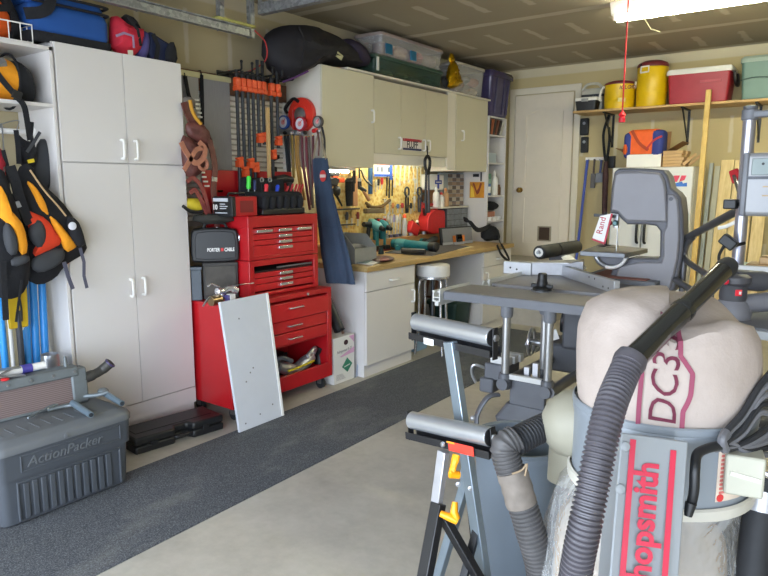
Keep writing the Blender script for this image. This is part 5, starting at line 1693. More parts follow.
def wrench_mb(p, q):
    p, q = p+(p-q)*.0, q
    d = (q-p).normalized()
    u = V((1, 0, 0)).cross(d).normalized()
    m = MB().prism([p+u*.009, q+u*.007, q-u*.007, p-u*.009], (.007, 0, 0))
    m.prism([p+u*.02-d*.012, p+u*.018+d*.03, p+u*.007+d*.04, p-u*.007+d*.04, p-u*.018+d*.03, p-u*.02-d*.012, p-u*.01-d*.014, p-u*.008+d*.008, p+u*.008+d*.008, p+u*.01-d*.014], (.009, 0, 0))
    m.torus(q+d*.012+V((.0035, 0, 0)), .013, .006, (1, 0, 0), 14, 6)
    return m


names = ['leftmost', 'second', 'third', 'fourth', 'fifth']
for k, (a, b, y1) in enumerate(((395.5, 394.5, 185), (400.5, 399.5, 183), (405, 404, 181), (409, 408.5, 180), (413, 413.5, 178))):
    board_tool('spanner', '%s of the five silver spanners hanging under the middle wall cabinet' % names[k], 'spanner', (a, b), 164.5, y1, [('spanner', wrench_mb)], grp='spanners on the tool board')
for k, (a, y1, lab) in enumerate(((417, 188, 'left long dull spanner beside the bolt cutters'), (420.5, 186, 'right long dull spanner beside the bolt cutters'))):
    board_tool('spanner', lab, 'spanner', (a, a), 165, y1, [('spanner', wrench_mb)])
for k, (a, y0, y1, lab) in enumerate(((387, 178, 196, 'left dark file hanging on the tool board'), (389.5, 178, 198, 'middle dark file hanging on the tool board'), (392.5, 178, 196, 'right dark file hanging on the tool board'))):
    p, q = X(a, y0, TXp), X(a-.4, y1, TXp)
    t = thing('file', lab, 'file', q, 'files on the tool board')
    part('blade', MB().bar(q, p, .018, .007, NX), blackm, t)
    part('tang', MB().cyl(p, p+V((0, 0, .02)), .004, n=6), dsteel, t)
    part('peg', MB().cyl(V((OX-.012, p.y, p.z+.015)), V((TXp+.01, p.y, p.z+.015)), .004, n=6), dsteel, t)
for k, (a, y0, y1, m_, lab) in enumerate(((376, 180, 192, M('clear_handle', (190, 180, 150), .3), 'small screwdriver with a pale handle on the tool board'), (378.5, 179, 190, black, 'small black-handled screwdriver on the tool board'), (382, 178, 189, redpl, 'red-handled screwdriver under the licence-plate sign'))):
    p, q = X(a, y0, TXp), X(a-.3, y1, TXp)
    t = thing('screwdriver', lab, 'screwdriver', q)
    part('handle', MB().tube([p, p*.7+q*.3, p*.4+q*.6], [.012, .016, .011], 10), m_, t)
    part('shank', MB().cyl(p*.4+q*.6, q, .004, n=6), steel, t)
    part('peg', MB().cyl(V((OX-.012, p.y, p.z-.02)), V((TXp, p.y, p.z-.02)), .004, n=6), dsteel, t)
# brushes, hammers, saws
p, q = X(349, 178, TXp+.03), X(349.5, 206, TXp+.03)
t = thing('bench_brush', 'long black bristle bench brush hanging on the tool board', 'brush', q)
part('bristles', MB().tube([p, p*.9+q*.1, p*.5+q*.5, q], [.03, .05, .05, .04], 12, sq=.6), M('black_bristle', (20, 20, 22), .95, bump=.8, scale=120), t)
part('handle', MB().tube([p, p+V((0, .02, .10))], [.014, .012], 8), wood, t)
part('peg', MB().cyl(p+V((0, .02, .09)), V((OX-.012, p.y+.02, p.z+.09)), .004, n=6), dsteel, t)
p, q = X(354.5, 169, TXp+.04), X(355, 206, TXp+.04)
t = thing('wooden_bat', 'flat pale wooden paddle hanging beside the black bench brush', 'paddle', q)
part('board', MB().bar(q, p*.82+q*.18, .075, .018, NX), make_wood('tan_wood', (166, 116, 82), (190, 140, 100), (14, 14, 1)), t, .006)
part('handle', MB().bar(p*.82+q*.18, p, .03, .016, NX), M('tan_handle', (176, 130, 92), .6), t, .004)
part('peg', MB().cyl(p, V((OX-.012, p.y, p.z)), .004, n=6), dsteel, t)
p, q = X(359.5, 166, TXp+.02), X(359.5, 188, TXp+.02)
t = thing('paint_brush', 'black paint brush hanging on the tool board', 'brush', q)
part('handle', MB().bar(p*.45+q*.55, p, .018, .012, NX), black, t, .004)
part('ferrule', MB().bar(p*.3+q*.7, p*.45+q*.55, .04, .016, NX), steel, t)
part('bristles', MB().prism([p*.3+q*.7+V((-.006, -.022, 0)), p*.3+q*.7+V((-.006, .022, 0)), q+V((-.006, .028, 0)), q+V((-.006, -.028, 0))], (.014, 0, 0)), blackcloth, t)
part('peg', MB().cyl(p, V((OX-.012, p.y, p.z)), .004, n=6), dsteel, t)
p, q = X(362, 189, TXp+.02), X(369, 200, TXp+.02)
t = thing('hammer', 'hammer with tan wooden handle hanging slanted on the tool board', 'hammer', q)
part('handle', MB().tube([p, (p+q)/2, q], [.014, .017, .02], 10), M('tan_handle', (176, 130, 92), .6), t)
part('head', MB().tube([p+V((0, -.05, .02)), p+V((0, .05, -.02))], [.018, .02], 10), blackm, t)
part('peg', MB().cyl(p, V((OX-.012, p.y, p.z)), .004, n=6), dsteel, t)
pts = P([(361, 170), (364, 178), (369, 184), (372, 186)], TXp)
t = thing('coping_saw', 'thin curved bow saw hanging over the hammer on the tool board', 'saw', pts[-1])
part('bow', MB().tube(curve(pts, 5), .008, 8), blackm, t)
part('blade', MB().strap([pts[0], pts[-1]], .012, .002, NX), steel, t)
part('peg', MB().cyl(pts[0], V((OX-.012, pts[0].y, pts[0].z)), .004, n=6), dsteel, t)
p, q = X(371.5, 164, TXp), X(371.5, 194, TXp)
solo('steel_rule', MB().box((OX, p.y-.018, q.z), (TXp, p.y+.018, p.z)), M('blue_steel', (56, 98, 150), .4, .5), 'upright blue steel rule hanging left of the licence-plate sign', 'rule')
# two hand clamps with orange jaws at the far left
for k, (px, py, lab) in enumerate(((337, 172.5, 'upper black hand clamp with orange pads left of the tool board'), (336, 181, 'lower black hand clamp with orange pads left of the tool board'))):
    c = X(px, py, TXp+.06)
    t = thing('hand_clamp', lab, 'clamp', c, 'hand clamps left of the tool board')
    part('bar', MB().bar(c+V((0, -.02, 0)), c+V((0, .26, -.0)), .02, .01, (0, 0, 1)), blackm, t)
    part('grip', MB().prism([c+V((-.015, -.10, -.03)), c+V((-.015, .0, -.05)), c+V((-.015, .04, .01)), c+V((-.015, -.02, .04)), c+V((-.015, -.09, .02))], (.03, 0, 0)), black, t, .006)
    part('pad', MB().box(c+V((-.015, .03, -.015)), c+V((.015, .11, .03))), orange, t, .004)
    part('pad', MB().box(c+V((-.015, -.05, .03)), c+V((.015, .02, .05))), orange, t, .004)
    part('fixed_jaw', MB().box(c+V((-.01, .24, -.10)), c+V((.01, .27, .04))), blackm, t, .004)
    part('peg', MB().cyl(c+V((0, .1, .0)), V((OX-.012, c.y+.1, c.z)), .004, n=6), dsteel, t)
a, b = X(336, 186, TXp+.05), X(342, 206, TXp+.05)
t = thing('angle_tool', 'black hand tool with long handle below the hand clamps', 'hand tool', b)
part('body', MB().puff([a+V((0, -.05, 0)), a+V((0, .06, 0)), a+V((0, .05, -.09)), a+V((0, -.02, -.10))], .03, NX), black, t)
part('shaft', MB().tube([a-V((0, 0, .08)), b], [.014, .008], 8), blackm, t)
part('peg', MB().cyl(a, V((WX, a.y, a.z)), .005, n=6), dsteel, t)
# curved mitre tool and rails
pts = P([(366, 203), (372, 207), (382, 206), (390, 200)], TXp+.03)
t = thing('hand_plane', 'old brown hand plane hanging low on the tool board', 'hand plane', pts[1])
part('sole', MB().tube(curve(pts, 5), .016, 8), M('bronze_brown', (116, 92, 58), .5, .4), t)
a, b = X(365, 211, TXp+.02), X(383, 210.5, TXp+.02)
part('body', MB().bar(a, b, .05, .05), M('plane_brown', (110, 96, 76), .5, .3), t, .008)
part('knob', MB().ball(a+V((.0, .06, .05)), .025, 12, 8), M('plane_knob', (90, 60, 40), .4), t)
solo('tool_rail', MB().box((OX, 4.58, 1.372), (OX+.05, 5.12, 1.385)).box((OX, 4.58, 1.225), (OX+.05, 5.05, 1.236)), dsteel, 'thin steel tool rail fixed low on the left of the tool board', 'rail')
# pliers
for k, (px, y0, y1, m_, lab) in enumerate(((407, 192, 213, blackm, 'big black-handled grips hanging head-up on the tool board'), (419.5, 192, 212, dsteel, 'steel grips hanging beside the bolt cutters'), (423, 198, 215, redpl, 'red-handled pliers hanging beside the bolt cutters'))):
    p, q = X(px, y0, TXp+.02), X(px, y1, TXp+.02)
    t = thing('pliers', lab, 'pliers', q)
    s_ = .045
    for sg in (-1, 1):
        part('handle', MB().tube(curve([p+V((0, sg*.006, -.04)), p*.7+q*.3+V((0, sg*.022, 0)), p*.3+q*.7+V((0, sg*.02, 0)), q+V((0, sg*.014, 0))], 5), .010, 8), m_, t)
        part('jaw', MB().tube(curve([p+V((0, sg*.006, -.05)), p+V((0, sg*.035, -.02)), p+V((0, sg*.032, .03)), p+V((0, sg*.006, .05))], 5), .011, 8), dsteel, t)
    part('pivot', MB().lathe(p+V((.008, 0, -.045)), [(.014, 0), (.014, .006), (0, .008)], 12, NX), steel, t)
    part('peg', MB().cyl(p+V((0, 0, -.01)), V((OX-.012, p.y, p.z-.01)), .004, n=6), dsteel, t)
# screwdrivers and bottles standing on the ledge
LZ = 1.062
lx = -4.03
for k, (px, col, h) in enumerate(((384.5, (230, 226, 214), .15), (388, (180, 176, 170), .17), (391, (206, 200, 190), .15), (394, (150, 140, 170), .16), (397, (220, 216, 206), .15), (400, (196, 190, 180), .16))):
    q = X(px, 232, lx)
    q.z = LZ
    t = thing('screwdriver', '%s of the six upright screwdrivers standing on the ledge behind the worktop' % (['leftmost', 'second', 'third', 'fourth', 'fifth', 'rightmost'][k]), 'screwdriver', q, 'upright screwdrivers on the ledge')
    part('shank', MB().cyl(q, q+V((0, 0, h)), .005, n=6), steel, t)
    part('handle', MB().tube([q+V((0, 0, h)), q+V((0, 0, h+.04)), q+V((0, 0, h+.08))], [.014, .018, .012], 10), M('driver_%d' % k, col, .35), t)
    part('base', MB().lathe(q, [(.02, 0), (.02, .03), (0, .03)], 10), dsteel if k % 2 else M('driver_purple', (90, 84, 120), .4), t)
q = X(404.5, 230, lx)
q.z = LZ
bottle('glue_bottle', 'small bottle with an orange cap on the ledge right of the screwdrivers', q, .03, .24, M('pale_grey_plastic', (196, 196, 190), .4), M('orange_plastic', (240, 90, 50), .4), .6)
q = X(379, 232, lx)
q.z = LZ
t = thing('red_packet', 'red and black packet standing on the ledge behind the teal drills', 'packet', q)
part('card', MB().box(q+V((-.02, -.05, 0)), q+V((-.01, .06, .21))), black, t)
part('front', MB().box(q+V((-.01, -.02, .09)), q+V((.02, .1, .205))), redpl, t, .004)
q = X(371, 230, lx)
q.z = LZ
t = thing('dark_drill', 'black pistol-shaped tool on the ledge left of the red packet', 'power tool', q)
part('body', MB().tube([q+V((0, -.12, .16)), q+V((0, 0, .15)), q+V((0, .1, .17))], [.025, .035, .02], 10), black, t)
part('grip', MB().tube([q+V((0, -.03, .15)), q+V((0, -.06, .0))], .022, 10), black, t)
for k, (px, h, lab) in enumerate(((386, .05, 'steel fitting leftmost on the ledge'), (411, .06, 'steel fitting on the ledge under the big grips'), (424, .06, 'steel fitting on the ledge beside the red box'), (429, .05, 'steel fitting on the ledge beside the red can'))):
    q = X(px, 231-(px-386)*.09, lx+.02)
    q.z = LZ
    solo('pipe_fitting', MB().lathe(q, [(.03, 0), (.03, h*.5), (.02, h*.6), (.024, h), (0, h)], 8), steel, lab, 'fitting', 'steel fittings on the ledge')
q = X(413, 231, lx+.03)
q.z = LZ
t = thing('red_box', 'tilted red plastic tool box on the ledge behind the torch', 'box', q)
part('body', MB().obox(q+V((0, 0, .075)), (.035, 0, 0), (0, .07, -.035), (0, .028, .055)), redpl, t, .01)
part('handle', MB().tube([q+V((.0, -.04, .14)), q+V((0, -.02, .17)), q+V((0, .04, .13)), q+V((0, .05, .1))], .009, 8), M('red_dark', (150, 30, 36), .4), t)
# more small tools packed low on the board
for k, (px, y0, y1, col, lab) in enumerate(((347, 212, 228, (60, 60, 66), 'dark-handled chisel hanging below the thin steel rail'), (352, 210, 226, (196, 160, 90), 'yellow-handled chisel hanging below the thin steel rail'), (358, 212, 226, (150, 60, 50), 'dull red chisel hanging below the thin steel rail'),
                                           (411, 203, 214, (40, 40, 44), 'stubby black chisel hanging right of the big grips'), (414.5, 196, 211, (206, 200, 190), 'pale-handled chisel hanging between the two pairs of grips'), (393, 203, 214, (190, 120, 60), 'orange-brown chisel hanging over the upright screwdrivers'), (398, 204, 213, (90, 110, 150), 'grey-blue chisel hanging over the upright screwdrivers'), (402.5, 203, 213, (170, 50, 50), 'red chisel hanging left of the big grips'))):
    p, q = X(px, y0, TXp), X(px-.3, y1, TXp)
    t = thing('chisel', lab, 'chisel', q)
    part('handle', MB().tube([p, p*.75+q*.25, p*.5+q*.5], [.013, .018, .013], 10), M('chisel_%d' % k, col, .4), t)
    part('blade', MB().bar(p*.52+q*.48, q, .02, .005, NX), spanm, t)
    part('peg', MB().cyl(V((OX-.012, p.y, p.z-.03)), V((TXp, p.y, p.z-.03)), .004, n=6), dsteel, t)
for k, (px, y0, y1, lab) in enumerate(((385, 200, 211, 'left adjustable wrench low in the middle of the board'), (389.5, 201, 212, 'right adjustable wrench low in the middle of the board'), (415, 180, 192, 'short adjustable wrench under the long dull spanners'))):
    board_tool('adjustable_wrench', lab, 'wrench', (px, px-.4), y0, y1, [('wrench', wrench_mb)])
q = X(417, 232, lx+.02)
q.z = LZ
bottle('oil_bottle', 'small dark bottle with a pale label on the ledge beside the red box', q, .028, .17, M('oil_dark', (48, 44, 44), .35), whitepl, .5)
# bolt cutters hanging from the cabinet handle
hx = UX+.06
c = X(427.5, 158, hx)
t = thing('bolt_cutters', 'long black bolt cutters hanging from a cream cabinet door handle', 'bolt cutters', X(428, 213, hx))
part('cord', MB().tube([X(427, 146, UX+.03), X(427.4, 152, hx), c], .006, 6), blackm, t)
for sg in (-1, 1):
    part('jaw', MB().tube(curve([c+V((0, sg*.008, .02)), c+V((0, sg*.045, -.02)), c+V((0, sg*.04, -.09)), c+V((0, sg*.014, -.14))], 5), .016, 8), blackm, t)
    part('handle', MB().tube([c+V((0, sg*.022, -.13)), c+V((0, sg*.028, -.35)), X(427.5, 213, hx)+V((0, sg*.024, 0))], [.012, .013, .015], 8), dsteel if sg > 0 else blackm, t)
part('pivot', MB().box(c+V((-.012, -.03, -.17)), c+V((.014, .03, -.12))), blackm, t, .003)

# first-aid box, bottles, organisers
t = thing('first_aid_box', 'white first-aid box with a blue cross on the wall left of the drawers', 'box', X(437, 191, WX+.1))
a, b = X(428.5, 174, WX+.12), X(444, 190, WX+.12)
part('case', MB().box((WX+.002, a.y, b.z), (WX+.12, b.y, a.z)), whitepl, t, .015)
cy, cz = (a.y+b.y)/2+.04, (a.z+b.z)/2+.0
blc = M('cross_blue', (40, 70, 170), .4)
part('cross', MB().box((WX+.12, cy-.02, cz-.075), (WX+.1225, cy+.02, cz+.085)).box((WX+.12, cy-.07, cz-.022), (WX+.1222, cy+.075, cz+.022)), blc, t)
part('print', MB().box((WX+.1225, cy-.05, cz-.006), (WX+.1232, cy+.06, cz+.006)), whitepl, t)
solo('support_board', MB().box((WX+.002, 6.36, 1.30), (WX+.05, 7.13, 1.62)), make_wood('ply_wood', (150, 104, 60), (180, 136, 88), (14, 1, 14)), 'brown plywood board on the wall under the first-aid box', 'board')
solo('bottle_shelf', MB().box((WX+.05, 6.45, 1.345), (WX+.2, 7.1, 1.36)), creaml, 'small shelf under the glue bottles beside the red can', 'shelf')
for k, (px, h, m_, c_, lab) in enumerate(((436, .23, whitepl, whitepl, 'white glue bottle with a pointed cap, leftmost on the small shelf'), (441, .17, M('label_bottle', (226, 220, 216), .4), M('red_cap', (180, 50, 40), .4), 'white bottle with a red cap between the glue bottles'), (445.5, .22, M('tan_bottle', (190, 150, 110), .4), M('tan_cap', (196, 130, 80), .4), 'tan glue bottle rightmost on the small shelf'))):
    q = X(px, 205, WX+.13)
    q.z = 1.361
    bottle('glue_bottle', lab, q, .04, h, m_, c_, .4)
t = thing('fuel_can', 'red plastic fuel can standing on the ledge at the end of the tool board', 'fuel can', (-3.99, 6.35, LZ))
part('body', MB().prism(smooth([V((-3.93, y, z)) for y, z in ((6.22, LZ), (6.60, LZ), (6.60, 1.30), (6.56, 1.33), (6.30, 1.33), (6.22, 1.24))]), (-.14, 0, 0)), redpl, t, .012)
part('handle', MB().tube(curve([V((-4.0, 6.32, 1.32)), V((-4.0, 6.34, 1.385)), V((-4.0, 6.46, 1.385)), V((-4.0, 6.5, 1.32))], 5), .016, 8), redpl, t)
part('spout', MB().tube([V((-3.99, 6.26, 1.28)), V((-3.99, 6.21, 1.35))], [.02, .012], 10), black, t)
part('side_rib', MB().box((-3.935, 6.3, 1.1), (-3.925, 6.5, 1.24)), redpl, t, .004)
drm = M('drawer_smoke', (126, 130, 134), .3, var=.25, scale=20)
t = thing('parts_organiser', 'dark grey drawer organiser standing on the ledge right of the red can', 'organiser', (-4.0, 6.86, LZ))
part('frame', MB().box((-4.08, 6.62, LZ), (-3.93, 7.125, 1.34)), M('organiser_dark', (66, 68, 72), .5), t, .004)
for i in range(3):
    for j in range(4):
        y0 = 6.635+i*.163
        z0 = LZ+.012+j*.066
        part('drawer', MB().box((-3.94, y0, z0), (-3.924, y0+.155, z0+.06)), drm, t, .003)
t = thing('small_parts_rack', 'tall rack of small pale drawers on the wall beside the shelf unit', 'organiser', (WX+.06, 6.95, 1.38))
y0_, y1_ = 6.76, 7.125
part('frame', MB().box((WX+.052, 6.60, 1.37), (WX+.10, 7.13, 1.755)), M('rack_blue_grey', (150, 160, 166), .5), t, .003)
pal = [(176, 160, 140), (140, 120, 104), (190, 180, 168), (120, 104, 96), (166, 140, 120), (96, 84, 80)]
for i in range(4):
    for j in range(8):
        yy = y0_+.0+i*.091
        zz = 1.378+j*.046
        part('drawer', MB().box((WX+.095, yy, zz), (WX+.112, yy+.085, zz+.04)), M('bin_pal_%d' % ((i*3+j*5) % 6), pal[(i*3+j*5) % 6], .4), t, .002)

# ------------------------------------------------------------ gauges and apron on the cabinet side
GY = 4.15


def G(px, py, y=GY):
    return Y(px, py, y)


t = thing('gauge_set', 'manifold gauge set with blue and red dials hung on the cabinet side', 'gauge set', G(298, 130))
part('manifold', MB().bar(G(280, 131.5, 4.10), G(306, 133.5, 4.10), .045, .045), steel, t, .008)
part('hook', MB().tube([G(293, 131, 4.1), G(293, 112, 4.1), G(293, 109, 4.19)], .006, 6), redpl, t)


def dial(cx, cy, r, rim, face, y, par):
    c = G(cx, cy, y)
    f = part('gauge', MB().lathe(c, [(r, 0), (r*1.04, .012), (r*1.04, .03), (r*.86, .034), (r*.84, .028), (0, .028)], 24, (0, -1, 0)), rim, par)
    part('dial_face', MB().lathe(c+V((0, -.0285, 0)), [(r*.82, 0), (r*.82, .001), (0, .001)], 24, (0, -1, 0)), face, f)
    part('needle', MB().bar(c+V((0, -.031, 0)), c+V((r*.5, -.031, r*.5)), .005, .001, (0, 1, 0)), redpl, f)
    part('centre_label', MB().lathe(c+V((0, -.0296, 0)), [(r*.38, 0), (r*.38, .0008), (0, .0008)], 16, (0, -1, 0)), M('dial_pink', (226, 150, 150), .4), f)
    return f


dial(285.5, 122.5, .056, M('gauge_blue', (50, 90, 170), .4), M('dial_white2', (214, 216, 226), .4), 4.10, t)
dial(302, 124, .056, M('gauge_red', (170, 30, 52), .4), M('dial_white2', (214, 216, 226), .4), 4.10, t)
for px in (286, 293, 300, 306):
    part('valve', MB().lathe(G(px, 133, 4.07), [(.014, 0), (.016, .02), (.01, .03), (0, .03)], 10, (0, -1, 0)), blackm if px in (286, 306) else chrome, t)
hoses = [(285, 136, 287, 158, 290, 192, (46, 56, 62)), (288, 136, 289, 160, 292, 196, (30, 34, 40)), (292, 136, 293, 158, 294, 178, (150, 124, 60)), (296, 136, 297, 164, 303, 206, (176, 130, 50)),
         (298, 136, 298.5, 160, 305, 200, (160, 120, 60)), (302, 136, 303, 162, 310, 210, (98, 38, 48)), (306, 137, 307, 160, 312, 205, (112, 42, 52)), (309, 137, 310, 165, 313, 208, (90, 80, 72)), (313, 136, 313, 160, 312, 190, (92, 42, 46))]
for k, (a, b, c, d, e, f_, col) in enumerate(hoses):
    m = MB().tube(curve([G(a, b, 4.09), G(c, d, 4.08), G(e, f_, 4.09)], 8), .0115, 8)
    h_ = part('hose', m, M('hose_%d' % k, col, .5), t)
    part('hose_fitting', MB().cyl(G(a, b-1, 4.09), G(a, b+5, 4.09), .010, n=8), brass, h_)
t = thing('cord_reel', 'orange cable reel with black handle hung behind the two gauges', 'reel', G(300, 118, 4.17))
c = G(302, 115, 4.165)
part('drum', MB().lathe(c, [(.125, -.025), (.14, -.02), (.143, .0), (.14, .022), (.085, .028), (.078, .02), (.07, .02), (.0, .02)], 28, (0, -1, 0)), M('reel_orange', (226, 56, 40), .4), t)
part('hub', MB().lathe(c+V((0, -.02, 0)), [(.06, 0), (.06, .012), (.03, .02), (0, .02)], 20, (0, -1, 0)), steel, t)
part('handle', MB().tube(curve([G(287, 113, 4.14), G(285.5, 108, 4.14), G(293, 99, 4.14), G(299, 102, 4.14)], 5), .014, 8), black, t)
t = thing('vacuum_gauge', 'dark round gauge with looped hoses hung right of the red gauge', 'gauge', G(319, 130))
dial(319.5, 122, .047, M('gauge_dark', (70, 62, 60), .4), M('dial_grey', (150, 150, 146), .4), 4.10, t)
part('tee', MB().cyl(G(313, 131, 4.11), G(317, 130, 4.11), .018, n=10), redpl, t)
part('hose', MB().tube(curve([G(322, 127, 4.10), G(324.5, 140, 4.10), G(324.5, 156, 4.10)], 5), .009, 8), rubber, t)
part('hose', MB().tube(curve([G(317, 130, 4.10), G(319, 142, 4.10), G(318.5, 156, 4.10)], 5), .007, 8), M('red_brown_hose', (90, 46, 40), .5), t)
part('hook', MB().cyl(G(319.5, 122, 4.10), G(319.5, 122, 4.19), .008, n=8), steel, t)

denim = NG('denim', .9)
denim.color(denim.mix(denim.noise(4, 5, .6), (42, 54, 72), (64, 82, 104)))
denim.bump(denim.noise(60, 2), .3)
denim = denim.m
t = thing('apron', 'blue denim shop apron with round red patch hanging at the cabinet end', 'apron', G(335, 284, 4.05))
AY = 4.05
m = MB()
rows = [(158, 312.5, 327), (166, 312.5, 328.5), (180, 313, 331), (195, 314, 334), (210, 315, 338), (225, 316.5, 342), (240, 318, 346), (255, 320, 350), (270, 323, 353), (283, 325.5, 355.5)]
fr, bk = [], []
N = 14
for j, (py, l, r_) in enumerate(rows):
    row = []
    for i in range(N+1):
        u = i/N
        fold = .012*math.sin(u*9+j*.35)*min(1, j/3)+.008*math.sin(u*17+j*.2)*min(1, j/4)
        row.append(G(l+(r_-l)*u, py+(1.5*u if j == len(rows)-1 else 0), AY)+V((0, fold, 0)))
    fr.append(row)
rings = [row+[p+V((0, .006, 0)) for p in row[::-1]] for row in fr]
m.skin(rings)
part('cloth', m, denim, t)
c = G(323, 176, AY-.013)
pt = part('patch', MB().lathe(c, [(.042, 0), (.042, .003), (0, .003)], 24, (0, -1, 0), sx=.8, sy=1.1), M('patch_red', (196, 60, 56), .6), t)
part('patch_bar', MB().box(c+V((-.03, -.0045, -.012)), c+V((.03, -.003, .012))), M('patch_cream', (222, 200, 190), .6), pt)
for a, b in ((313.5, 318), (326, 321)):
    part('neck_strap', MB().strap(curve([G(a, 159, AY), G((a+b)/2-.5, 147, 4.09), G(b, 134, 4.12), G(319.5, 131, 4.185)], 4), .018, .004, YX), M('apron_strap', (150, 136, 110), .8), t)
part('hook', MB().cyl(G(319.5, 131, 4.08), G(319.5, 131, 4.195), .006, n=8), steel, t)
part('waist_seam', MB().tube(curve([G(317, 226, AY-.014), G(330, 228, AY-.02), G(342, 227, AY-.014)], 4), .003, 6), denim, t)
# ------------------------------------------------------------ back wall shelf and coolers
SZ = 2.455
t = thing('storage_shelf', 'long wooden shelf on the back wall carrying the coolers', 'shelf', (-.8, 7.8, 2.43))
part('board', MB().box((-2.83, 7.58, 2.43), (1.6, 7.998, SZ)), woodx, t, .002)
0 and part('cleat', MB().box((-2.83, 7.97, 2.30), (1.6, 7.999, 2.43)), make_wood('cleat_wood', (132, 104, 66), (160, 130, 88), (1, 14, 14)), t)
for px in (608, 684.5, 757):
    x = Y(px, 125, 7.8).x
    m = MB().box((x-.012, 7.62, 2.415), (x+.012, 7.99, 2.43)).box((x-.012, 7.985, 2.05), (x+.012, 7.999, 2.43))
    m.prism([V((x-.005, 7.99, 2.07)), V((x-.005, 7.99, 2.11)), V((x-.005, 7.67, 2.43)), V((x-.005, 7.63, 2.43))], (.01, 0, 0))
    part('bracket', m, blackm, t)
ig = M('cooler_yellow', (226, 186, 14), .4, var=.03)
mar = M('cooler_maroon', (112, 40, 44), .45)
FYS = 7.76


def jug(name, label, x0, x1, h, pxl):
    r = (x1-x0)/2
    c = V(((x0+x1)/2, FYS, SZ+.001))
    t = thing(name, label, 'drink cooler', c, 'yellow drink coolers')
    part('body', MB().lathe(c, [(r*.94, 0), (r*.97, .01), (r*.99, h*.28), (r*.975, h*.30), (r, h*.32), (r, h*.84), (r*.96, h*.86)], 36), ig, t)
    ld = part('lid', MB().lathe(c, [(r*1.02, h*.84), (r*1.03, h*.88), (r*.95, h*.93), (r*.6, h*.98), (0, h)], 36), mar, t)
    return t, c, r


t, c, r = jug('drink_cooler', 'short yellow drink cooler with maroon lid and white side handle', -2.525, -2.195, .315, 0)
part('handle', MB().tube(curve([c+V((-r*.9, -.1, .25)), c+V((-r*1.02, -.13, .21)), c+V((-r*1.12, -.13, .12)), c+V((-r*1.06, -.11, .10))], 5), .012, 8), whitepl, t)
part('lettering', text_mb('IGLOO', .055, c+V((.04, -r*.99, .22)), (1, .22, 0), (0, 0, 1), .004, bold=.001, shear=.15), mar, t)
part('label_patch', MB().obox(c+V((.07, -r*.93, .09)), (.035, .02, 0), (-.002, .004, 0), (0, 0, .02)), M('label_cream', (220, 206, 130), .5), t)
t, c, r = jug('drink_cooler', 'tall yellow drink cooler with maroon lid and white framed handle', -2.175, -1.855, .50, 0)
m = MB()
hp = [(-.07, .36), (.02, .36), (.02, .42), (-.065, .42), (-.07, .36)]
m.tube([c+V((a-.02, -math.sqrt(max(0, r*r-(a-.02)**2))-.012, z)) for a, z in hp], .009, 8)
part('handle', m, whitepl, t)
part('strap', MB().strap([c+V((-.09, -r*.86, .455)), c+V((-.085, -r*.9, .42)), c+V((-.09, -r*.88, .40))], .018, .006, YX), black, t)
part('label_patch', MB().obox(c+V((-r*.96, -.06, .25)), (.004, -.002, 0), (.008, .018, 0), (0, 0, .035)), M('label_white', (220, 216, 200), .5), t)

ch = M('cooler_red', (158, 34, 48), .45, var=.04)
t = thing('ice_chest', 'red ice chest with white lid on the wall shelf', 'ice chest', (-1.52, FYS, SZ))
part('body', rbox(-1.82, -1.22, 7.60, 7.95, ((SZ+.001, .03), (SZ+.012, .02), (SZ+.30, .0)), .03), ch, t)
part('lid', rbox(-1.835, -1.205, 7.585, 7.965, ((SZ+.30, .0), (SZ+.335, .0), (SZ+.355, .012)), .035), whitepl, t)
part('side_handle', MB().tube(curve([V((-1.195, 7.66, SZ+.30)), V((-1.18, 7.68, SZ+.18)), V((-1.18, 7.86, SZ+.18)), V((-1.195, 7.88, SZ+.30))], 4), .014, 8), black, t)
part('faded_print', MB().box((-1.50, 7.595, SZ+.20), (-1.30, 7.605, SZ+.225)), M('faded_pink', (176, 70, 80), .5), t)
gc = M('cooler_sage', (104, 134, 124), .45, var=.03)
t = thing('ice_chest', 'sage green ice chest with moulded panel lines on the wall shelf', 'ice chest', (-.75, FYS, SZ))
part('body', rbox(-1.13, -.45, 7.60, 7.95, ((SZ+.001, .03), (SZ+.012, .02), (SZ+.36, .0)), .04), gc, t)
part('lid', rbox(-1.14, -.44, 7.59, 7.96, ((SZ+.36, .0), (SZ+.395, .0), (SZ+.42, .02)), .04), M('cooler_pale_green', (150, 168, 158), .45), t)
m = MB().tube(curve([V((-1.125, 7.60, SZ+.19)), V((-1.0, 7.598, SZ+.21)), V((-.86, 7.598, SZ+.19)), V((-.8, 7.598, SZ+.10)), V((-.76, 7.598, SZ+.01))], 5), .006, 6)
m.tube(curve([V((-.86, 7.598, SZ+.36)), V((-.83, 7.598, SZ+.27)), V((-.74, 7.598, SZ+.2))], 5), .006, 6)
part('panel_line', m, M('sage_dark', (70, 92, 86), .5), t)

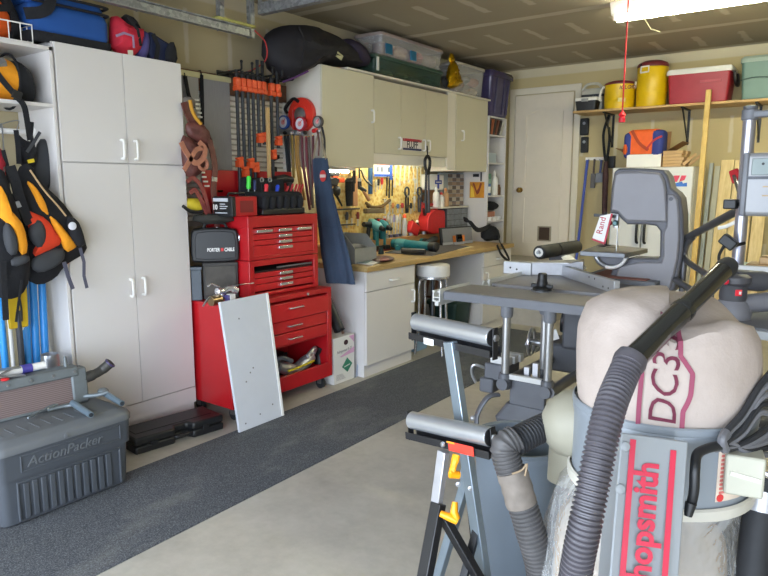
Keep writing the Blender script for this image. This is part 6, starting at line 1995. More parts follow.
t = thing('lunch_cooler', 'small black cooler with white lid at the left end of the wall shelf', 'cooler', (-2.69, 7.68, SZ))
part('body', rbox(-2.82, -2.57, 7.60, 7.76, ((SZ+.001, .015), (SZ+.11, 0)), .025), black, t)
part('lid', rbox(-2.825, -2.565, 7.595, 7.765, ((SZ+.11, 0), (SZ+.14, 0), (SZ+.15, .012)), .025), whitepl, t)
part('latch', MB().box((-2.74, 7.588, SZ+.10), (-2.66, 7.598, SZ+.135)), M('latch_grey', (150, 150, 150), .5), t, .003)
t = thing('lunch_cooler', 'grey-white cooler with carrying handle behind the small black one', 'cooler', (-2.68, 7.88, SZ))
lgp = M('pale_grey_cooler', (186, 186, 178), .5)
part('body', rbox(-2.82, -2.56, 7.79, 7.97, ((SZ+.001, .015), (SZ+.20, 0)), .03), lgp, t)
part('lid', rbox(-2.825, -2.555, 7.785, 7.975, ((SZ+.20, .0), (SZ+.25, .01), (SZ+.27, .03)), .03), lgp, t)
part('band', rbox(-2.823, -2.557, 7.787, 7.973, ((SZ+.17, 0), (SZ+.20, 0)), .03), dsteel, t)
part('handle', MB().tube(curve([V((-2.80, 7.78, SZ+.25)), V((-2.74, 7.78, SZ+.31)), V((-2.62, 7.78, SZ+.31)), V((-2.56, 7.78, SZ+.25))], 5), .016, 8), lgp, t)

# wall boxes by the door
for (a, b), lab in ((((580.5, 118.5), (588, 135)), 'upper of the two black wall chargers beside the door frame'), (((581, 137), (587.5, 152.5)), 'lower of the two black wall chargers beside the door frame')):
    p, q = Y(*a, BY-.04), Y(*b, BY-.04)
    t = thing('charger_box', lab, 'charger', V(((p.x+q.x)/2, BY, q.z)), 'black wall boxes by the door')
    part('case', MB().box((p.x, BY-.05, q.z), (q.x, BY, p.z)), black, t, .012)
    part('lens', MB().lathe(((p.x+q.x)/2, BY-.051, p.z-.06), [(.018, 0), (.018, .004), (0, .004)], 14, (0, -1, 0)), M('lens_grey', (150, 154, 160), .3), t)

# brooms and tools hung right of the door
p, q = Y(587.5, 160, 7.93), Y(578, 244, 7.80)
q2 = q+(q-p)*1.0
t = thing('broom', 'broom with a long blue handle leaning on the back wall by the door', 'broom', V((q2.x, q2.y-.1, .0)))
k = (p.z-.12)/(p.z-q.z)
end = p+(q-p)*k
part('handle', MB().tube([p, end], .016, 10), M('broom_blue', (54, 78, 170), .45), t)
part('head', MB().box(end+V((-.2, -.03, -.03)), end+V((.2, .03, .03))), black, t, .006)
part('bristles', MB().prism([end+V((-.2, -.025, -.03)), end+V((.2, -.025, -.03)), end+V((.23, -.04, -.118)), end+V((-.23, -.04, -.118))], (0, .06, 0)), M('broom_fibre', (60, 66, 80), .95, bump=.8, scale=80), t)
t = thing('tool_rack', 'white strip rack on the back wall holding dustpan and brush', 'rack', Y(596, 159, BY))
a, b = Y(586, 157.5, BY), Y(605, 160, BY)
part('rail', MB().box((a.x, BY-.02, b.z), (b.x, BY-.001, a.z)), whitepl, t, .002)
for px in (590, 596, 601):
    c = Y(px, 160, BY)
    part('hook', MB().tube([c+V((0, -.01, 0)), c+V((0, -.05, -.01)), c+V((0, -.05, .01))], .005, 6), steel, t)
a, b = Y(601.5, 160, 7.94), Y(600, 173, 7.94)
t = thing('dustpan', 'grey dustpan hanging from the white strip rack', 'dustpan', b)
part('handle', MB().tube([a, b], .014, 8), M('dustpan_blue', (66, 76, 120), .5), t)
pts = [Y(*g_, 7.94) for g_ in ((596, 173), (604, 172), (606, 182), (591, 183))]
part('pan', MB().prism(pts, (0, .03, 0)), M('dustpan_grey', (120, 124, 134), .5), t, .01)
a, b = Y(594.5, 159, 7.93), Y(592.5, 188, 7.93)
t = thing('hand_brush', 'dark long hand brush hanging left of the dustpan', 'brush', b)
part('handle', MB().tube([a, (a+b)/2], .012, 8), M('brush_dark', (70, 58, 56), .6), t)
part('bristles', MB().bar((a+b)/2, b, .05, .03, YX), M('brush_grey', (100, 98, 100), .9, bump=.5, scale=80), t)
p, q = Y(607, 130, 7.9), Y(603.5, 243, 7.7)
t = thing('umbrella', 'folded dark umbrella with black strap hanging under the wall shelf', 'umbrella', q)
part('canopy', MB().tube([p+(q-p)*.28, p+(q-p)*.4, p+(q-p)*.8, q], [.022, .034, .028, .014], 10), M('umbrella_brown', (72, 44, 44), .7, var=.2), t)
part('strap', MB().strap(curve([p+V((.0, .09, .22)), p+V((-.03, 0, .02)), p+V((-.035, 0, -.12)), p+(q-p)*.28, p+V((.035, 0, -.12)), p+V((.02, 0, .03))], 5), .028, .012, YX), blackcloth, t)
part('hook', MB().cyl(V((p.x, BY, p.z+.16)), V((p.x, p.y-.02, p.z+.02)), .006, n=6), steel, t)
p = Y(610, 162, 7.93)
solo('black_switch_box', MB().box((p.x-.045, BY-.06, p.z-.07), (p.x+.045, BY-.001, p.z+.07)), black, 'small black box on the back wall beside the folded umbrella', 'box', bev=.006)

# fridge with its load
frw = M('fridge_white', (214, 214, 212), .35, var=.01)
fx0, fx1, fyf, fzt = -2.29, -1.455, 7.40, 1.80
t = thing('refrigerator', 'white two-door refrigerator against the back wall with red and blue logo', 'refrigerator', (-1.87, 7.7, 0))
part('body', MB().box((fx0, fyf+.06, .02), (fx1, 7.985, fzt)), frw, t, .006)
fm = Y(641, 230, fyf).x
for a, b, hx in ((fx0+.004, fm-.004, fm-.035), (fm+.004, fx1-.004, fm+.045)):
    d = part('door', MB().box((a, fyf, .08), (b, fyf+.058, fzt-.002)), frw, t, .012)
    z0, z1 = Y(641, 243, fyf).z, Y(641, 222, fyf).z
    part('handle', MB().tube(curve([V((hx, fyf+.002, z0)), V((hx, fyf-.045, z0+.03)), V((hx, fyf-.045, z1-.03)), V((hx, fyf+.002, z1))], 4), .014, 8), black, d)


def LG(px, py):
    return Y(px, py, fyf-.002)


lr_ = M('logo_red', (212, 56, 84), .4)
lb_ = M('logo_blue', (40, 104, 196), .4)
for pts in (((669, 176), (672.5, 176), (670, 183), (668, 183)), ((674, 175.5), (680, 175.5), (677, 182), (671.5, 182)), ((681.5, 175.5), (686.5, 175.5), (684.5, 180), (679, 182))):
    part('logo_red_bar', MB().prism([LG(*g_) for g_ in pts], (0, -.002, 0)), lr_, t)
part('logo_blue_swash', MB().prism([LG(*g_) for g_ in ((667.5, 185.5), (676, 183), (682, 181.5), (683, 183.5), (687, 182.5), (687, 186.5), (672, 186.5))], (0, -.002, 0)), lb_, t)
cb = M('cardboard', (158, 122, 84), .8, var=.08, scale=6)
BB = fzt+.001
t = thing('cardboard_box', 'open cardboard box with white front and raised flaps on the refrigerator', 'box', (-1.98, 7.62, BB))
bx0, bx1, by0, by1, bz = -2.16, -1.80, 7.47, 7.80, BB+.14
m = MB()
m.box((bx0, by0, BB), (bx1, by1, BB+.006)).box((bx0, by0, BB), (bx1, by0+.005, bz)).box((bx0, by1-.005, BB), (bx1, by1, bz)).box((bx0, by0, BB), (bx0+.005, by1, bz)).box((bx1-.005, by0, BB), (bx1, by1, bz))
part('walls', m, cb, t)
part('white_front', MB().box((bx0+.002, by0-.003, BB+.002), (bx1-.002, by0-.0005, bz-.004)), whitepl, t)
for pts in (([V((bx0, by0, bz)), V((bx0, by1, bz)), V((bx0-.13, by1, bz+.07)), V((bx0-.13, by0, bz+.07))]), ([V((bx1, by0, bz)), V((bx1, by1, bz)), V((bx1+.2, by1, bz+.12)), V((bx1+.2, by0, bz+.12))]), ([V((bx0, by1, bz)), V((bx1, by1, bz)), V((bx1, by1+.05, bz+.25)), V((bx0, by1+.05, bz+.25))])):
    part('flap', MB().prism(pts, (0, .004, .003)), cb, t)
orc = M('orange_cooler_cloth', (232, 100, 40), .7, bump=.2, scale=25)
blcl = M('blue_cooler_cloth', (44, 58, 130), .75)
t = thing('cooler_bag', 'orange and blue soft bag resting in the cardboard box on the refrigerator', 'bag', (-1.95, 7.6, bz))
a, b = Y(628, 153, 7.56), Y(663, 129, 7.56)
part('body', roundbox(a.x, b.x, 7.47, 7.68, a.z-.06, b.z, .05), orc, t)
part('end_panel', roundbox(a.x-.03, a.x+.07, 7.465, 7.685, a.z-.06, b.z-.03, .04), blcl, t)
part('end_panel', roundbox(b.x-.10, b.x+.03, 7.465, 7.685, a.z-.06, b.z-.01, .04), blcl, t)
part('pocket', MB().puff([V((a.x-.04, 7.5, a.z-.02)), V((a.x+.02, 7.45, a.z-.02)), V((a.x+.02, 7.45, a.z+.08)), V((a.x-.03, 7.5, a.z+.10))], .04, YX), orc, t)
part('strap', MB().strap(curve([V((a.x+.06, 7.458, b.z-.01)), V((a.x+.14, 7.455, a.z+.10)), V((a.x+.24, 7.455, a.z+.02))], 5), .03, .005, YX), M('strap_rust', (170, 70, 40), .8), t)
part('strap', MB().strap(curve([V((b.x+.02, 7.46, b.z-.08)), V((b.x-.06, 7.455, a.z+.12)), V((b.x-.14, 7.455, a.z+.02))], 5), .02, .005, YX), M('strap_red', (190, 60, 60), .8), t)
blk = make_wood('block_wood', (176, 140, 92), (206, 172, 124), (1, 14, 14))
for k in range(10):
    i, j = k % 2, k//2
    solo('wood_block', MB().box((-1.785+i*.012, 7.47+i*.14, BB+j*.034), (-1.60+i*.02+.012*((j*7) % 3), 7.60+i*.14, BB+j*.034+.032)), blk,
         'pale wood offcut in the %s stack beside the cardboard box, %s' % (('front', 'rear')[i], ('bottom one', 'second from the bottom', 'middle one', 'second from the top', 'topmost')[j]), 'wood block', 'wood offcuts on the refrigerator', bev=.002)
for k, (a, b, lab) in enumerate(((-1.59, -1.47, 'left slanting wood stick leaning on the offcut stack'), (-1.54, -1.42, 'right slanting wood stick leaning on the offcut stack'))):
    solo('wood_stick', MB().bar(V((a, 7.5+k*.05, BB+.016)), V((b, 7.52+k*.05, BB+.13)), .03, .03), blk, lab, 'wood stick', bev=.002)

# long pole and boards leaning at the back
p, q = Y(709, 90, 7.5), Y(694.5, 256, 7.2)
k = p.z/(p.z-q.z)
b = p+(q-p)*k
solo('wooden_pole', MB().bar(b+V((0, 0, .0)), p, .05, .04, YX), make_wood('pole_wood', (186, 152, 84), (214, 184, 112), (14, 14, 1)), 'long pale wooden pole leaning upright in front of the wall shelf', 'pole', bev=.003)
pine = make_wood('board_pine', (206, 180, 124), (234, 212, 160), (14, 14, 1.2))
for (a, b, py, lab, m_) in ((709, 713, 163, 'narrow grey-blue plastic strip left of the pine boards', M('strip_grey', (160, 166, 164), .5)), (714.5, 720, 166, 'grey trim board second from the left of the leaning boards', M('strip_grey2', (178, 176, 160), .5)),
                            (721, 734, 160, 'wide knotty pine board leaning left of the red lever', pine), (735, 746, 160, 'pine board leaning on the back wall behind the red lever', pine), (748, 757, 158, 'pine board leaning behind the left half of the drill head', pine), (758, 771, 163, 'pine board at the right edge behind the drill head', pine)):
    p, q = Y(a, py, 7.9), Y(b, py, 7.9)
    o = MB().prism([V((p.x, 7.93, p.z)), V((q.x, 7.93, p.z)), V((q.x-.02, 7.72, 0)), V((p.x-.02, 7.72, 0))], (0, .022, 0))
    solo('leaning_board', o, m_, lab, 'board', 'boards leaning on the back wall', bev=.002)
# ------------------------------------------------------------ woodworking machine
MT = 1.0
t = thing('woodworking_machine', 'grey multi-purpose woodworking machine with two tables on tubular legs', 'machine', (-1.4, 4.1, 0))
tabm = M('table_grey', (140, 138, 140), .42, .35, var=.06, scale=6)
et = part('extension_table', MB().box((-1.93, 3.235, MT-.052), (-1.09, 3.56, MT)), tabm, t, .006)
part('table_edge', MB().box((-1.928, 3.228, MT-.050), (-1.092, 3.24, MT-.004)), M('edge_grey', (104, 106, 112), .5, .2), et)


def channel(x, y0, y1, z):
    """aluminium rail with an open E-shaped end"""
    m = MB()
    m.box((x-.05, y0, z-.062), (x-.042, y1, z)).box((x-.008, y0, z-.062), (x, y1, z+.012)).box((x-.05, y0, z-.04), (x, y1, z-.034)).box((x-.05, y0, z-.062), (x-.03, y1, z-.056))
    m.box((x-.02, y0, z-.062), (x, y1, z-.056)).box((x-.034, y0, z-.085), (x-.012, y1, z-.062)).box((x-.05, y0, z-.006), (x-.036, y1, z)).box((x-.016, y0, z-.006), (x, y1, z))
    return m


railw = M('rail_white', (206, 206, 202), .4, .2)
part('rail', channel(-1.935, 3.20, 3.56, MT-.0), railw, et)
lx = [Y(505, 350, 3.28).x, Y(548, 350, 3.28).x]
for x, y in ((lx[0], 3.29), (lx[1], 3.29), (Y(544, 350, 3.5).x, 3.5)):
    if 1:
        zl = .50
        l_ = part('table_leg', MB().cyl((x, y, zl), (x, y, MT-.05), .022, n=16), M('leg_steel', (176, 176, 176), .35, .8, var=.05), t)
        part('leg_collar', MB().lathe((x, y, 0), [(.030, MT-.12), (.034, MT-.11), (.034, MT-.07), (.04, MT-.052)], 16), greyc, l_)
        part('leg_socket', MB().lathe((x, y, 0), [(.034, .47), (.036, .48), (.036, .55), (.03, .56)], 16).cyl((x, y-.04, .50), (x, y+.03, .50), .034, n=16), greyd, l_)
part('cross_bar', MB().bar(V((lx[0]+.03, 3.29, .545)), V((lx[1]-.03, 3.29, .545)), .03, .03, (0, 0, 1)), M('bar_white', (206, 206, 204), .4), t, .003)
part('cross_bar', MB().bar(V((lx[0], 3.40, MT-.065)), V((lx[1], 3.40, MT-.065)), .03, .02), alu, t, .003)
part('end_plate', MB().box((lx[0]+.02, 3.31, .32), (lx[1]-.02, 3.34, .52)), greyd, t, .006)
part('stop_plate', MB().box((-1.46, 3.33, .5), (-1.43, 3.36, .60)).box((-1.41, 3.33, .5), (-1.38, 3.36, .63)), alu, t)
for x in (lx[0], lx[1]+.02):
    part('way_tube', MB().cyl((x, 3.27, .50), (x, 5.3, .50), .03, n=20), M('way_steel', (120, 120, 124), .35, .8, var=.06), t)
part('carriage', MB().box((lx[0]-.05, 3.95, .42), (lx[1]+.08, 4.25, .60)), greyd, t, .02)
part('headstock', MB().box((lx[0]-.02, 4.35, .46), (lx[1]+.05, 4.95, .93)), greyc, t, .05)
part('headstock_band', MB().box((lx[0]-.025, 4.34, .62), (lx[1]+.055, 4.352, .76)), black, t, .003)
part('hand_wheel', MB().torus((lx[0]-.12, 3.92, .60), .085, .010, (1, .15, 0), 24, 8), M('wheel_steel', (190, 190, 192), .3, .8), t)
part('wheel_hub', MB().cyl((lx[0]-.04, 3.92, .60), (lx[0]-.13, 3.92, .60), .022, n=12).bar(V((lx[0]-.12, 3.84, .60)), V((lx[0]-.12, 4.0, .60)), .016, .016), steel, t)
part('motor_cover', MB().cyl((lx[0]+.02, 4.1, .74), (lx[1]+.10, 4.15, .70), .09, n=20), black, t, .004)
part('motor_label', MB().obox(Y(551, 336, 4.0), (.045, 0, .02), (0, .002, 0), (-.012, 0, .03)), whitepl, t)
# cast base down to the floor
for y in (3.36, 5.15):
    b_ = part('base_casting', MB().skin([rr(lx[0]-.02-i, lx[1]+.06+i, y-.07-j, y+.07+j, z, .03) for z, i, j in ((.38, -.02, -.01), (.30, .03, .03), (.22, .02, .0), (.05, .06, .02), (.0, .08, .03))]), greyd, t)
part('release_lever', MB().tube(curve([V((lx[0]-.03, 3.28, .43)), V((lx[0]-.07, 3.22, .42)), V((lx[0]-.11, 3.18, .33)), V((lx[0]-.11, 3.17, .26))], 5), .02, 8, sq=.6), greyd, t)
part('lever_knob', MB().ball((lx[0]-.135, 3.17, .30), .016, 10, 8), alu, t)
part('vice_body', MB().box((lx[0]-.20, 3.42, .46), (lx[0]-.06, 3.62, .56)).box((lx[0]-.22, 3.40, .38), (lx[0]-.13, 3.62, .47)), greyd, t, .01)
for k in range(3):
    part('pad_block', MB().box((lx[0]-.17+.01*k, 3.44+.06*k, .555), (lx[0]-.05+.01*k, 3.49+.06*k, .60)), M('bar_white', (206, 206, 204), .4), t, .003)
part('crank', MB().tube(curve([V((lx[0]-.22, 3.5, .50)), V((lx[0]-.29, 3.46, .52)), V((lx[0]-.30, 3.46, .46)), V((lx[0]-.27, 3.46, .41))], 4), .010, 8), steel, t)
# main table with fence
mt = part('main_table', MB().box((-1.85, 3.68, MT-.05), (-1.02, 4.36, MT)), tabm, t, .005)
part('rail', channel(-1.855, 3.66, 4.36, MT+.01), railw, mt)
part('table_bolt', MB().cyl((-1.83, 3.678, MT-.025), (-1.83, 3.672, MT-.025), .010, n=8), black, mt)
part('table_support', MB().box((-1.45, 3.85, .60), (-1.1, 4.2, MT-.05)), greyd, t, .02)
fc = M('fence_alu', (196, 198, 202), .4, .5, var=.05)
a, b = Y(504, 272, 4.15), Y(531.5, 272, 4.15)
f = part('fence', MB().box((a.x, 4.14, MT+.001), (b.x, 4.17, MT+.085)), fc, t, .002)
m = MB().prism([V((b.x, 4.16, MT+.08)), V((b.x+.30, 4.30, MT+.10)), V((b.x+.30, 4.30, MT+.005)), V((b.x, 4.16, MT+.005))], (0, .02, 0))
m.prism([V((b.x, 4.14, MT+.085)), V((b.x+.26, 4.14, MT+.10)), V((b.x+.30, 4.32, MT+.11)), V((b.x, 4.3, MT+.085))], (0, 0, .004))
part('fence_back', m, alu, f)
p, q = V((-1.74, 4.40, MT+.036)), V((-1.09, 3.72, MT+.036))
part('fence_bar', MB().bar(p, q, .035, .07), fc, f, .002)
dq = (q-p).normalized()
nq = V((dq.y, -dq.x, 0))
if nq.y > 0:
    nq = -nq
for u in (.66, .74, .86, .93):
    c = p+(q-p)*u+nq*.0178+V((0, 0, .015*(1 if u < .8 else -1)))
    part('bolt_hole', MB().lathe(c, [(.006, 0), (.006, .001), (0, .001)], 10, nq), black, f)
for dx in (.02, .05):
    part('bolt_hole', MB().lathe((a.x+.02+dx*1.6, 4.1395, MT+.05-dx*.3), [(.007, 0), (.007, .001), (0, .001)], 10, (0, -1, 0)), black, f)
# tool post on the extension table
c = Z(542, 291, MT)
kb = part('clamp_knob', MB().lathe(c, [(.055, 0), (.055, .015), (.04, .025), (.03, .03), (.032, .05), (.028, .06), (.026, .10), (.02, .105), (0, .105)], 20), black, t)
part('knob_washer', MB().lathe(c, [(.065, .001), (.065, .005), (0, .005)], 20), greyc, kb)
part('knob_ears', MB().bar(c+V((-.065, 0, .03)), c+V((.065, 0, .03)), .02, .022), black, kb, .004)
# belt sander beyond the fence
bs = part('belt_frame', MB().box((-1.46, 4.12, .90), (-.98, 4.72, 1.025)), greyc, t, .006)
part('sanding_belt', MB().box((-1.40, 4.15, 1.0255), (-1.04, 4.70, 1.031)), M('belt_brown', (156, 104, 92), .85, bump=.3, scale=200), bs)
for x in (-1.0, -.955):
    part('guide_rail', MB().box((x, 3.95, .96-(x+1)*.6), (x+.012, 4.75, .985-(x+1)*.6)), M('rail_olive', (172, 166, 110), .4, .4), t)
# foam drum on its spindle
p, q = D(539, 252.5, 4.72), D(577, 246.5, 5.2)
for u0, u1 in ((0, .42), (.46, 1)):
    a, b = p+(q-p)*u0, p+(q-p)*u1
    dm = part('drum', MB().tube([a, a*.97+b*.03, a*.03+b*.97, b], [.044, .05, .05, .044], 20), rubber, t)
dn = (p-q).normalized()
part('drum_ring', MB().lathe(p, [(.032, 0), (.032, .003), (.016, .003), (.016, -.003)], 20, dn), whitepl, t)
part('spindle', MB().tube([p+dn*.02, q-dn*.02], .012, 8), steel, t)
part('drum_stand', MB().box(((p+q)/2+V((-.06, -.05, 0))).to_tuple()[:2]+(.9,), ((p+q)/2+V((.06, .05, 0))).to_tuple()[:2]+((p+q).z/2-.04,)), greyd, t, .01)
pts = [D(561, 257, 4.75), D(566, 255, 4.75), D(583, 268, 4.6), D(578, 272, 4.6), D(566, 266, 4.65)]
part('guard_plate', MB().prism(pts, V((.02, .03, 0))), whitepl, t, .002)

# band saw standing at the far end
BSY = 4.25
bsg = M('bandsaw_grey', (140, 138, 142), .5, .1, var=.04, scale=6)
bsd = M('bandsaw_rim', (98, 98, 104), .5, .1, var=.05, scale=6)


def BSP(px, py, y=BSY):
    return Y(px, py, y)


t = thing('band_saw', 'grey band saw with wide throat standing at the far end of the machine', 'band saw', (-1.05, BSY+.1, .0))
up_ = [(609.5, 213), (611, 190), (614, 171.5), (619, 168.5), (630, 168), (650, 168.5), (663, 170), (668, 176), (671, 188), (677, 192.5), (681, 198), (683, 215), (683.5, 240), (682, 258), (679, 272), (674.5, 289), (668, 296), (648, 302), (618, 300), (608, 280),
       (615, 262), (630, 258), (657, 258.5), (659.5, 256), (660, 231), (656, 226), (645, 224.5), (627, 224.5), (621, 219), (617, 214)]
outline = [BSP(*q) for q in up_]
part('frame', MB().prism(outline, (0, .16, 0)), bsd, t, .012)
cov = [(612.5, 210), (614, 190), (616.5, 174.5), (621, 172), (640, 171.5), (661, 173), (665, 180), (667, 190), (668.5, 222), (646, 221.5), (628, 221), (623, 216.5), (619, 212)]
part('wheel_cover', MB().prism([BSP(*q) for q in cov], (0, -.035, 0)), bsg, t, .012)
arm = [(668, 194), (675, 194.5), (678.5, 200), (680, 217), (680, 240), (678.5, 258), (675, 274), (671, 287), (664, 293), (650, 297), (625, 296), (614, 284), (620, 266), (640, 262), (662, 262), (664, 255), (664, 232), (667, 226)]
part('arm_cover', MB().prism([BSP(*q) for q in arm], (0, -.022, 0)), bsg, t, .010)
part('tension_knob', MB().lathe(BSP(671, 199, BSY-.022), [(.012, 0), (.012, .006), (0, .008)], 12, (0, -1, 0)), bsd, t)
gx = BSP(615.5, 222)
part('guide_post', MB().box((gx.x-.015, BSY-.0, BSP(616, 228).z), (gx.x+.015, BSY+.03, BSP(616, 214).z)), steel, t)
part('blade_guide', MB().lathe(BSP(616, 223, BSY-.01), [(.018, 0), (.018, .02), (.012, .03), (0, .03)], 14, (0, -1, 0)), M('guide_teal', (80, 110, 110), .4, .4), t)
part('guide_knob', MB().ball(BSP(610, 223, BSY-.03), .016, 10, 8), M('knob_red', (150, 40, 50), .4), t)
part('guide_arm', MB().bar(BSP(594, 215, BSY-.02), BSP(616, 216.5, BSY-.0), .018, .018), black, t)
part('upright_rod', MB().cyl(BSP(605.5, 246, BSY-.05), BSP(605.5, 212, BSY-.05), .010, n=8), black, t)
part('rod_foot', MB().box(BSP(598, 246.5, BSY-.12), BSP(611, 244.5, BSY+.0)), black, t, .003)
part('blade', MB().box((BSP(616, 230).x-.002, BSY+.03, BSP(616, 262).z), (BSP(616, 230).x+.002, BSY+.045, BSP(616, 220).z)), steel, t)
tz = Y(600, 252, 4.15).z
a = [Z(*q, tz) for q in ((580, 251), (625, 253.5), (648, 248.5), (601, 243.5))]
tb_ = part('table', MB().prism([p-V((0, 0, .03)) for p in a], (0, 0, .03)), M('saw_table', (116, 118, 122), .4, .4, var=.05), t, .003)
part('table_slot', MB().prism([Z(*q, tz+.0005) for q in ((606, 247.5), (615, 248), (617, 247.3), (608, 246.8))], (0, 0, .001)), black, tb_)
c = BSP(611, 254, BSY-.03)
part('trunnion', MB().torus(c, .095, .016, (0, 1, 0), 24, 8, 0, PI) if 0 else MB().tube([c+V((.10*math.cos(a), 0, -.085*math.sin(a))) for a in [PI*k/18 for k in range(19)]], .015, 8), steel, t)
part('trunnion_lock', MB().tube([c+V((.10*math.cos(a), -.018, -.085*math.sin(a))) for a in [PI*(.08+.5*k/12) for k in range(13)]], .011, 8), whitepl, t)
part('trunnion_plate', MB().prism([c+V((.09*math.cos(a), .02, -.075*math.sin(a))) for a in [PI*k/18 for k in range(19)]], (0, .05, 0)), bsd, t)
part('pedestal', MB().box((-1.28, BSY+.02, .0), (-1.0, BSY+.2, BSP(616, 290).z)), bsd, t, .01)
# red-edged tag hung from the saw guide
t = thing('paper_tag', 'white paper tag with red border and red lettering hung at the band saw', 'tag', BSP(603, 244, BSY-.06))
pts = [BSP(*q, BSY-.06) for q in ((600, 216), (612, 213.5), (604.5, 243.5), (592, 239))]
part('card', MB().prism(pts, (0, .003, 0)), whitepl, t)
rb_ = M('tag_red', (190, 44, 64), .5)
part('border', MB().bar(pts[2]+V((0, -.001, 0)), pts[3]+V((0, -.001, 0)), .012, .003, YX), rb_, t)
part('border', MB().bar(pts[1]+V((0, -.001, 0)), pts[2]+V((0, -.001, 0)), .012, .003, YX), rb_, t)
u = (pts[1]-pts[2]).normalized()
part('lettering', text_mb('Rand', .055, pts[3]*.55+pts[2]*.45+u*.045+V((0, -.002, 0)), u, u.cross(V((0, 1, 0)))*-1 if u.cross(V((0, 1, 0))).x > 0 else u.cross(V((0, 1, 0))), .002), rb_, t)

# ------------------------------------------------------------ tubular stand frame and drill head on the right
t = thing('tube_frame', 'bent grey steel tube frame running from the band saw to the drill head', 'frame', (-.9, 4.0, 0))
tubm = M('frame_tube', (98, 98, 102), .35, .6, var=.08)
pa, pb = D(683, 240, 4.05), D(752, 203, 3.15)
part('top_tube', MB().tube([pa, pb], .022, 14), tubm, t)
part('bent_tube', MB().tube(curve([D(694, 236, 3.9), D(688, 243, 3.95), D(684.5, 253, 4.0), D(687, 261, 3.95), D(700, 270, 3.7), D(712, 277, 3.5)], 6), .018, 12), tubm, t)
part('low_tube', MB().tube([D(676, 280, 4.0), D(700, 296, 3.4)], .02, 12), tubm, t)
b0 = D(712, 277, 3.5)
part('leg', MB().tube([b0, V((b0.x, b0.y, .0))], .018, 12), tubm, t)
b0 = D(684.5, 253, 4.0)
part('leg', MB().tube([b0, V((b0.x, b0.y, .0))], .018, 12), tubm, t)

cx, cy = -.475, 3.56
colm = M('column_steel', (176, 176, 188), .28, .7, var=.03)
t = thing('drill_press', 'drill press with shiny column and pale grey head at the right edge', 'drill press', (cx, cy, 0))
ztop = Y(752, 107, cy).z
zb_ = Y(744, 262, cy).z
part('column', MB().cyl((cx, cy, .05), (cx, cy, ztop), .028, n=24), colm, t)
part('column_cap', MB().lathe((cx, cy, ztop-.01), [(.029, 0), (.031, .005), (.031, .014), (.02, .018), (0, .018)], 20), greyd, t)
part('top_bracket', MB().box((cx-.0, cy-.03, ztop-.05), (cx+.4, cy+.03, ztop-.02)).cyl((cx, cy, ztop-.06), (cx, cy, ztop-.01), .036, n=20), greyc, t, .006)
hz0, hz1 = Y(745, 216, cy-.15).z, Y(745, 153, cy-.15).z
hx0 = Y(743.5, 180, cy-.15).x
hg = M('head_grey', (160, 160, 162), .45, .25, var=.05, scale=6)
part('head', MB().box((hx0, cy-.16, hz0), (hx0+.34, cy+.12, hz1)), hg, t, .02)
part('head_rim', MB().box((hx0-.008, cy-.165, hz0-.0), (hx0+.02, cy+.1, hz1)), greyc, t, .008)
part('head_panel', MB().box((hx0+.03, cy-.166, hz1-.10), (hx0+.33, cy-.158, hz1-.025)), M('panel_green_grey', (134, 144, 142), .45, .2), t, .003)
part('dark_band', MB().box((hx0+.005, cy-.164, hz1-.118), (hx0+.34, cy-.158, hz1-.105)), dsteel, t)
for dx in (.075, .2):
    part('screw', MB().lathe((hx0+dx, cy-.166, hz1-.05), [(.006, 0), (.006, .003), (0, .003)], 10, (0, -1, 0)), black, t)
part('small_print', MB().box((hx0+.08, cy-.1615, hz0+.13), (hx0+.12, cy-.1595, hz0+.136)).box((hx0+.08, cy-.1615, hz0+.09), (hx0+.115, cy-.1595, hz0+.096)), M('print_tan', (176, 150, 110), .5), t)
c = V((hx0+.155, cy-.17, hz0+.02))
part('quill_knob', MB().lathe(c, [(.022, 0), (.02, .03), (.012, .04), (0, .04)], 14, (0, -1, 0)), black, t)
part('feed_rod', MB().cyl(c+V((0, -.02, 0)), c+V((0, -.02, -.42)), .011, n=10), blackm, t)
a, b = Y(734, 176, 3.75), Y(741.5, 200, 3.6)
lv = part('feed_lever', MB().tube([a, b, Y(744, 208, 3.5)], .009, 8), steel, t)
part('lever_pad', MB().bar(Y(733.5, 170, 3.77), Y(737, 182, 3.74), .045, .02, YX), M('lever_red', (196, 40, 48), .45), lv, .006)
dtx = Y(722, 262, cy-.2).x
part('table', MB().box((dtx, cy-.25, zb_-.05), (cx+.5, cy+.2, zb_-.02)), M('pale_teal_metal', (158, 178, 172), .5, .2), t, .006)
part('table_bar', MB().box((dtx-.01, cy-.28, zb_-.012), (cx+.5, cy-.25, zb_+.012)), M('bar_white', (206, 206, 204), .4), t, .003)
part('table_bar', MB().box((dtx+.02, cy-.27, zb_-.075), (cx+.5, cy-.24, zb_-.055)), dsteel, t, .003)
part('base', MB().box((cx-.2, cy-.3, .0), (cx+.4, cy+.25, .06)), greyd, t, .01)
t = thing('work_lamp', 'small black clip lamp with white arm hung beside the shiny column', 'lamp', Y(725, 245, cy+.1))
a, b = Y(715, 237, cy-.05), Y(731, 249, cy-.05)
part('head', MB().bar(Y(722, 237, cy-.1), Y(735, 247, cy-.1), .06, .05), black, t, .006)
part('arm', MB().tube(curve([Y(718, 228, cy), Y(727, 226, cy), Y(745, 217, cy)], 4), .009, 8), whitepl, t)
part('cable', MB().tube(curve([Y(724, 246, cy-.1), Y(719, 256, cy-.1), Y(720, 268, cy-.1)], 5), .007, 8), black, t)
part('bracket', MB().tube([Y(734, 246, cy-.05), Y(745, 243, cy-.02)], .008, 8), black, t)
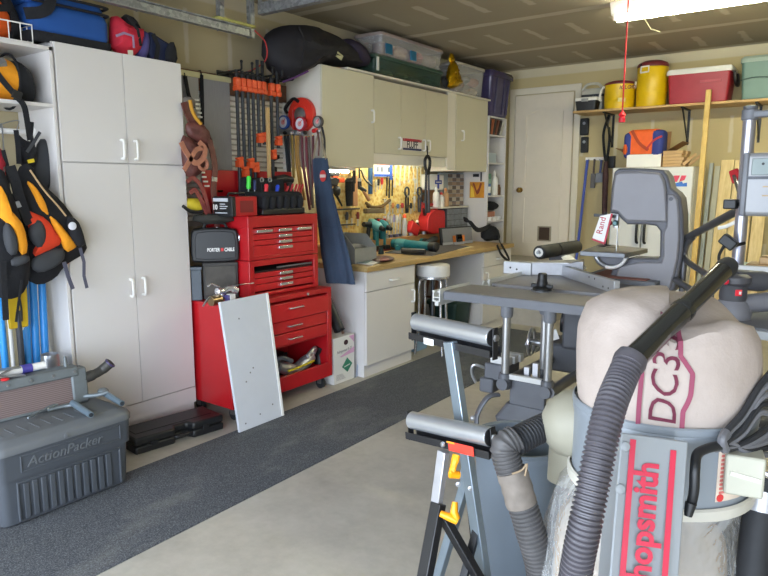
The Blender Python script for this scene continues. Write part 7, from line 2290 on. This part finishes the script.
for k, (dx, dy, w, d_, lab) in enumerate(((0, 0, .34, .16, 'tan wooden block lying on the drill press table'), (.05, .02, .30, .12, 'paler wooden block stacked on the drill press table'))):
    solo('wood_block', MB().box((cx+.06+dx, cy-.2+dy, zb_-.0195+k*.032), (cx+.06+dx+w, cy-.2+dy+d_, zb_+.012+k*.032)), blk, lab, 'wood block', bev=.003)
solo('switch_block', MB().box((hx0-.075, cy-.16, hz0+.03), (hx0-.02, cy-.08, hz0+.075)).cyl((hx0-.02, cy-.12, hz0+.05), (hx0+.005, cy-.12, hz0+.055), .01, n=8), black, 'black switch block on the left side of the drill head', 'switch', bev=.006)
# ------------------------------------------------------------ roller stands
rollm = M('roller_chrome', (196, 200, 206), .3, .75, var=.04)
zinc = M('zinc_steel', (150, 164, 176), .32, .7, var=.08)
blkp = M('black_paint', (30, 30, 32), .4, var=.1)


def roller_stand(name, label, A, B, legs):
    C = (A+B)/2
    t = thing(name, label, 'roller stand', (C.x, C.y, 0), 'roller stands')
    d = (B-A).normalized()
    n_ = V((d.y, -d.x, 0)).normalized()
    if n_.dot(fw) > 0:
        n_ = -n_
    uz = n_.cross(d)
    if uz.z < 0:
        uz = -uz
    part('roller', MB().tube([A, A*.995+B*.005, A*.005+B*.995, B], [.030, .032, .032, .030], 28), rollm, t)
    for p, s_ in ((A, -1), (B, 1)):
        e = part('end_plate', MB().obox(p+d*(.012*s_)-uz*.02, d*.002, n_*.013, uz*.055), blkp, t, .004)
        part('axle_bolt', MB().lathe(p+d*(.014*s_), [(.013, 0), (.011, .008), (0, .008)], 6, d*s_), steel, e)
    part('end_cap', MB().lathe(B, [(.03, 0), (.03, .004), (.012, .006), (0, .006)], 20, d), blkp, t)
    ch = MB().obox((A+B)/2-uz*.062, d*((B-A).length/2+.012), n_*.028, uz*.002).obox((A+B)/2-uz*.053+n_*.026, d*((B-A).length/2+.012), n_*.0015, uz*.013).obox((A+B)/2-uz*.05-n_*.028, d*((B-A).length/2+.012), n_*.0015, uz*.018)
    part('channel', ch, blkp, t)
    return t, C, d, n_, uz


A, B = D(416, 321.5, 2.50), D(492.5, 337.5, 2.20)
t, C, d, n_, uz = roller_stand('roller_stand', 'taller roller stand with chrome roller beside the machine table', A, B, None)
part('white_label', MB().obox(A*.73+B*.27-uz*.057+n_*.031, d*.026, n_*.001, uz*.012), whitepl, t)
P0, P1 = D(450, 347, 2.33), D(462, 428, 2.33)
foot = P0+(P1-P0)*((P0.z-.05)/(P0.z-P1.z))
part('post', MB().bar(P0+V((0, 0, .02)), foot, .045, .03, n_), zinc, t, .003)
for s_ in (-1, 1):
    part('foot', MB().bar(foot+n_*(.0), foot+n_*(s_*.28)-V((0, 0, .03)), .035, .03), blkp, t, .003)
part('brace', MB().bar(foot+(P0-foot)*.35, foot+n_*.25-V((0, 0, .02)), .025, .02), blkp, t)

A, B = D(412, 420, 2.42), D(490.5, 437, 2.12)
t, C, d, n_, uz = roller_stand('roller_stand', 'lower roller stand with orange clamps and red label in the foreground', A, B, None)
part('red_label', MB().obox(A*.28+B*.72-uz*.05+n_*.032, d*.058, n_*.001, uz*.016), M('label_red', (226, 66, 50), .4), t)
part('label_strip', MB().obox(A*.40+B*.60-uz*.037+n_*.0332, d*.018, n_*.0006, uz*.003), M('label_orange', (240, 150, 40), .4), t)
part('centre_bolt', MB().lathe(A*.5+B*.5-uz*.05+n_*.032, [(.011, 0), (.009, .007), (0, .009)], 10, n_), steel, t)


def leg(nm, a, b, w, h, m, dep, fl=True):
    p, q = D(*a, dep[0]), D(*b, dep[1])
    if fl:
        q = p+(q-p)*((p.z-.01)/(p.z-q.z))
    return part(nm, MB().bar(p, q, w, h, n_), m, t, .003)


leg('post', (443.5, 451, ), (435.5, 512), .038, .025, alu, (2.25, 2.27), False)
leg('outer_leg', (438.5, 503), (425, 576), .048, .032, blkp, (2.26, 2.22))
leg('inner_post', (470, 452), (463.5, 480), .034, .02, zinc, (2.33, 2.36), False)
leg('rear_leg', (469, 472), (438.5, 576), .034, .03, zinc, (2.36, 2.5))
leg('rear_leg', (470, 474), (479.5, 576), .034, .03, blkp, (2.34, 2.40))
leg('cross_leg', (444, 518), (481, 582), .034, .03, blkp, (2.27, 2.27))
oc = M('clamp_orange', (244, 160, 20), .35)
k_ = part('clamp_lever', MB().tube(curve([D(456.5, 455, 2.18), D(454, 464, 2.17), D(451.5, 474, 2.16)], 4), [.014]*4+[.012]*5, 10, sq=.7), oc, t)
part('clamp_lever', MB().tube([D(450, 474, 2.16), D(459, 475, 2.17)], [.014, .013], 10), oc, t)
part('clamp_lever', MB().tube([D(455, 502, 2.2), D(454, 512, 2.19), D(457, 519, 2.19)], [.010, .014, .012], 10), oc, t)
part('clamp_lever', MB().tube([D(440.5, 513.5, 2.2), D(449, 517, 2.19), D(457, 521, 2.19)], [.011, .014, .013], 10), oc, t)
for q in ((470, 488), (458, 484)):
    part('leg_bolt', MB().lathe(D(*q, 2.31), [(.010, 0), (.009, .006), (0, .007)], 10, -fw), steel, t)

# grey waste bin
c = D(520, 470, 2.68)
c = V((c.x, c.y, 0))
tg = M('bin_grey_blue', (112, 122, 132), .5, var=.05, scale=5)
t = thing('waste_bin', 'grey-blue open plastic waste bin on the floor behind the black hose', 'bin', c)
rb = .195
part('body', MB().lathe(c, [(.15, .0), (.155, .01), (rb-.01, .57), (rb-.01, .58), (rb-.018, .58), (.148, .02), (0, .02)], 40), tg, t)
part('rim', MB().lathe(c, [(rb-.008, .555), (rb+.012, .56), (rb+.014, .58), (rb+.004, .592), (rb-.014, .588), (rb-.018, .57)], 40, cap=False), tg, t)

# ------------------------------------------------------------ dust collector
dc = D(662, 400, 1.80)
DX, DY = dc.x, dc.y
DV = V((DX, DY, 0))
view = V((DX, DY, 0)).normalized()          # from camera to the drum
side = V((view.y, -view.x, 0))              # to the right in the picture
ZR = 1.005                                    # ring between drum and bag


BS = .955


def bag_pt(th, s):
    """point of the filter bag, th = angle from the picture-right axis, s 0..1 from ring to top centre"""
    prof = [(0, .230, 0), (.08, .238, .012), (.2, .240, .06), (.36, .238, .14), (.5, .236, .205), (.62, .217, .258), (.74, .172, .290), (.87, .10, .306), (1, .0, .31)]
    for (s0, r0, z0), (s1, r1, z1) in zip(prof, prof[1:]):
        if s <= s1:
            u = (s-s0)/(s1-s0)
            r, z = r0+(r1-r0)*u, z0+(z1-z0)*u
            break
    w = 1+.018*math.sin(3*th+1+6*s)+.012*math.sin(7*th+9*s)*min(1, s*5)
    r *= w*BS
    x, y = r*math.cos(th), r*math.sin(th)      # x: picture right, y: away
    # crease pressed in by the wand, running from front-left to back-right
    a = math.radians(52)
    e = -x*math.sin(a)+y*math.cos(a)+.115
    k = math.exp(-(e/.06)**2)
    z -= k*.042*min(1, max(0, (s-.35)/.3))
    z += .012*math.sin(5*x/.1)*math.sin(4*y/.1)*min(1, s*2)*max(0, 1-s)
    if x < 0:
        z += .012*min(1, s*1.5)
    else:
        z -= .0*min(1, s*1.5)
    return DV+side*x+view*y+V((0, 0, ZR+z))


canvas = NG('canvas_bag', .9)
canvas.color(canvas.mix(canvas.noise(7, 4, .6), (162, 148, 139), (184, 171, 162)))
canvas.bump(canvas.math('ADD', canvas.math('MULTIPLY', canvas.noise(6, 4), 4.0), canvas.math('MULTIPLY', canvas.noise(150, 2), .25)), .3, .01)
canvas = canvas.m
t = thing('dust_collector', 'dust collector with cream filter bag and grey drum in the right foreground', 'dust collector', DV)
m = MB()
rings = []
NN = 72
for j in range(30):
    s = j/29*.985
    rings.append([bag_pt(2*PI*k/NN, s) for k in range(NN)])
m.skin(rings)
part('filter_bag', m, canvas, t)
inkm = M('bag_ink', (138, 64, 86), .8)


def on_bag(u, v, off=.003):
    """u metres to the right of the lettering axis, v = height share s"""
    th = -PI/2+.03+u/.25
    p = bag_pt(th, v)
    q = bag_pt(th, min(1, v+.01))
    o = (p-(DV+V((0, 0, p.z-.05)))).normalized()
    return p+o*off


def s_of(z):
    """share s for a height above the ring along the front"""
    lo, hi = 0.0, .8
    for _ in range(24):
        mid = (lo+hi)/2
        if bag_pt(-PI/2, mid).z-ZR < z:
            lo = mid
        else:
            hi = mid
    return lo


tm_ = text_mb('DC3300', .098, (0, 0, 0), (1, 0, 0), (0, 1, 0), .0005, bold=.0, stretch=.92)
# subdivide long outline edges is not needed: letters are small against the bag
lm = MB()
vs = []
for v in tm_.v:
    along, across = v.x, v.y
    vs.append(on_bag(-across-.0, s_of(.022+along), .004))
lm.add(vs, tm_.f)
part('bag_lettering', lm, inkm, t)
for u, z1, jog in ((-.062, .19, 0), (.046, .26, 1)):
    pts = []
    for k in range(40):
        z = .01+(z1-.01)*k/39
        du = 0
        if jog and z > .06:
            du = .016*math.sin(min(1, (z-.06)/.05)*PI/2)-(.032 if z > .19 else .032*max(0, (z-.15)/.04))*1
        pts.append(on_bag(u+du, s_of(z), .003))
    part('bag_border', MB().strap(pts, .011, .002, -view), inkm, t)
drumm = M('drum_grey', (138, 145, 152), .45, .15, var=.03, scale=4)
part('drum', MB().lathe(DV, [(.20, .80), (.230, .805), (.230, .97), (.234, .985), (.234, 1.0), (.226, 1.012), (.1, 1.012)], 56), drumm, t)
part('bag_clamp', MB().lathe(DV, [(.230, 1.0), (.236, 1.004), (.236, 1.02), (.232, 1.024)], 56, cap=False), drumm, t)
part('lower_ring', MB().lathe(DV, [(.236, .785), (.242, .79), (.242, .815), (.236, .82)], 56, cap=False), M('ring_cream', (196, 192, 180), .5), t)
plast = NG('clear_bag', .15)
plast.b.inputs['Base Color'].default_value = lin((220, 222, 222))
plast.b.inputs['Alpha'].default_value = .38
plast.b.inputs['Specular IOR Level'].default_value = .9
plast.bump(plast.noise(9, 3, .6), .9, .03)
plast = plast.m
rings = []
for z, r in ((.79, .236), (.74, .24), (.62, .258), (.5, .27), (.38, .27), (.25, .26), (.15, .23), (.12, .1)):
    rings.append([DV+side*((r*(1+.03*math.sin(5*a+z*9)+.02*math.sin(11*a-z*14)))*math.cos(a)-(.045 if z < .75 else 0)*(1-abs(z-.45)))+view*((r*(1+.03*math.sin(5*a+z*9)))*math.sin(a))+V((0, 0, z)) for a in [2*PI*k/56 for k in range(56)]])
part('clear_bag', MB().skin(rings), plast, t)
dustm = M('sawdust', (176, 150, 116), .95, var=.12, scale=30, bump=.4)
rings = []
for z, r in ((.13, .16), (.2, .21), (.36, .235), (.5, .238), (.62, .228), (.70, .15), (.73, .06)):
    rings.append([DV+side*(r*math.cos(a)-.04)+view*(r*math.sin(a))+V((0, 0, z+.02*math.sin(3*a))) for a in [2*PI*k/40 for k in range(40)]])
part('sawdust', MB().skin(rings), dustm, t)
for k in range(2):
    a = PI/4+k*PI/2
    p = DV+side*(.30*math.cos(a))+view*(.30*math.sin(a))
    part('stand_leg', MB().bar(V((p.x, p.y, .0)), DV+side*(.242*math.cos(a))+view*(.242*math.sin(a))+V((0, 0, .86)), .03, .02, view), blkp, t)
part('base_ring', MB().lathe(DV, [(.29, .03), (.32, .03), (.32, .06), (.29, .06)], 40), blkp, t)
# front panel
pgrey = M('panel_grey', (142, 146, 149), .45, .1, var=.02, scale=3)
PD = 1.475
tl_, tr_ = D(621.5, 432.5, PD+.03), D(689, 441.5, PD+.02)
bl_, br_ = D(608.5, 590, PD-.03), D(678, 592, PD-.02)
bl_ = tl_+(bl_-tl_)*((tl_.z-.3)/(tl_.z-bl_.z))
br_ = tr_+(br_-tr_)*((tr_.z-.3)/(tr_.z-br_.z))
wv = (tr_-tl_).normalized()
hv = (tl_-bl_).normalized()
nv_ = wv.cross(hv)
if nv_.dot(fw) > 0:
    nv_ = -nv_
pn = part('front_panel', MB().prism([bl_, br_, tr_, tl_], -nv_*.09), pgrey, t, .004)
Wd = (tr_-tl_).length


def PN(u, v):
    """u 0..1 across, v metres down from the top edge"""
    return tl_+wv*(u*Wd)-hv*v+nv_*.0012


sr = M('stripe_red', (184, 34, 62), .4)
for u in (.135, .735):
    a0, v0 = u, .012+.012*(u > .5)
    part('stripe', MB().prism([PN(a0, v0), PN(a0+.085, v0), PN(a0+.085, .62), PN(a0, .62)], nv_*.001), sr, pn)
tx_ = text_mb('Shopsmith', .074, PN(.425, .058), hv, -wv, .001, 'RIGHT', bold=.0024, space=1.0, stretch=.92)
part('lettering', tx_, sr, pn)
for (u, v) in ((.07, .03), (.05, .125)):
    part('rivet', MB().lathe(PN(u, v), [(.012, 0), (.010, .003), (0, .004)], 14, nv_), pgrey, pn)
# sticker on the drum and switch box
m = MB()
pts = []
for k in range(7):
    th = -PI/2+.62+.42*k/6
    pts.append((th))
def DR(th, z, r=.2305): return DV+side*(r*math.cos(th))+view*(r*math.sin(th))+V((0, 0, z))
m.skin([[DR(th, .835), DR(th, .99), DR(th, .99, .2325), DR(th, .835, .2325)] for th in pts])
part('sticker', m, M('sticker_cream', (214, 196, 178), .6), t)
random.seed(8)
for k in range(13):
    z = .982-k*.0105
    n0, n1 = pts[0]+.03, pts[0]+.42*(.55+.4*random.random())
    part('sticker_print', MB().skin([[DR(th, z, .2327), DR(th, z+.006, .2327), DR(th, z+.006, .2335), DR(th, z, .2335)] for th in [n0+(n1-n0)*i/4 for i in range(5)]]), M('print_salmon', (204, 112, 104), .6), t)
part('sticker_seal', MB().lathe(DR(pts[0]+.05, .845, .2328), [(.010, 0), (.010, .001), (0, .001)], 14, DR(pts[0]+.05, .845)-DV-V((0, 0, .845))), M('seal_red', (206, 60, 60), .5), t)
sb = D(743, 470, 1.59)
bx_ = side
by_ = V((0, 0, 1))
bei = M('beige_enamel', (176, 174, 158), .45, var=.03)
sw = part('switch_box', MB().obox(sb, side*.042, view*.045, V((0, 0, .05))), bei, t, .006)
part('switch_slot', MB().bar(sb-view*.0465-side*.03+V((0, 0, .006)), sb-view*.0465+side*.035-V((0, 0, .004)), .01, .004, view), M('slot_pale', (206, 204, 192), .4), sw)
part('toggle', MB().tube([sb+side*.042, sb+side*.06-V((0, 0, .004))], .007, 8), chrome, sw)
# inlet housing on the left of the drum
ih = D(566, 424, 2.0)
inl = M('inlet_cream', (148, 144, 128), .5, var=.04)
ax = (D(590, 430, 1.95)-D(535, 418, 2.02)).normalized()
part('inlet_housing', MB().tube([D(549, 426, 2.02), D(556, 426, 2.0), D(572, 424, 1.98), D(600, 424, 1.92)], [.05, .085, .105, .10], 28), inl, t)
part('motor_housing', MB().tube([D(583, 480, 2.05), D(583, 430, 2.05)], [.11, .10], 24), inl, t)

# corrugated hoses


def ribbed(pts, r, amp, step, n=18):
    ps = resample(curve(pts, 14), step/4)
    rad_ = [r+amp*(1 if (i % 4) in (1, 2) else -.35) for i in range(len(ps))]
    return MB().tube(ps, rad_, n)


hosem = M('hose_grey', (78, 75, 80), .42, var=.12, scale=30)
t = thing('vacuum_hose', 'long ribbed grey hose hanging in front of the dust collector', 'hose', D(575, 570, 1.42))
path = [D(629, 362, 1.46), D(621, 380, 1.44), D(611, 405, 1.40), D(602, 440, 1.37), D(594, 480, 1.35), D(585, 525, 1.34), D(576, 572, 1.36)]
low = path[-1]
path += [low+V((-.02, .02, -.2)), low+V((-.01, .05, -.42)), low+V((.06, .12, -.58)), low+V((.2, .2, -.64))]
for p in path:
    p.z = max(p.z, .04)
part('ribbed_tube', ribbed(path, .0305, .0035, .0105, 22), hosem, t)
part('cuff', MB().tube([D(633, 356, 1.47), D(630, 361, 1.465), D(627, 366, 1.46)], [.034, .037, .035], 20), hosem, t)
wandm = M('wand_black', (34, 36, 36), .12, var=.06, coat=.5)
t = thing('vacuum_wand', 'glossy black vacuum wand lying diagonally across the cream filter bag', 'wand', D(690, 310, 1.6))
wa, wb = D(632, 360, 1.468), D(722, 272, 1.80)
part('tube', MB().tube([wa, wa*.5+wb*.5], .0285, 24), wandm, t)
part('tube', MB().tube([wa*.5+wb*.5, wb], .0262, 24), wandm, t)
part('collar', MB().tube([wa*.52+wb*.48, wa*.5+wb*.5, wa*.47+wb*.53], [.029, .031, .030], 24), wandm, t)
part('nozzle', MB().tube([wb, wb+(wb-wa).normalized()*.03, wb+(wb-wa).normalized()*.05], [.026, .029, .026], 16), rubber, t)

t = thing('dust_hose', 'black ribbed hose with worn tape wrap running down to the floor', 'hose', D(540, 576, 1.95))
bk = M('hose_black', (40, 41, 44), .45, var=.15, scale=25)
p1 = [D(549, 425, 2.0), D(538, 430, 1.98), D(524, 437, 1.95), D(513, 443, 1.93)]
part('upper_section', ribbed(p1, .0385, .004, .0115, 20), bk, t)
p2 = [D(516, 438, 1.93), D(505, 446, 1.92), D(507, 460, 1.92), D(513, 478, 1.92)]
part('elbow_section', ribbed(p2, .039, .0035, .012, 20), M('hose_mid_grey', (80, 78, 78), .55, var=.15, scale=20), t)
p3 = [D(511, 470, 1.92), D(516, 484, 1.92), D(522, 506, 1.92)]
part('tape_wrap', MB().tube(resample(curve(p3, 10), .012), [.0445+.0012*((i*7) % 3) for i in range(len(resample(curve(p3, 10), .012)))], 20), M('tape_tan', (118, 109, 100), .7, var=.2, scale=25), t)
p4 = [D(521, 500, 1.92), D(530, 530, 1.92), D(541, 572, 1.93)]
e = p4[-1]
p4 += [e+V((.02, .0, -.2)), e+V((.06, .02, -.36))]
p4 += [V((e.x+.16, e.y+.04, .05)), V((e.x+.3, e.y+.1, .05))]
part('lower_section', ribbed(p4, .0405, .004, .0125, 20), M('hose_mid_grey', (80, 78, 78), .55, var=.15, scale=20), t)
part('string', MB().tube(curve([D(512, 474, 1.87), D(522, 470, 1.87), D(527, 464, 1.87), D(525, 476, 1.87)], 5), .003, 6), M('string_tan', (150, 130, 104), .8), t)

# power cords
cordm = M('cord_grey', (104, 104, 108), .5, var=.1)
t = thing('extension_lead', 'coiled grey power lead hanging beside the drum and switch box', 'cord', D(740, 430, 1.6))
for k in range(5):
    o = k*6.5
    pts = [D(771, 372+o*1.6, 1.62), D(758, 388+o, 1.60), D(742, 414+o*.8, 1.57+.01*(k % 3)), D(726-k*1.2, 432+o*.6, 1.55), D(721-k*1.5, 446+o*.1, 1.55-.006*(k % 2)), D(730, 449-o*.2, 1.56), D(750, 440+o*.5, 1.58), D(772, 424+o*1.2, 1.62)]
    part('loop', MB().tube(curve(pts, 7), .0078, 8), cordm if k % 3 else rubber, t)
part('tie', MB().tube(curve([D(726, 432, 1.545), D(722, 440, 1.53), D(725, 450, 1.545)], 5), .011, 8), cordm, t)
part('lead', MB().tube(curve([D(722, 445, 1.54), D(706, 449, 1.53), D(697, 455, 1.52), D(695, 470, 1.50), D(694, 490, 1.50), D(691, 506, 1.51)], 7), [.0115]*43, 10), black, t)
part('plug', MB().tube([D(691, 503, 1.5), D(688, 516, 1.5)], [.013, .009], 10), black, t)

# black pipes at the right edge
t = thing('vacuum_pipe', 'black vacuum pipe with steel collar standing at the right edge', 'pipe', D(755, 576, 1.75))
a, b = D(764, 478, 1.75), D(751, 580, 1.7)
k = (a.z-.02)/(a.z-b.z)
part('pipe', MB().tube([a, a+(b-a)*k], .04, 20), rubber, t)
part('collar', MB().tube([a+(b-a)*.14, a+(b-a)*.34], .043, 20), alu, t)
t = thing('black_hose', 'plain black hose running down between the drum and the black pipe', 'hose', D(715, 576, 1.9))
a, b = D(738, 492, 1.95), D(716, 590, 1.9)
k = (a.z-.02)/(a.z-b.z)
part('tube', MB().tube([a, a+(b-a)*.5, a+(b-a)*k], .03, 16), rubber, t)
solo('yellow_stick', MB().bar(D(734, 490, 2.1), V((D(734, 490, 2.1).x-.05, D(734, 490, 2.1).y, 0.0)), .025, .02, view), make_wood('stick_olive', (140, 122, 60), (170, 150, 80), (14, 14, 1)), 'narrow olive wooden stick standing behind the black hose', 'stick')

# table with the sander behind the bag
c = D(752, 322, 2.25)
TZ = c.z
t = thing('side_table', 'low grey metal table behind the filter bag carrying the sander', 'table', (c.x, c.y, 0))
x0, x1, y0, y1 = c.x-.16, c.x+.55, c.y-.1, c.y+.45
part('top', MB().box((x0, y0, TZ-.03), (x1, y1, TZ)), greyc, t, .004)
part('edge_bar', MB().box((x0-.01, y0-.02, TZ-.035), (x1, y0, TZ-.005)), M('edge_bright', (176, 180, 184), .4, .4), t, .003)
for x in (x0+.03, x1-.03):
    for y in (y0+.03, y1-.03):
        part('leg', MB().box((x-.015, y-.015, 0), (x+.015, y+.015, TZ-.03)), greyd, t)
part('shelf', MB().box((x0+.01, y0+.01, TZ-.36), (x1-.01, y1-.01, TZ-.34)), greyd, t)
t = thing('sander', 'grey hand-held sander with red buttons standing behind the filter bag', 'sander', V((D(731, 300, 2.3).x, D(731, 300, 2.3).y, TZ)))
s0 = D(731, 318, 2.32)
s0 = V((s0.x, s0.y, TZ))
sg = M('sander_grey', (118, 118, 124), .5, var=.06)
sgd = M('sander_dark', (70, 70, 74), .5, var=.08)
ztp = D(731, 272, 2.32).z
H = ztp-TZ
part('skirt', MB().lathe(s0, [(.062, .001), (.064, .02), (.05, H*.35), (.04, H*.42)], 24), sg, t)
part('body', MB().lathe(s0, [(.042, H*.40), (.045, H*.48), (.043, H*.72), (.046, H*.76)], 24), sgd, t)
part('cap', MB().lathe(s0, [(.046, H*.74), (.056, H*.80), (.056, H*.92), (.04, H*.99), (0, H)], 24), sgd, t)
part('handle', MB().tube(curve([s0+V((.0, 0, H*.86)), s0+rt*.10+V((0, 0, H*.82)), s0+rt*.2+V((0, 0, H*.84)), s0+rt*.3+V((0, 0, H*.8))], 5), [.036]*6+[.03]*10, 14), sgd, t)
part('handle', MB().tube(curve([s0+rt*.02+V((0, 0, H*.3)), s0+rt*.12+V((0, 0, H*.36)), s0+rt*.22+V((0, 0, H*.42)), s0+rt*.32+V((0, 0, H*.5))], 5), .034, 14), sg, t)
rdot = M('button_red', (230, 40, 60), .35)
part('button', MB().ball(s0-rt*.034-view*.045+V((0, 0, H*.85)), .012, 10, 6), rdot, t)
part('button', MB().obox(s0+rt*.015-view*.045+V((0, 0, H*.60)), rt*.012, view*.004, V((0, 0, .011))), rdot, t, .002)
part('button_mark', MB().obox(s0+rt*.02-view*.050+V((0, 0, H*.60)), rt*.004, view*.001, V((0, 0, .005))), whitepl, t)
part('cable', MB().tube(curve([s0+V((-.05, .02, .02)), s0+V((-.12, .05, .06)), s0+V((-.16, .12, .03)), s0+V((-.1, .2, .012))], 5), .008, 8), rubber, t)
